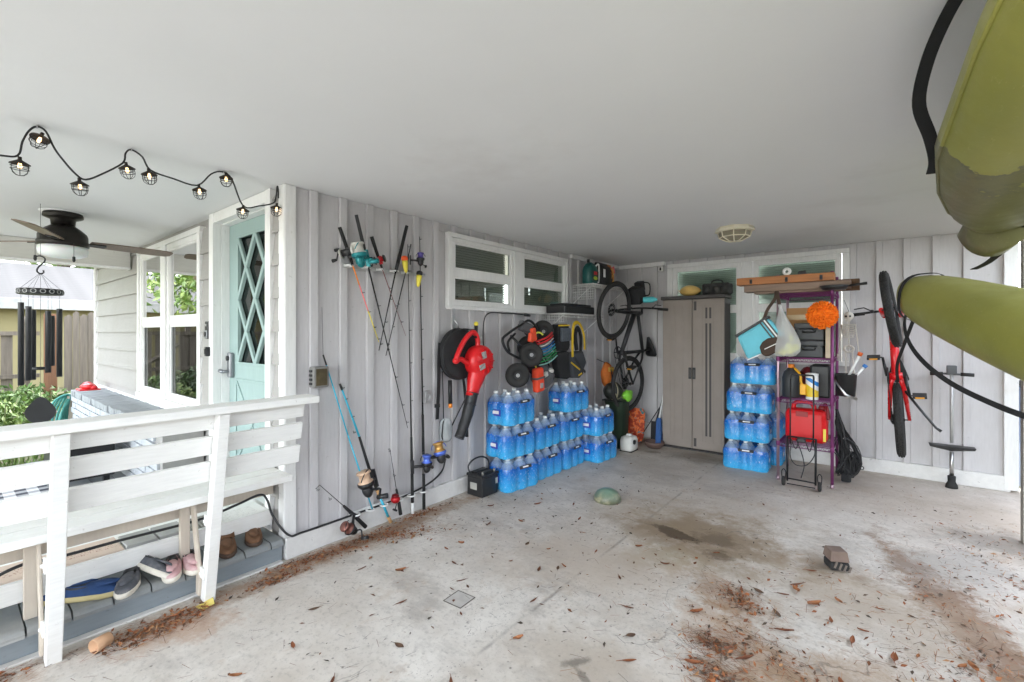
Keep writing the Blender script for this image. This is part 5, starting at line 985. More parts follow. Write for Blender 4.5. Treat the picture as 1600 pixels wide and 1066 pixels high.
# ------------------------------------------------------------------ purple wire rack and what stands on it
rk = thing('purple_wire_rack', 'tall purple metal wire rack right of the water packs', 'rack', (2.37,5.5,0)); M_pur = pm('purple_metallic', rgb((128,62,112)), .35, .35, .15); M_chr = pm('worn_pink_steel', rgb((176,150,160)), .35, .7, .2)
X0, X1, Y0, Y1 = 2.16, 2.60, 5.20, 5.78
for x, y in ((X0,Y0),(X1,Y0),(X0,Y1),(X1,Y1)):
    m = MB(); m.tube([(x,y,.04),(x,y,2.02)], .0135, 10); p = part('post', m, M_pur if x == X1 else M_chr, rk); m = MB(); m.lathe([(.012,0),(.017,.006),(.015,.04)], 10, T(x,y,.0)); part('foot', m, M_chr, p)
    m = MB()
    for z in (.37,.80,1.20,1.83): m.lathe([(.016,-.03),(.019,-.028),(.016,.012)], 10, T(x,y,z), cap=False)
    part('collar', m, M_pur, p)
for z in (.37,.80,1.20,1.83):
    m = MB()
    for zz in (z, z-.032):
        for a, b in (((X0,Y0),(X1,Y0)),((X1,Y0),(X1,Y1)),((X1,Y1),(X0,Y1)),((X0,Y1),(X0,Y0))): m.tube([(a[0],a[1],zz),(b[0],b[1],zz)], .0042, 6)
    for y in (Y0, Y1): m.tube([(X0+.02+(X1-X0-.04)*k/22, y, z-.016+(.016 if k % 2 else -.016)) for k in range(23)], .003, 5)
    for x in (X0, X1): m.tube([(x, Y0+.02+(Y1-Y0-.04)*k/28, z-.016+(.016 if k % 2 else -.016)) for k in range(29)], .003, 5)
    s_ = part('wire_shelf', m, M_pur, rk); m = MB(); y = Y0+.03
    while y < Y1: m.tube([(X0,y,z+.004),(X1,y,z+.004)], .0024, 4); y += .03
    part('deck_wires', m, M_pur, s_)
M_oak = pm('orange_brown_board', rgb((170,106,52)), .5, 0, .18, 5, .2, 30, (.6,9,9)); M_gb = pm('weathered_board', rgb((134,112,96)), .7, 0, .2, 5, .3, 30, (.6,9,9))
m = MB(); m.bb((1.86,5.16,1.86), (2.74,5.32,1.93)); m.bb((1.95,5.19,1.838), (2.70,5.28,1.8595)); solo('weathered_board', m, M_gb, 'weathered grey brown plank lying across the top of the purple rack', 'plank', loc=(2.3,5.24,1.838), bevel=.004)
t = thing('shelf_board', 'orange brown wooden shelf board with black hooks on top of the purple rack', 'plank', (2.2,5.24,1.931)); m = MB(); m.bb((1.795,5.14,1.932), (2.62,5.30,2.005)); part('board', m, M_oak, t, bevel=.004)
for x in (1.93,2.24,2.52):
    m = MB(); m.tube(smooth_path([(x,5.138,1.97),(x,5.12,1.95),(x,5.105,1.955),(x,5.10,1.975)],3), .006, 6); m.bb((x-.012,5.139,1.94),(x+.012,5.134,1.985)); part('hook', m, M_black, t)
m = MB(); m.bb((2.52,5.32,1.845), (2.80,5.42,1.95)); solo('offcut_block', m, pm('dark_offcut', rgb((92,66,44)), .7, 0, .3, 9), 'dark wooden offcut block at the right end of the rack top', 'block', loc=(2.66,5.37,1.845), bevel=.004)
m = MB(); m.torus(.026,.014,18,8,frame((2.235,5.20,2.046),(1,0,0),(.25,-1,0))); solo('tape_roll', m, M_clip, 'small white tape roll standing on the rack top board', 'tape', loc=(2.235,5.2,2.006))
m = MB(); m.box((2.36,5.22,2.02), (.07,.05,.026)); m.tube([(2.33,5.22,2.033),(2.39,5.22,2.04)], .010, 6); solo('clamp', m, M_black, 'small black clamp on the rack top board', 'clamp', loc=(2.36,5.22,2.006), bevel=.005)
fp = thing('frying_pan', 'black pan lying at the right corner of the rack top', 'pan', (2.62,5.14,1.80)); m = MB(); m.lathe([(0,0),(.09,0),(.115,.035),(.112,.036),(.088,.005),(0,.005)], 24, T(2.62,5.13,1.842)); part('bowl', m, M_black, fp); m = MB(); m.tube([(2.73,5.13,1.872),(2.86,5.12,1.885)], [.010,.013], 8); part('handle', m, M_black, fp)
# shelf 1.20: cartons and tool boxes
M_card = pm('cardboard', rgb((184,140,92)), .85, 0, .08, 5, .2, 60)
t = thing('carton', 'tan cardboard box behind the grey tool boxes on the rack', 'box', (2.40,5.62,1.207)); m = MB(); m.bb((2.19,5.50,1.208), (2.56,5.74,1.70)); part('carton_body', m, M_card, t, bevel=.003); m = MB(); m.bb((2.19,5.4985,1.58),(2.56,5.4995,1.63)); part('tape', m, pm('packing_tape', rgb((200,170,120)), .3), t)
m = MB(); m.bb((2.545,5.24,1.208), (2.585,5.49,1.66)); solo('flat_panel_box', m, pm('beige_card', rgb((206,190,166)), .8), 'flat beige carton standing on edge at the right of the rack', 'box', loc=(2.56,5.36,1.208), bevel=.003)
M_tool = pm('dark_grey_toolbox', rgb((62,64,66)), .5, 0, .1, 8, .15)
for k, lab in enumerate(('lower dark grey tool box on the middle shelf of the purple rack', 'upper dark grey tool box stacked on its twin in the purple rack')):
    z = 1.209+k*.168; t = thing('tool_box', lab, 'tool box', (2.41,5.36,z)); m = MB(); m.bb((2.285+.006*k,5.27,z), (2.525+.006*k,5.47,z+.108)); part('tray', m, M_tool, t, bevel=.01); m = MB(); m.bb((2.28+.006*k,5.265,z+.110), (2.53+.006*k,5.475,z+.165)); part('lid', m, M_tool, t, bevel=.01)
    m = MB(); m.tube([(2.36,5.262,z+.09),(2.36,5.245,z+.075),(2.46,5.245,z+.075),(2.46,5.262,z+.09)], .008, 6); part('handle', m, M_black, t)
    for x in (2.315,2.495):
        m = MB(); m.bb((x-.014,5.2645,z+.08),(x+.014,5.258,z+.125)); part('latch', m, M_black, t)
# shelf .80
t = thing('garden_sprayer', 'charcoal jug with orange cap and yellow hose on the rack shelf', 'sprayer', (2.25,5.32,.807)); m = MB(); m.loft([[Vector((2.255+.08*s*math.cos(a), 5.33+.08*s*math.sin(a), z)) for a in [2*math.pi*k/18 for k in range(18)]] for z, s in ((.808,.9),(.82,1),(1.0,1),(1.06,.8),(1.10,.35))]); part('tank', m, pm('charcoal_plastic', rgb((56,58,60)), .5), t); m = MB(); m.tube([(2.255,5.33,1.10),(2.255,5.33,1.135)], .030, 12); part('cap', m, M_orange, t)
m = MB(); m.tube(smooth_path([(2.29,5.28,1.10),(2.34,5.25,1.04),(2.35,5.25,.96),(2.38,5.25,.92)],5), .012, 8); m.box((2.365,5.235,.90),(.05,.03,.10)); part('yellow_wand', m, pm('tool_yellow', rgb((232,170,30)), .4), t, bevel=.008)
m = MB(); m.ball((2.40,5.50,1.03),(.09,.06,.08),14,9,wob=.3,seed=4); m.tube([(2.36,5.45,1.0),(2.36,5.44,.82)], .03, 8); solo('drill', m, pm('dark_red_tool', rgb((104,24,30)), .5), 'dark red and black power tool at the back of the rack shelf', 'tool', loc=(2.38,5.48,.807))
m = MB(); m.bb((2.40,5.42,.807),(2.57,5.70,1.13)); solo('black_tote', m, M_black, 'black tote standing behind the wipes tub on the rack', 'tote', loc=(2.48,5.56,.807), bevel=.02)
t = thing('wipes_tub', 'white tub of wipes with blue and yellow label on the rack', 'tub', (2.44,5.25,.807)); MT = T(2.437,5.262,0); m = MB(); m.lathe([(.05,.808),(.052,.815),(.052,1.03),(.049,1.036)], 24, MT); part('tub', m, M_clip, t); m = MB(); m.lathe([(.0535,1.037),(.0535,1.055),(.03,1.062),(0,1.062)], 24, MT); part('lid', m, M_clip, t)
g = G('wipes_label'); s3 = g.sep(g.co.outputs['Object']); dg = g.math('ADD', s3[2], g.math('MULTIPLY', s3[0], .7)); M_wl = g.out(g.mix(g.ramp(dg, (.0,0),(.001,1)), rgb((236,200,50)), g.mix(g.math('GREATER_THAN', dg, .045), rgb((240,240,238)), g.mix(g.math('GREATER_THAN', dg, .085), rgb((40,130,206)), rgb((240,240,238))))), .4)
m = MB(); m.lathe([(.0527,-.09),(.0527,.09)], 24, cap=False); o = part('label_wrap', m, M_wl, t, False); o.location = Vector((2.437,5.262,.925))-wloc(t)
bkx = thing('bucket', 'black bucket of painting tools at the right edge of the rack', 'bucket', (2.655,5.30,.807)); m = MB(); m.lathe([(.0,.862),(.07,.862),(.085,1.06),(.09,1.065),(.084,1.066),(.068,.872),(0,.872)], 20, T(2.70,5.28,0)); part('pail', m, M_black, bkx); m = MB(); m.tube([(2.60,5.26,1.04),(2.70,5.2,.88),(2.78,5.25,.84)], .012, 8); m.tube([(2.62,5.28,1.06),(2.595,5.24,1.03)], .006, 6); part('hanging_loop', m, M_steel, bkx)
for (a, b, c, lab) in (((2.70,5.29,1.0),(2.80,5.24,1.24),(236,110,50),'white handled brush with orange tip in the black bucket'), ((2.72,5.27,.98),(2.83,5.30,1.13),(60,120,190),'white handled brush with blue tip in the black bucket')):
    t = thing('paint_brush', lab, 'brush', a); m = MB(); m.tube([a, b], .012, 8); part('handle', m, M_clip, t); d_ = (Vector(b)-Vector(a)).normalized(); m = MB(); m.tube([Vector(b)+d_*.001, Vector(b)+d_*.03], [.018,.02], 8); part('tip', m, pm('tip_%d' % c[2], rgb(c), .5), t)
# red jerry can on the lowest shelf
M_can = pm('red_jerry_plastic', rgb((214,22,28)), .35, 0, .06, 5, .05); t = thing('jerry_can', 'red plastic fuel can on the lowest shelf of the purple rack', 'fuel can', (2.38,5.36,.377))
m = MB(); m.bb((2.205,5.28,.378), (2.555,5.46,.70)); part('body', m, M_can, t, bevel=.045); m = MB(); m.tube(smooth_path([(2.27,5.37,.69),(2.28,5.37,.745),(2.33,5.37,.762),(2.42,5.37,.755),(2.45,5.37,.70)],5), .02, 10); part('handle', m, M_can, t)
m = MB(); m.box((2.35,5.2765,.655),(.10,.006,.05)); part('embossed_panel', m, pm('dark_red_emboss', rgb((150,16,20)), .4), t, bevel=.002); m = MB(); m.tube([(2.50,5.37,.69),(2.52,5.36,.745)], [.035,.03], 12); m.tube(smooth_path([(2.52,5.36,.74),(2.54,5.33,.76),(2.56,5.29,.70),(2.565,5.28,.62)],4), .014, 8); part('spout', m, pm('spout_dark_red', rgb((120,20,26)), .5), t); m = MB(); m.box((2.535,5.279,.47),(.022,.004,.12)); part('sticker', m, M_yel, t)
m = MB(); m.bb((2.24,5.50,.376),(2.57,5.74,.40)); solo('wood_offcut', m, M_gb, 'wooden board lying on the lowest rack shelf', 'board', loc=(2.4,5.62,.376))
# hanging bags
t = thing('cooler_bag', 'turquoise and brown beach bag with black and white stripes hanging tilted on the rack', 'bag', (2.08,5.08,1.2)); M_turb = pm('turquoise_canvas', rgb((112,196,212)), .85, 0, .08, 8, .3, 90); M_brn = pm('brown_canvas', rgb((74,58,48)), .9, 0, .2, 10, .4)
MB_ = T(2.02,5.10,1.40) @ RY(R(-33)) 
def slabp(poly, y0, y1, mat, name, bev=.012): m = MB(); m.prism(poly, -y1, -y0, MB_ @ RX(R(90))); return part(name, m, mat, t, bevel=bev)
slabp([(-.21,-.13),(.19,-.15),(.17,.12),(-.17,.12)], -.05, .05, M_turb, 'panel', .03); slabp([(-.18,.115),(.18,.115),(.18,.14),(-.18,.14)], -.045, .045, M_black, 'zip_edge', .006)
for k, (a, b) in enumerate(((.09,.103),(.118,.131),(.146,.159))): slabp([(a,-.145),(b,-.145),(b-.01,.118),(a-.01,.118)], -.055, -.0505, M_black, 'stripe', 0)
slabp([(.132,-.145),(.145,-.145),(.135,.118),(.122,.118)], -.054, -.0505, M_clip, 'stripe', 0)
slabp([(-.07,-.15),(-.05,-.08),(0,-.05),(.06,-.045),(.12,-.07),(.2,-.10),(.205,-.17),(.05,-.20),(-.05,-.19)], -.062, .062, M_brn, 'base_patch', .014); slabp([(-.02,-.125),(.12,-.135),(.12,-.128),(-.02,-.118)], -.0645, -.0622, M_clip, 'piping', 0); slabp([(-.21,-.135),(-.08,-.15),(-.08,-.14),(-.208,-.125)], -.054, -.0505, M_clip, 'piping', 0)
m = MB(); m.ribbon(smooth_path([(2.06,5.06,1.58),(2.09,5.09,1.68),(2.14,5.15,1.78),(2.15,5.19,1.86),(2.17,5.15,1.78),(2.20,5.10,1.62),(2.19,5.08,1.50)],5), .03, .004, (1,0,0)); part('shoulder_strap', m, M_brn, t)
t = thing('lemon_bag', 'translucent white bag of yellow balls hanging on the rack post', 'bag', (2.23,5.08,1.22)); g = G('thin_white_plastic'); M_thin = g.out((.88,.88,.86), .35, 0, Alpha=.42)
for k, (x, y, z) in enumerate(((2.16,5.09,1.275),(2.22,5.07,1.265),(2.28,5.08,1.275),(2.32,5.11,1.31),(2.25,5.10,1.33),(2.19,5.11,1.335),(2.27,5.13,1.39),(2.21,5.12,1.40))): m = MB(); m.ball((x,y,z),.034,12,8); part('yellow_ball', m, pm('tennis_yellow', rgb((214,214,70)), .8, 0, .12, 20), t)
rings = []
for z, s, cx_ in ((1.222,.35,2.235),(1.235,.8,2.235),(1.27,1.06,2.235),(1.34,1.05,2.24),(1.41,.9,2.235),(1.50,.62,2.225),(1.58,.38,2.21),(1.64,.2,2.20),(1.68,.10,2.195),(1.72,.14,2.19)): rings.append([Vector((cx_+.118*s*(1+.10*math.sin(k*3)*(1 if z > 1.3 else .5))*math.cos(2*math.pi*k/36), 5.10+.075*s*(1+.10*math.sin(k*3))*math.sin(2*math.pi*k/36), z+.006*math.sin(k*2.1))) for k in range(36)])
m = MB(); m.loft(rings, cap=False); part('bag_film', m, M_thin, t)
t = thing('wash_mitt', 'fluffy orange microfibre wash mitt hanging on the rack', 'mitt', (2.53,5.1,1.5)); M_fluf = pm('orange_chenille', rgb((246,120,14)), .95, 0, .1, 20, .4); m = MB(); m.ball((2.53,5.10,1.61),(.105,.05,.105),18,12); part('core', m, M_fluf, t); m = MB()
for k in range(420):
    d_ = Vector((random.gauss(0,1),random.gauss(-.25,.7),random.gauss(0,1))).normalized(); p = Vector((2.53+.10*d_.x,5.10+.05*d_.y,1.61+.10*d_.z)); e = p+Vector((d_.x,d_.y*.8,d_.z-.3)).normalized()*random.uniform(.022,.034); m.tube([p, (p+e)/2+Vector((0,0,-.001)), e], [.0058,.0062,.0045], 5)
part('tufts', m, M_fluf, t, kind='stuff')
# folding luggage cart
t = thing('luggage_cart', 'folding black luggage cart with two small wheels in front of the purple rack', 'cart', (2.375,5.03,0)); Yc = 5.03
m = MB()
for x in (2.262,2.487): m.tube([(x,Yc,.05),(x,Yc+.03,.47)], .009, 8)
for x in (2.282,2.467): m.tube([(x,Yc+.03,.40),(x,Yc+.06,1.02)], .0065, 8)
m.tube(smooth_path([(2.282,Yc+.06,1.01),(2.285,Yc+.06,1.045),(2.31,Yc+.06,1.05),(2.44,Yc+.06,1.05),(2.464,Yc+.06,1.045),(2.467,Yc+.06,1.01)],3), .008, 8); m.tube([(2.262,Yc+.03,.465),(2.487,Yc+.03,.465)], .008, 8); m.tube([(2.255,Yc,.075),(2.495,Yc,.07)], .007, 8); m.tube([(2.262,Yc-.02,.03),(2.487,Yc-.02,.03)], .005, 6); part('frame', m, M_blackm, t)
for x in (2.232,2.518):
    m = MB(); m.torus(.033,.011,22,8,frame((x,Yc,.0445),(0,0,1),(1,0,0)),flat=1.3); w_ = part('wheel', m, M_rubber, t); m = MB(); m.lathe([(.0,-.012),(.026,-.012),(.026,.012),(0,.012)], 16, frame((x,Yc,.0445),(0,0,1),(1,0,0))); part('hub', m, M_blackm, w_)
    m = MB(); m.tube(smooth_path([(x-.012,Yc+.01,.06),(x-.016,Yc+.01,.13),(x,Yc+.01,.155),(x+.016,Yc+.01,.13),(x+.012,Yc+.01,.06)],4), .0045, 6); part('foot_loop', m, M_blackm, t)
m = MB()
for pp in ([(2.30,Yc+.02,.44),(2.285,Yc,.30),(2.33,Yc-.02,.22),(2.42,Yc-.02,.23),(2.48,Yc,.33),(2.47,Yc+.02,.43)], [(2.33,Yc+.02,.45),(2.375,Yc,.34),(2.40,Yc-.01,.22),(2.375,Yc-.01,.10)], [(2.29,Yc+.02,.45),(2.33,Yc+.01,.36),(2.36,Yc+.01,.46)], [(2.40,Yc+.02,.46),(2.44,Yc+.01,.35),(2.46,Yc+.02,.45)]): m.tube(smooth_path(pp,5), .009, 6, flat=.5)
part('bungee', m, M_black, t); m = MB(); m.box((2.375,Yc+.01,.445),(.07,.03,.04)); part('clip', m, M_black, t, bevel=.008)
# skeleton decoration
t = thing('toy_skeleton', 'small white plastic skeleton hanging from the rack by the back wall', 'skeleton', (2.71,5.74,.72)); M_bone = pm('bone_plastic', rgb((222,218,208)), .5, 0, .1, 20)
def bone(m, a, b, r=.006): a, b = Vector(a), Vector(b); m.tube([a, a+(b-a)*.12, a+(b-a)*.5, a+(b-a)*.88, b], [r*1.5,r,r*.85,r,r*1.5], 7)
m = MB(); m.ball((2.70,5.74,1.615),(.042,.048,.045),16,12); m.box((2.695,5.705,1.575),(.04,.03,.03)); sk = part('skull', m, M_bone, t)
for q in (-1,1): m = MB(); m.ball((2.695+q*.016,5.697,1.612),(.010,.006,.011),8,6); part('eye_socket', m, M_black, sk)
m = MB()
for k in range(16): m.ball((2.70,5.755,1.56-k*.018),(.009,.009,.007),8,5)
part('spine', m, M_bone, t); m = MB()
for k in range(7): m.torus(.038+.012*math.sin(k*.5),.0035,18,5,T(2.70,5.74,1.515-k*.018) @ Matrix.Diagonal((1,.7,1,1)) @ RX(R(12)))
m.tube([(2.70,5.712,1.51),(2.70,5.708,1.42)], .005, 6); bone(m,(2.65,5.745,1.53),(2.75,5.745,1.53),.005); part('rib_cage', m, M_bone, t); m = MB(); m.torus(.034,.010,16,7,T(2.70,5.745,1.285) @ Matrix.Diagonal((1.1,.6,1,1)) @ RX(R(70))); part('pelvis', m, M_bone, t)
for q in (-1,1):
    m = MB(); bone(m,(2.70+q*.052,5.74,1.53),(2.70+q*.068,5.735,1.38)); bone(m,(2.70+q*.068,5.735,1.38),(2.70+q*.082,5.725,1.24),.005)
    for f_ in range(4): bone(m,(2.70+q*(.078+.005*f_),5.72,1.235),(2.70+q*(.076+.008*f_),5.715,1.165),.0025)
    part('arm', m, M_bone, t); m = MB(); bone(m,(2.70+q*.028,5.745,1.27),(2.71+q*.032,5.735,1.04),.007); bone(m,(2.71+q*.032,5.735,1.04),(2.72+q*.034,5.74,.82),.006); m.ball((2.72+q*.034,5.72,.80),(.013,.03,.010),8,5); part('leg', m, M_bone, t)
m = MB(); m.tube([(2.70,5.74,1.66),(2.66,5.76,1.78)], .002, 4); part('hanging_cord', m, M_black, t)
# safety harness
t = thing('safety_harness', 'tangled black harness and straps hanging to the floor by the rack', 'harness', (2.70,5.60,.0)); m = MB()
random.seed(21)
for k in range(15):
    x = 2.66+random.uniform(-.02,.10); y = 5.55+random.uniform(-.07,.08); pp = [(2.615,5.50,.70-.01*k), (2.64+random.uniform(-.02,.03),y,.56-random.uniform(0,.1)), (x+random.uniform(-.03,.05),y+random.uniform(-.03,.03),.36), (x+random.uniform(-.05,.08),y,.18), (x+random.uniform(-.04,.07),y+random.uniform(-.05,.05),random.uniform(.02,.13)), (x+random.uniform(-.06,.09),y,.25+random.uniform(0,.12))]
    m.tube(smooth_path(pp,4), .015, 6, flat=.3)
part('webbing', m, M_black, t); m = MB()
for c, s_ in (((2.68,5.52,.33),(.07,.05,.16)), ((2.72,5.53,.15),(.08,.06,.20)), ((2.77,5.55,.14),(.05,.05,.12)), ((2.69,5.50,.055),(.08,.07,.09))): m.box(c, s_, rot=(random.uniform(-.3,.3),random.uniform(-.3,.3),random.uniform(-.4,.4)))
part('leg_pad', m, M_fab, t, bevel=.015); m = MB()
for k in range(6): m.torus(.016,.004,12,5,T(2.66+.03*k,5.49-.004*k,.42-.05*k) @ RX(R(80)))
part('buckle', m, M_blackm, t)

# ------------------------------------------------------------------ pole with T handle and triangular plate
t = thing('gym_pole', 'grey pole with T handle and black triangular plate standing by the back wall', 'pole', (3.467,5.93,0)); M_pol = pm('light_grey_pole', rgb((186,186,184)), .4, .3)
m = MB(); m.tube([(3.467,5.93,.42),(3.467,5.93,1.07)], .013, 12); part('upper_tube', m, M_pol, t); m = MB(); m.tube([(3.467,5.93,.10),(3.467,5.93,.335)], .016, 12); part('lower_tube', m, M_steel, t)
m = MB(); m.tube([(3.36,5.93,1.065),(3.575,5.93,1.06)], .010, 10); m.box((3.467,5.93,1.10),(.07,.05,.085)); hd = part('handle', m, pm('dark_grey_plastic', rgb((82,84,86)), .5), t, bevel=.006)
for q in (-1,1): m = MB(); m.tube([(3.467+q*.06,5.93,1.063),(3.467+q*.15,5.93,1.06)], .017, 10); part('grip', m, M_rubber, hd)
m = MB(); m.loft([[Vector((3.467+x*s, 5.93+y*s, z)) for x, y in ((-.16,-.05),(.16,-.05),(.16,.04),(-.16,.04))] for z, s in ((.345,.12),(.375,.95),(.392,1),(.396,.98))], smooth=False); part('plate', m, M_black, t, bevel=.004); m = MB(); m.lathe([(.0,.001),(.045,.001),(.042,.03),(.028,.06),(.03,.11),(.02,.115)], 18, T(3.467,5.93,0)); part('rubber_foot', m, M_rubber, t)

# ------------------------------------------------------------------ ceiling light
t = thing('ceiling_light', 'cream octagonal flush ceiling light with smoked panes', 'light', (1.92,4.52,2.398)); M_crm = pm('cream_cast_metal', rgb((228,220,196)), .5, 0, .06); M_smk = pm('smoked_pane', rgb((140,132,112)), .25, 0, .15, 12)
m = MB(); m.lathe([(.155,0),(.158,-.012),(.165,-.02),(.165,-.034),(.145,-.04)], 8, smooth=False); part('base_ring', m, M_crm, t, False); m = MB(); m.lathe([(.135,-.040),(.125,-.085),(.06,-.118),(.02,-.120)], 8, smooth=False, cap=False); part('pane', m, M_smk, t, False); m = MB()
for k in range(8):
    a = 2*math.pi*k/8; C_ = lambda r_, z: (r_*math.cos(a), r_*math.sin(a), z); m.tube([C_(.138,-.040),C_(.128,-.086),C_(.062,-.119),C_(.022,-.123)], .005, 5)
m.tube([(.128*math.cos(2*math.pi*k/8),.128*math.sin(2*math.pi*k/8),-.086) for k in range(8)], .005, 5, closed=True); m.lathe([(.026,-.118),(.022,-.126),(0,-.128)], 8); part('cage', m, M_crm, t, False); t.rotation_euler.z = R(10)

# ------------------------------------------------------------------ kayaks
def kayak(name, label, nose, d, up, st, mat, keel=None, n_=28, mats=None):
    nose, d = Vector(nose), Vector(d).normalized(); up = Vector(up); up = (up-d*up.dot(d)).normalized(); sdv = d.cross(up)
    t = thing(name, label, 'kayak', nose+d*1.4-up*.25); rings = []
    for s, hw, top, bot, ch in st:
        r_ = []
        for k in range(n_):
            a = 2*math.pi*k/n_; ca, sa = math.cos(a), math.sin(a); e = .62 if sa > 0 else ch
            x = hw*(abs(ca)**e)*(1 if ca > 0 else -1); z = (top if sa > 0 else bot)*(abs(sa)**(.8 if sa > 0 else .9))*(1 if sa > 0 else -1)
            r_.append(nose+d*s+sdv*x+up*z)
        rings.append(r_)
    m = MB(); m.loft(rings); hull = part('hull', m, mat, t); o = hull
    if not keel: sub = o.modifiers.new('smooth', 'SUBSURF'); sub.levels = 1; sub.render_levels = 2
    m = MB()
    for q in (0, n_//2): m.tube([r_[q]+(r_[q]-(r_[0]+r_[n_//2])/2).normalized()*.001 for r_ in rings[4:-2]], .006, 8)
    if keel: part('gunwale', m, mat, t); 
    if keel:
        m = MB(); k_ = int(n_*keel); m.tube([r_[k_]*1.0 for r_ in rings[4:-2]], .011, 8); part('keel_rib', m, mat, t)
    return t, rings, (nose, d, up, sdv)
def olive(name, scr):
    g = G(name); oc = g.co.outputs['Object']; a = g.noise(oc, 2.0, 5, .6); b = g.noise(oc, 9, 6, .65); c = g.mix(g.ramp(a, (.35,0),(.65,1)), rgb((128,128,58)), rgb((146,144,70)))
    if scr:
        y_ = g.sep(oc)[1]; ed = g.math('MULTIPLY', g.math('ADD', y_, g.math('MULTIPLY', g.math('SUBTRACT', g.noise(oc, 4, 6, .65), .5), 1.1)), .5); c = g.mix(g.ramp(ed, (.10,0),(.107,.95),(.135,.75)), c, rgb((86,83,64)))
    s_ = g.noise(g.map(oc, (3,1,3)), 26, 6, .7); c = g.mix(g.ramp(s_, (.60,0),(.70,.4)), c, rgb((166,160,104))); g.bump(b, .12, .01); return g.out(c, g.ramp(b, (.3,.3),(.7,.45)))
stA = [(0,.05,.04,.05,.8),(.03,.09,.10,.10,.75),(.12,.13,.145,.15,.7),(.35,.17,.165,.18,.65),(.7,.22,.17,.19,.6),(1.1,.28,.17,.19,.55),(1.6,.32,.17,.19,.5),(2.2,.33,.17,.19,.5),(2.8,.25,.15,.17,.6),(3.2,.10,.1,.1,.7),(3.3,.02,.03,.03,.8)]
kA, rA, fA = kayak('kayak', 'lower olive kayak slung on black straps at the right', (3.10,4.25,1.735), (.50,-.86,-.30), (-.10,0,1), stA, olive('olive_polyethylene', False))
stB = [(0,.095,.03,.135,.98),(.004,.10,.035,.14,.98),(.20,.105,.05,.145,.98),(.204,.107,.06,.085,.95),(.30,.14,.09,.10,.8),(.5,.22,.12,.135,.7),(.8,.30,.14,.16,.62),(1.15,.36,.14,.17,.58),(1.7,.38,.13,.17,.5),(2.4,.36,.13,.17,.5),(3.0,.2,.10,.12,.6),(3.2,.03,.03,.03,.8)]
kB, rB, fB = kayak('kayak', 'upper olive kayak with scuffed end hanging close under the ceiling at the right', (3.35,3.16,1.945), (.085,-1,.14), (-.30,0,1), stB, olive('olive_polyethylene_scuffed', True), keel=.66)
M_web = pm('black_webbing', (.014,.014,.015), .85, 0, .3, 30, .4, 200, (1,1,1))
def strap(label, pts, wd, side, name='tie_down_strap'):
    m = MB(); m.ribbon(smooth_path(pts, 6), wd, .003, side); return solo(name, m, M_web, label, 'strap', 'black webbing straps of the kayaks', loc=pts[0])
def around(fr, s, scale, st, k0=0, k1=1.0, n_=30):
    nose, d, up, sd_ = fr; hw = top = bot = 0
    for a, b in zip(st, st[1:]):
        if a[0] <= s <= b[0]: f_ = (s-a[0])/(b[0]-a[0]); hw, top, bot = [a[i]+(b[i]-a[i])*f_ for i in (1,2,3)]; ch = a[4]
    out = []
    for k in range(n_+1):
        a = 2*math.pi*(k0+(k1-k0)*k/n_); ca, sa = math.cos(a), math.sin(a); e = .62 if sa > 0 else ch
        out.append(nose+d*s+sd_*(hw+scale)*(abs(ca)**e)*(1 if ca > 0 else -1)+up*((top if sa > 0 else bot)+scale)*(abs(sa)**.85)*(1 if sa > 0 else -1))
    return out
m = MB(); m.ribbon(around(fA, .16, .008, stA), .028, .003, fA[1]); solo('tie_down_strap', m, M_web, 'black strap looped round the nose of the lower kayak', 'strap', 'black webbing straps of the kayaks', loc=tuple(fA[0]+fA[1]*.16))
# straps between kayaks, wall and post
strap('black strap drooping from the lower kayak nose out to the right', [(3.10,4.10,1.64),(3.08,4.02,1.50),(3.10,3.86,1.38),(3.16,3.66,1.27),(3.25,3.40,1.18),(3.36,3.12,1.12),(3.47,2.86,1.085),(3.62,2.5,1.07)], .026, (.3,.2,1))
strap('black strap running from the red bike frame up to the lower kayak', [(3.07,5.28,1.02),(3.06,5.0,1.18),(3.10,4.62,1.38),(3.14,4.25,1.56)], .022, (1,0,0))
for lab, fr_, st_, s_ in (('sling strap round the middle of the lower kayak', fA, stA, 1.35), ('sling strap round the near end of the lower kayak', fA, stA, 2.6), ('sling strap round the middle of the upper kayak', fB, stB, 1.95), ('sling strap round the near end of the upper kayak', fB, stB, 2.7)):
    pts = around(fr_, s_, .006, st_, .0, .999); t = thing('kayak_sling', 'black webbing '+lab, 'strap', tuple(pts[0]), 0, 'slings that hold the kayaks'); m = MB(); m.ribbon(pts, .04, .003, fr_[1]); part('loop', m, M_web, t)
    for q in (0, 15): m = MB(); m.ribbon([pts[q], (pts[q].x, pts[q].y, 2.399)], .04, .003, fr_[1]); part('riser', m, M_web, t)
strap('short black strap between the two kayaks', [(3.46,2.86,1.93),(3.44,3.1,1.88),(3.40,3.42,1.82),(3.36,3.60,1.80)], .03, (1,0,0))
strap('wide black strap hanging from the ceiling in front of the upper kayak', [(3.15,1.72,2.396),(3.11,1.80,2.35),(3.075,1.90,2.28),(3.06,1.99,2.19),(3.09,2.06,2.10),(3.105,2.10,2.03),(3.10,2.12,1.99)], .038, (1,.6,0))

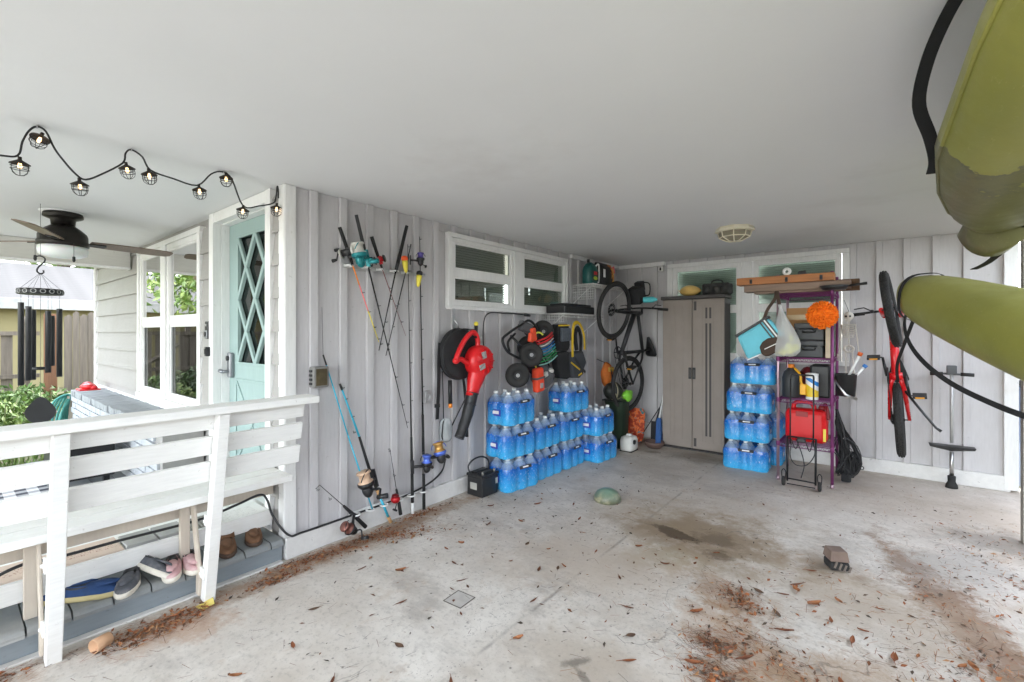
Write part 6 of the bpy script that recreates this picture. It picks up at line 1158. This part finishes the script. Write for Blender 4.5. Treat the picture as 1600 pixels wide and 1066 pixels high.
# ------------------------------------------------------------------ things on the slab
t = thing('garden_stone', 'teal and mossy domed garden stone on the slab', 'stone', (1.115,3.62,0)); m = MB(); m.lathe([(.112,.001),(.118,.015),(.112,.045),(.09,.078),(.05,.10),(0,.106)], 28, T(1.115,3.62,0))
g = G('teal_patina'); oc = g.co.outputs['Object']; a = g.noise(oc, 14, 5, .65); zt = g.sep(oc)[2]; M_pat = g.out(g.mix(g.ramp(g.math('ADD', g.math('MULTIPLY', zt, 6), g.math('SUBTRACT', a, .5)), (.25,0),(.7,1)), g.mix(g.ramp(a,(.4,0),(.6,1)), rgb((150,146,118)), rgb((96,100,80))), g.mix(g.ramp(a,(.4,0),(.6,1)), rgb((86,150,138)), rgb((120,140,120)))), .35); g.bump(a, .5, .01)
part('dome', m, M_pat, t)
t = thing('wheel_chock', 'small brown block with black ribbed rubber base lying on the slab', 'block', (2.745,3.47,0)); MK = T(2.745,3.47,0) @ RZ(R(28)); m = MB(); m.loft([[MK @ Vector((x*s,y*s+.004,z)) for x, y in ((-.052,-.05),(.052,-.05),(.052,.055),(-.052,.055))] for z, s in ((.055,1.04),(.06,1.0),(.115,.86))], smooth=False); part('block_top', m, pm('brown_suede_block', rgb((122,104,94)), .9, 0, .15, 14, .5), t, bevel=.006); m = MB(); m.box((0,0,.028),(.108,.105,.052),MK)
part('rubber_base', m, M_rubber, t, bevel=.014); m = MB()
for k in range(4): m.box((-.04+k*.027,-.054,.03),(.010,.006,.04),MK @ RY(R(20)))
part('rib', m, pm('grey_rubber', rgb((110,100,92)), .8), t)
t = thing('floor_drain_mark', 'thin square metal drain frame set in the slab', 'drain', (1.18,1.77,0)); m = MB(); MD = T(1.175,1.775,.001) @ RZ(R(4))
for a, b in (((-.062,-.062,0),(.062,-.058,.002)),((-.062,.058,0),(.062,.062,.002)),((-.062,-.058,0),(-.058,.058,.002)),((.058,-.058,0),(.062,.058,.002))): m.bb(a, b, MD)
part('frame', m, pm('rusty_frame', rgb((96,90,82)), .8, .2), t); m = MB(); m.bb((-.058,-.058,-.001),(.058,.058,.0012),MD); part('cover', m, pm('drain_cover', rgb((188,184,178)), .8, 0, .12, 20), t)
# fallen leaves: single ones anybody could pick up
random.seed(5)
M_leaf = [pm('leaf_brown_%d' % k, rgb(c), .75, 0, .25, 25, .3, 90) for k, c in enumerate(((144,86,52),(116,70,46),(160,104,66),(98,74,56)))]
def leaf_mesh(L, W_, curl, mt):
    m = MB(); V = []; F = []; n_ = 6
    for k in range(n_+1):
        u = k/n_; w_ = W_*math.sin(math.pi*min(1, max(.03, u)))**.8*(1-.25*u); zc = .003+curl*(abs(u-.5)**2)*4*L*.25
        V += [(-L/2+L*u, -w_/2, zc+.006*curl*3), (-L/2+L*u, 0, zc), (-L/2+L*u, w_/2, zc+.006*curl*3)]
    for k in range(n_):
        for j in range(2): a = k*3+j; F.append((a, a+3, a+4, a+1))
    m.add(V, F, True); m.tube([(L/2,0,.004+curl*L*.25),(L/2+.02,.004,.006+curl*L*.2)], .0012, 4); return m.mesh('fallen_leaf', mt)
LM = [leaf_mesh(random.uniform(.05,.085), random.uniform(.018,.034), random.uniform(.1,.6), M_leaf[k % 4]) for k in range(10)]
LEAFLAB = 'single curled brown fallen leaf lying on the concrete slab'
spots = [(.62,1.21),(.66,1.75),(.98,1.58),(1.08,1.92),(.50,1.60),(.86,1.02),(1.25,1.35),(.86,2.05),(.74,2.26),(1.35,2.3),(1.5,2.0),(1.62,1.7),(.63,2.62),(.83,2.8),(1.05,2.5),(1.28,2.9),(1.5,2.75),(1.12,3.1),(.7,3.15),(.92,3.35),(1.75,2.5),(1.9,2.25),(2.05,2.05),(2.1,1.9),(2.2,2.45),(1.7,2.95),(2.4,2.9),(2.55,2.7),(2.6,3.3),(2.3,1.8),(1.9,1.5),(1.55,1.3),(1.2,1.0),(.85,.8)]
cnt = 0
def leaf(x, y, z=.001, s=1):
    o = bpy.data.objects.new('fallen_leaf', random.choice(LM)); COL.objects.link(o); o.location = (x, y, z); o.rotation_euler = (random.uniform(-.15,.15), random.uniform(-.15,.15), random.uniform(0,6.3)); o.scale = (s,s,s); tag(o, LEAFLAB, 'leaf', 'single fallen leaves on the slab')
for x, y in spots: leaf(x+random.uniform(-.03,.03), y+random.uniform(-.03,.03), s=random.uniform(.7,1.05))
for k in range(30):
    x = random.uniform(2.3,3.3); y = 1.55+random.uniform(0,1.5)+.25*(x-2.3); leaf(x, y, s=random.uniform(.45,1.3))
for k in range(30): leaf(random.uniform(.4,2.2), random.uniform(1.6,3.8), s=random.uniform(.35,.7))
# drifts of leaf litter and pine needles: nobody could count these
def litter(name, label, pts, nl, nn, seed, mats):
    random.seed(seed); m = MB()
    for k in range(nl):
        (x, y, sx, sy, an) = random.choice(pts); u, v = random.gauss(0,sx), random.gauss(0,sy); px = x+u*math.cos(an)-v*math.sin(an); py = y+u*math.sin(an)+v*math.cos(an)
        if px < .045: px = .045+abs(px)*.2
        if py > 1.38 and px < .03: continue
        L = random.uniform(.008,.036); w_ = L*random.uniform(.25,.55); a = random.uniform(0,6.3); M = T(px,py,.002+random.random()**2*.014) @ RZ(a) @ RX(random.uniform(-.5,.5)) @ RY(random.uniform(-.4,.4)); m.cur = random.randrange(len(mats))
        m.add([(-L/2,0,0),(-L*.1,-w_/2,.002),(L/2,0,.001),(-L*.1,w_/2,.002)], [(0,1,2,3)], False, M)
    for k in range(nn):
        (x, y, sx, sy, an) = random.choice(pts); u, v = random.gauss(0,sx*1.25), random.gauss(0,sy*1.4); px = x+u*math.cos(an)-v*math.sin(an); py = y+u*math.sin(an)+v*math.cos(an)
        if px < .045: px = .045+abs(px)*.2
        a = an+random.gauss(0,.6); L = random.uniform(.02,.07); M = T(px,py,.0025+random.random()**2*.008) @ RZ(a) @ RY(random.uniform(-.12,.12)); m.cur = random.randrange(len(mats)); m.add([(-L/2,-.001,0),(L/2,-.0006,.001),(L/2,.0006,.001),(-L/2,.001,0)], [(0,1,2,3)], False, M)
    o = part(name, m, mats); o['kind'] = 'stuff'; o['label'] = label; o['category'] = 'leaf litter'; return o
ML = M_leaf+[pm('litter_tan', rgb((176,132,92)), .85, 0, .2, 20), pm('litter_rust', rgb((160,98,58)), .8, 0, .2, 20)]
litter('leaf_litter', 'drift of rusty leaf litter along the house wall and porch edge', [(.11,1.42,.10,.035,1.57),(.15,1.62,.12,.04,1.5),(.14,1.88,.14,.04,1.5),(.24,2.05,.14,.06,1.2),(.33,2.12,.12,.05,1.0),(.10,2.40,.12,.025,1.57),(.19,.56,.06,.045,1.3),(.22,.70,.09,.035,1.45),(.17,.80,.10,.03,1.5),(.10,.13,.10,.03,1.5),(.20,1.25,.1,.03,1.5)], 1700, 1100, 3, ML)
litter('leaf_litter', 'scattered leaf litter and pine needles over the right foreground of the slab', [(3.30,3.0,.42,.07,1.85),(3.12,2.35,.30,.10,1.3),(2.55,2.35,.16,.07,-.5),(2.36,2.72,.07,.045,-.5),(2.36,2.25,.06,.05,0),(2.62,1.95,.22,.06,.9),(2.42,2.05,.07,.05,0),(3.0,1.95,.2,.08,1.0),(3.55,4.2,.35,.18,1.6),(3.45,3.7,.4,.2,1.4),(2.8,3.0,.5,.3,.6)], 1300, 2600, 4, ML+[pm('litter_dark', rgb((84,70,58)), .85, 0, .2, 20)])
litter('grit', 'fine grit and leaf crumbs scattered over the slab', [(1.2,2.2,.9,.8,.7),(1.7,3.2,.8,.7,0),(2.4,2.6,.6,.6,0),(.6,2.9,.35,.25,0),(1.0,4.2,.5,.5,0),(3.0,4.6,.6,.6,0),(.8,1.3,.4,.6,.5)], 520, 700, 6, [pm('crumb_dark', rgb((70,60,52)), .9), pm('crumb_brown', rgb((112,72,48)), .9)])
m = MB(); m.lathe([(.034,0),(.037,.002),(.041,.09),(.038,.092),(.034,.006)], 18, T(.165,.50,.031) @ RZ(R(25)) @ RX(R(90)) @ Matrix.Scale(.75,4)); solo('paper_cup', m, pm('tan_paper_cup', rgb((206,164,128)), .8, 0, .1, 8), 'tan paper cup lying in the leaf litter by the porch', 'cup', loc=(.165,.475,0))
m = MB(); m.add([(.145,.85,.004),(.21,.86,.004),(.205,.92,.012),(.15,.93,.022),(.175,.89,.003)], [(0,1,4),(1,2,4),(2,3,4),(3,0,4)]); solo('candy_wrapper', m, pm('yellow_wrapper', rgb((226,206,110)), .4), 'crumpled yellow wrapper at the foot of the bench post', 'wrapper', loc=(.17,.89,0))

# ------------------------------------------------------------------ the yard to the left
random.seed(11)
def leafy(m, c, r, n_, size, squash=1.0, shell=.55):
    for k in range(n_):
        d_ = Vector((random.gauss(0,1),random.gauss(0,1),random.gauss(0,1))).normalized()*(shell+(1-shell)*random.random()); q = 1+.35*noise.noise(d_*2.1+Vector(c)); p = Vector((c[0]+d_.x*r*q, c[1]+d_.y*r*q, c[2]+d_.z*r*squash*q)); s = size*random.uniform(.6,1.3)
        M = Matrix.Translation(p) @ Euler((random.uniform(0,6.3),random.uniform(-1.2,1.2),random.uniform(0,6.3))).to_matrix().to_4x4(); m.cur = random.randrange(3); m.add([(-s,0,0),(0,-s*.38,s*.1),(s,0,0),(0,s*.38,s*.1)], [(0,1,2,3)], False, M)
def leafmats(nm, cols): return [pm('%s_%d' % (nm, k), c, .6, 0, .2, 4, 0, **{'Subsurface Weight': 0.0}) for k, c in enumerate(cols)]
LG = leafmats('leaf_green', ((.04,.085,.014),(.06,.12,.02),(.085,.15,.025))); LD = leafmats('leaf_dark', ((.018,.04,.01),(.028,.055,.014),(.04,.07,.016))); LY = leafmats('leaf_lime', ((.075,.14,.018),(.105,.175,.026),(.14,.19,.04)))
def tree(label, x, y, h, r, n_, size, mats, group='trees in the yard'):
    t = thing('tree', label, 'tree', (x,y,-.06), 0, group); m = MB(); m.tube(smooth_path([(x,y,-.06),(x+.1,y,h*.3),(x-.05,y+.1,h*.6),(x+.1,y,h*.85)],4), [.22]*3+[.17]*5+[.1]*4+[.06], 9)
    for k in range(6): a = k*1.05; m.tube([(x,y,h*(.42+.05*k)),(x+math.cos(a)*r*.4,y+math.sin(a)*r*.4,h*(.55+.05*k)),(x+math.cos(a)*r*.75,y+math.sin(a)*r*.75,h*(.66+.04*k))], [.09,.06,.025], 6)
    part('trunk', m, pm('bark', rgb((98,84,70)), .9, 0, .25, 7, .6, 25), t); m = MB()
    for k in range(9): a = k*2.4; rr = r*(.55 if k else .1); leafy(m, (x+math.cos(a)*rr, y+math.sin(a)*rr, h*.72+(k % 3-1)*h*.13), r*.52, n_//9, size, .8, .5)
    part('crown', m, mats, t); return t
def shrub(label, x, y, r, h, n_, size, mats, name='shrub', cat='shrub'):
    t = thing(name, label, cat, (x,y,-.06), 0, 'garden plants by the porch'); m = MB()
    for k in range(7): a = k*.9; m.tube([(x,y,-.05),(x+math.cos(a)*r*.4,y+math.sin(a)*r*.4,h*.45),(x+math.cos(a)*r*.7,y+math.sin(a)*r*.7,h*.85)], [.014,.010,.005], 5)
    part('stems', m, pm('green_stem', (.09,.10,.04), .8), t); m = MB()
    for k in range(6): a = k*1.7; leafy(m, (x+math.cos(a)*r*.5, y+math.sin(a)*r*.5, h*(.4+.1*(k % 4))), r*.6, n_//6, size, h/r*.5, .35)
    part('foliage', m, mats, t)
sh = [(-6.3,.55,.55,.60,900,.05,LY,'lime leafy shrub just beyond the porch end, left of the planter'),(-6.9,1.05,.5,.70,900,.05,LG,'green shrub in front of the single plank beside the gate'),(-6.0,-.1,.6,.5,900,.05,LY,'low lime shrub at the left edge of the view'),(-7.6,.4,.7,.75,1000,.055,LG,'bushy green shrub below the gate brace'),(-7.4,-.3,.7,.9,900,.06,LD,'taller dark green shrub at the left edge below the roof'),(-6.6,1.75,.4,.45,500,.05,LG,'small shrub against the weathered plank fence')]
for x, y, r, h, n_, s, mt, lab in sh: shrub(lab, x, y, r, h, n_, s, mt)
t = thing('cordyline_plant', 'dark red spiky leaved plant by the hose', 'plant', (-5.75,1.25,-.06), 0); m = MB()
for k in range(60):
    a = random.uniform(0,6.3); L = random.uniform(.22,.42); x, y = -5.75+random.uniform(-.22,.22), 1.2+random.uniform(-.2,.2); z = random.uniform(.0,.18); m.ribbon([(x,y,z),(x+math.cos(a)*L*.4,y+math.sin(a)*L*.4,z+L*.65),(x+math.cos(a)*L*.9,y+math.sin(a)*L*.9,z+L*.75)], .022, .001, (-math.sin(a),math.cos(a),0))
part('blades', m, pm('maroon_leaf', rgb((84,46,36)), .6, 0, .4, 6), t)
m = MB(); random.seed(12)
for k in range(6500):
    x = random.uniform(-8.6,-3.95); y = random.uniform(-1.5,2.4); hh = random.uniform(.03,.12); a = random.uniform(0,6.3)
    if y > 1.0 and x > -5.7: continue
    m.cur = random.randrange(3); m.add([(x-.012*math.cos(a),y-.012*math.sin(a),-.08),(x+.012*math.cos(a),y+.012*math.sin(a),-.08),(x+.05*math.sin(a),y+.05*math.cos(a),-.05+hh)], [(0,1,2)])
o = part('ground_cover', m, LY); o['kind'] = 'stuff'; o['label'] = 'low green ground cover beside the porch'; o['category'] = 'ground cover'
tree('broad green tree left of the porch', -11.5, -2.6, 6.2, 2.6, 3600, .13, LG); tree('bushy low tree in the left yard near the porch', -9.3, -1.5, 4.2, 1.7, 3000, .10, LY); tree('spreading green tree in front of the porch on the left', -8.0, -7.0, 7.0, 3.2, 3200, .15, LG); tree('lime green tree farther left of the porch', -15, -9.5, 6.5, 3, 3000, .15, LY)
for k, (x, y) in enumerate(((-24,7),(-22.5,3.0),(-24.5,-1.5),(-23,11))): tree(['tall green tree behind the neighbouring roof', 'lime tree behind the neighbouring roof, near its middle', 'dark tree behind the left of the neighbouring roof', 'green tree behind the right of the neighbouring roof'][k], x, y, 7.0+.4*k, 2.8, 2400, .2, (LG,LY,LD,LG)[k])
# fence and gate
M_fen = pm('weathered_fence', rgb((96,88,78)), .9, 0, .22, 5, .5, 20, (7,7,.5), (rgb((70,66,60)), .5, .6)); M_fen2 = pm('tan_fence', rgb((110,78,56)), .85, 0, .2, 5, .4, 20, (7,7,.5))
t = thing('plank_fence', 'weathered grey vertical plank fence beside the house corner', 'fence', (-8.6,2.2,-.06)); y = 1.40; k = 0
while y < 3.6:
    w_ = random.uniform(.085,.12); h = 1.80+random.uniform(-.04,.05); m = MB(); x = -8.35+random.uniform(-.012,.012); m.prism([(0,-.06),(w_-.006,-.06),(w_-.006,h-.04),(w_*.5,h),(0,h-.05)], x, x+.02, Matrix(((0,0,1,0),(1,0,0,y),(0,1,0,0),(0,0,0,1)))); part('plank', m, M_fen, t); y += w_
for z in (.4,1.4): m = MB(); m.bb((-8.41,1.7,z),(-8.362,3.6,z+.09)); part('rail', m, M_fen, t)
m = MB(); m.bb((-8.50,1.16,-.06),(-8.48,1.33,1.78)); t2 = thing('fence_board', 'single reddish tan fence board between the gate and the plank fence', 'plank', (-8.49,1.25,-.06)); part('board', m, M_fen2, t2)
t = thing('garden_gate', 'weathered open plank gate with a diagonal brace and round topped posts', 'gate', (-8.9,.2,-.06)); y = -2.4
while y < 1.05:
    m = MB(); h = 1.46+random.uniform(-.03,.03); m.bb((-8.86,y,-.02),(-8.84,y+.14,h)); part('plank', m, M_fen, t); y += .205
for z in (.65,1.40): m = MB(); m.bb((-8.838,-2.4,z),(-8.79,1.14,z+.07)); part('rail', m, M_fen, t)
m = MB(); m.tube([(-8.80,1.2,.05),(-8.80,-.4,1.2)], .045, 4, smooth=False); part('brace', m, M_fen, t)
for yy in (.32,.98,-.6):
    m = MB(); m.bb((-8.95,yy-.05,-.06),(-8.87,yy+.05,1.58)); p = part('post', m, M_fen, t); m = MB(); m.ball((-8.91,yy,1.65),(.07,.085,.085),14,9); part('finial', m, M_fen, p)
# neighbouring house
M_sh = pm('grey_shingle', rgb((66,65,64)), .9, 0, .35, 5, .4, 18, (1,.6,6)); n_ = thing('neighbour_house', 'neighbouring cream house with a pale grey shingle roof', 'house', (-17,2,-.06)); m = MB(); m.bb((-22,-9,-.06),(-14.6,14,2.15)); part('wall', m, pm('cream_stucco', rgb((124,116,84)), .9, 0, .05, 4, .2), n_)
m = MB(); m.bb((-14.35,-9.6,2.05),(-14.1,14.6,2.33)); part('gutter', m, pm('grey_gutter', rgb((140,140,138)), .6), n_, bevel=.01); rf = MB(); rf.add([(-14.15,-9.6,2.30),(-14.15,14.6,2.30),(-18.3,14.6,3.60),(-18.3,-9.6,3.60),(-22.4,-9.6,2.30),(-22.4,14.6,2.30),(-14.15,-9.6,2.22),(-14.15,14.6,2.22),(-22.4,-9.6,2.22),(-22.4,14.6,2.22)], [(0,1,2,3),(3,2,5,4),(6,8,9,7),(0,3,4,8,6),(1,7,9,5,2)]); rf_ = part('roof', rf, M_sh, n_)
sh0 = None; rows = 19
for r_ in range(rows):      # shingle courses: each course one strip with a shadow step
    u = r_/rows; x = -14.16-4.14*u; z = 2.303+1.30*u; m = MB(); L = 4.14/rows; m.box((0,0,0),(L*1.12,24.1,.022)); o = part('shingle_course', m, M_sh, rf_, False); o.location = Vector((x-L/2, 2.5, z+.05))-wloc(rf_); o.rotation_euler = (0, R(19.3+1.8), 0)
# yard on the right and in front (seen past the corner post and in the glass)
tree('green tree beyond the right side of the carport', 10.5, 12, 6.0, 2.6, 2400, .16, LG); tree('dark tree in the front yard behind the photographer', -4, -16, 7.5, 3.2, 2600, .18, LD)
rb = thing('trash_bin', 'dark blue wheeled trash bin outside past the back wall corner', 'trash bin', (4.22,6.62,-.06)); m = MB(); m.loft([[Vector((4.22+s*x, 6.62+s*y, z)) for x, y in ((-.28,-.30),(.28,-.30),(.28,.30),(-.28,.30))] for z, s in ((-.055,.8),(.95,1.0))], smooth=False); part('body', m, pm('navy_plastic', rgb((44,58,84)), .5), rb, bevel=.03); m = MB(); m.box((4.22,6.62,.985),(.60,.66,.06)); part('lid', m, M_black, rb, bevel=.02)
for y in (6.42,6.82): m = MB(); m.torus(.08,.03,18,8,frame((4.47,y,.05),(0,0,1),(0,1,0))); part('wheel', m, M_rubber, rb)
nh = thing('shed', 'pale blue grey shed with white trim far right behind the carport', 'shed', (9,10.5,-.06)); m = MB(); m.bb((7.2,9.5,-.06),(12,12,2.1)); part('wall', m, pm('blue_grey_siding', rgb((150,164,178)), .8, 0, .06, 4, .3, 12, (.5,.5,8)), nh); m = MB(); m.prism([(7.0,2.1),(12.2,2.1),(9.6,3.0)], 9.3, 12.2, Matrix(((1,0,0,0),(0,0,1,0),(0,1,0,0),(0,0,0,1)))); part('roof', m, M_sh, nh); m = MB(); m.bb((7.18,9.47,-.06),(7.3,9.499,2.08)); part('corner_trim', m, M_white, nh)

t = thing('light_blocking_fence', 'tall blue grey board fence added to block light from the right side yard', 'fence', (6.0,4,-.06)); y = -7.0; M_bf = pm('blue_grey_fence', rgb((58,64,72)), .85, 0, .12, 5, .3, 20, (7,7,.5)); f0 = None  # added fence, holds back skylight from the open right side
while y < 12:
    if f0 is None: m = MB(); m.bb((-.012,0,0),(.012,.235,2.4)); f0 = part('board', m, M_bf, t, False); c = f0
    else: c = inst(f0, t)
    c.location = Vector((6.0+random.uniform(-.006,.006), y, -.05))-wloc(t); y += .245
for z in (.3,1.7): m = MB(); m.bb((6.025,-7,z),(6.065,12,z+.09)); part('rail', m, M_bf, t)
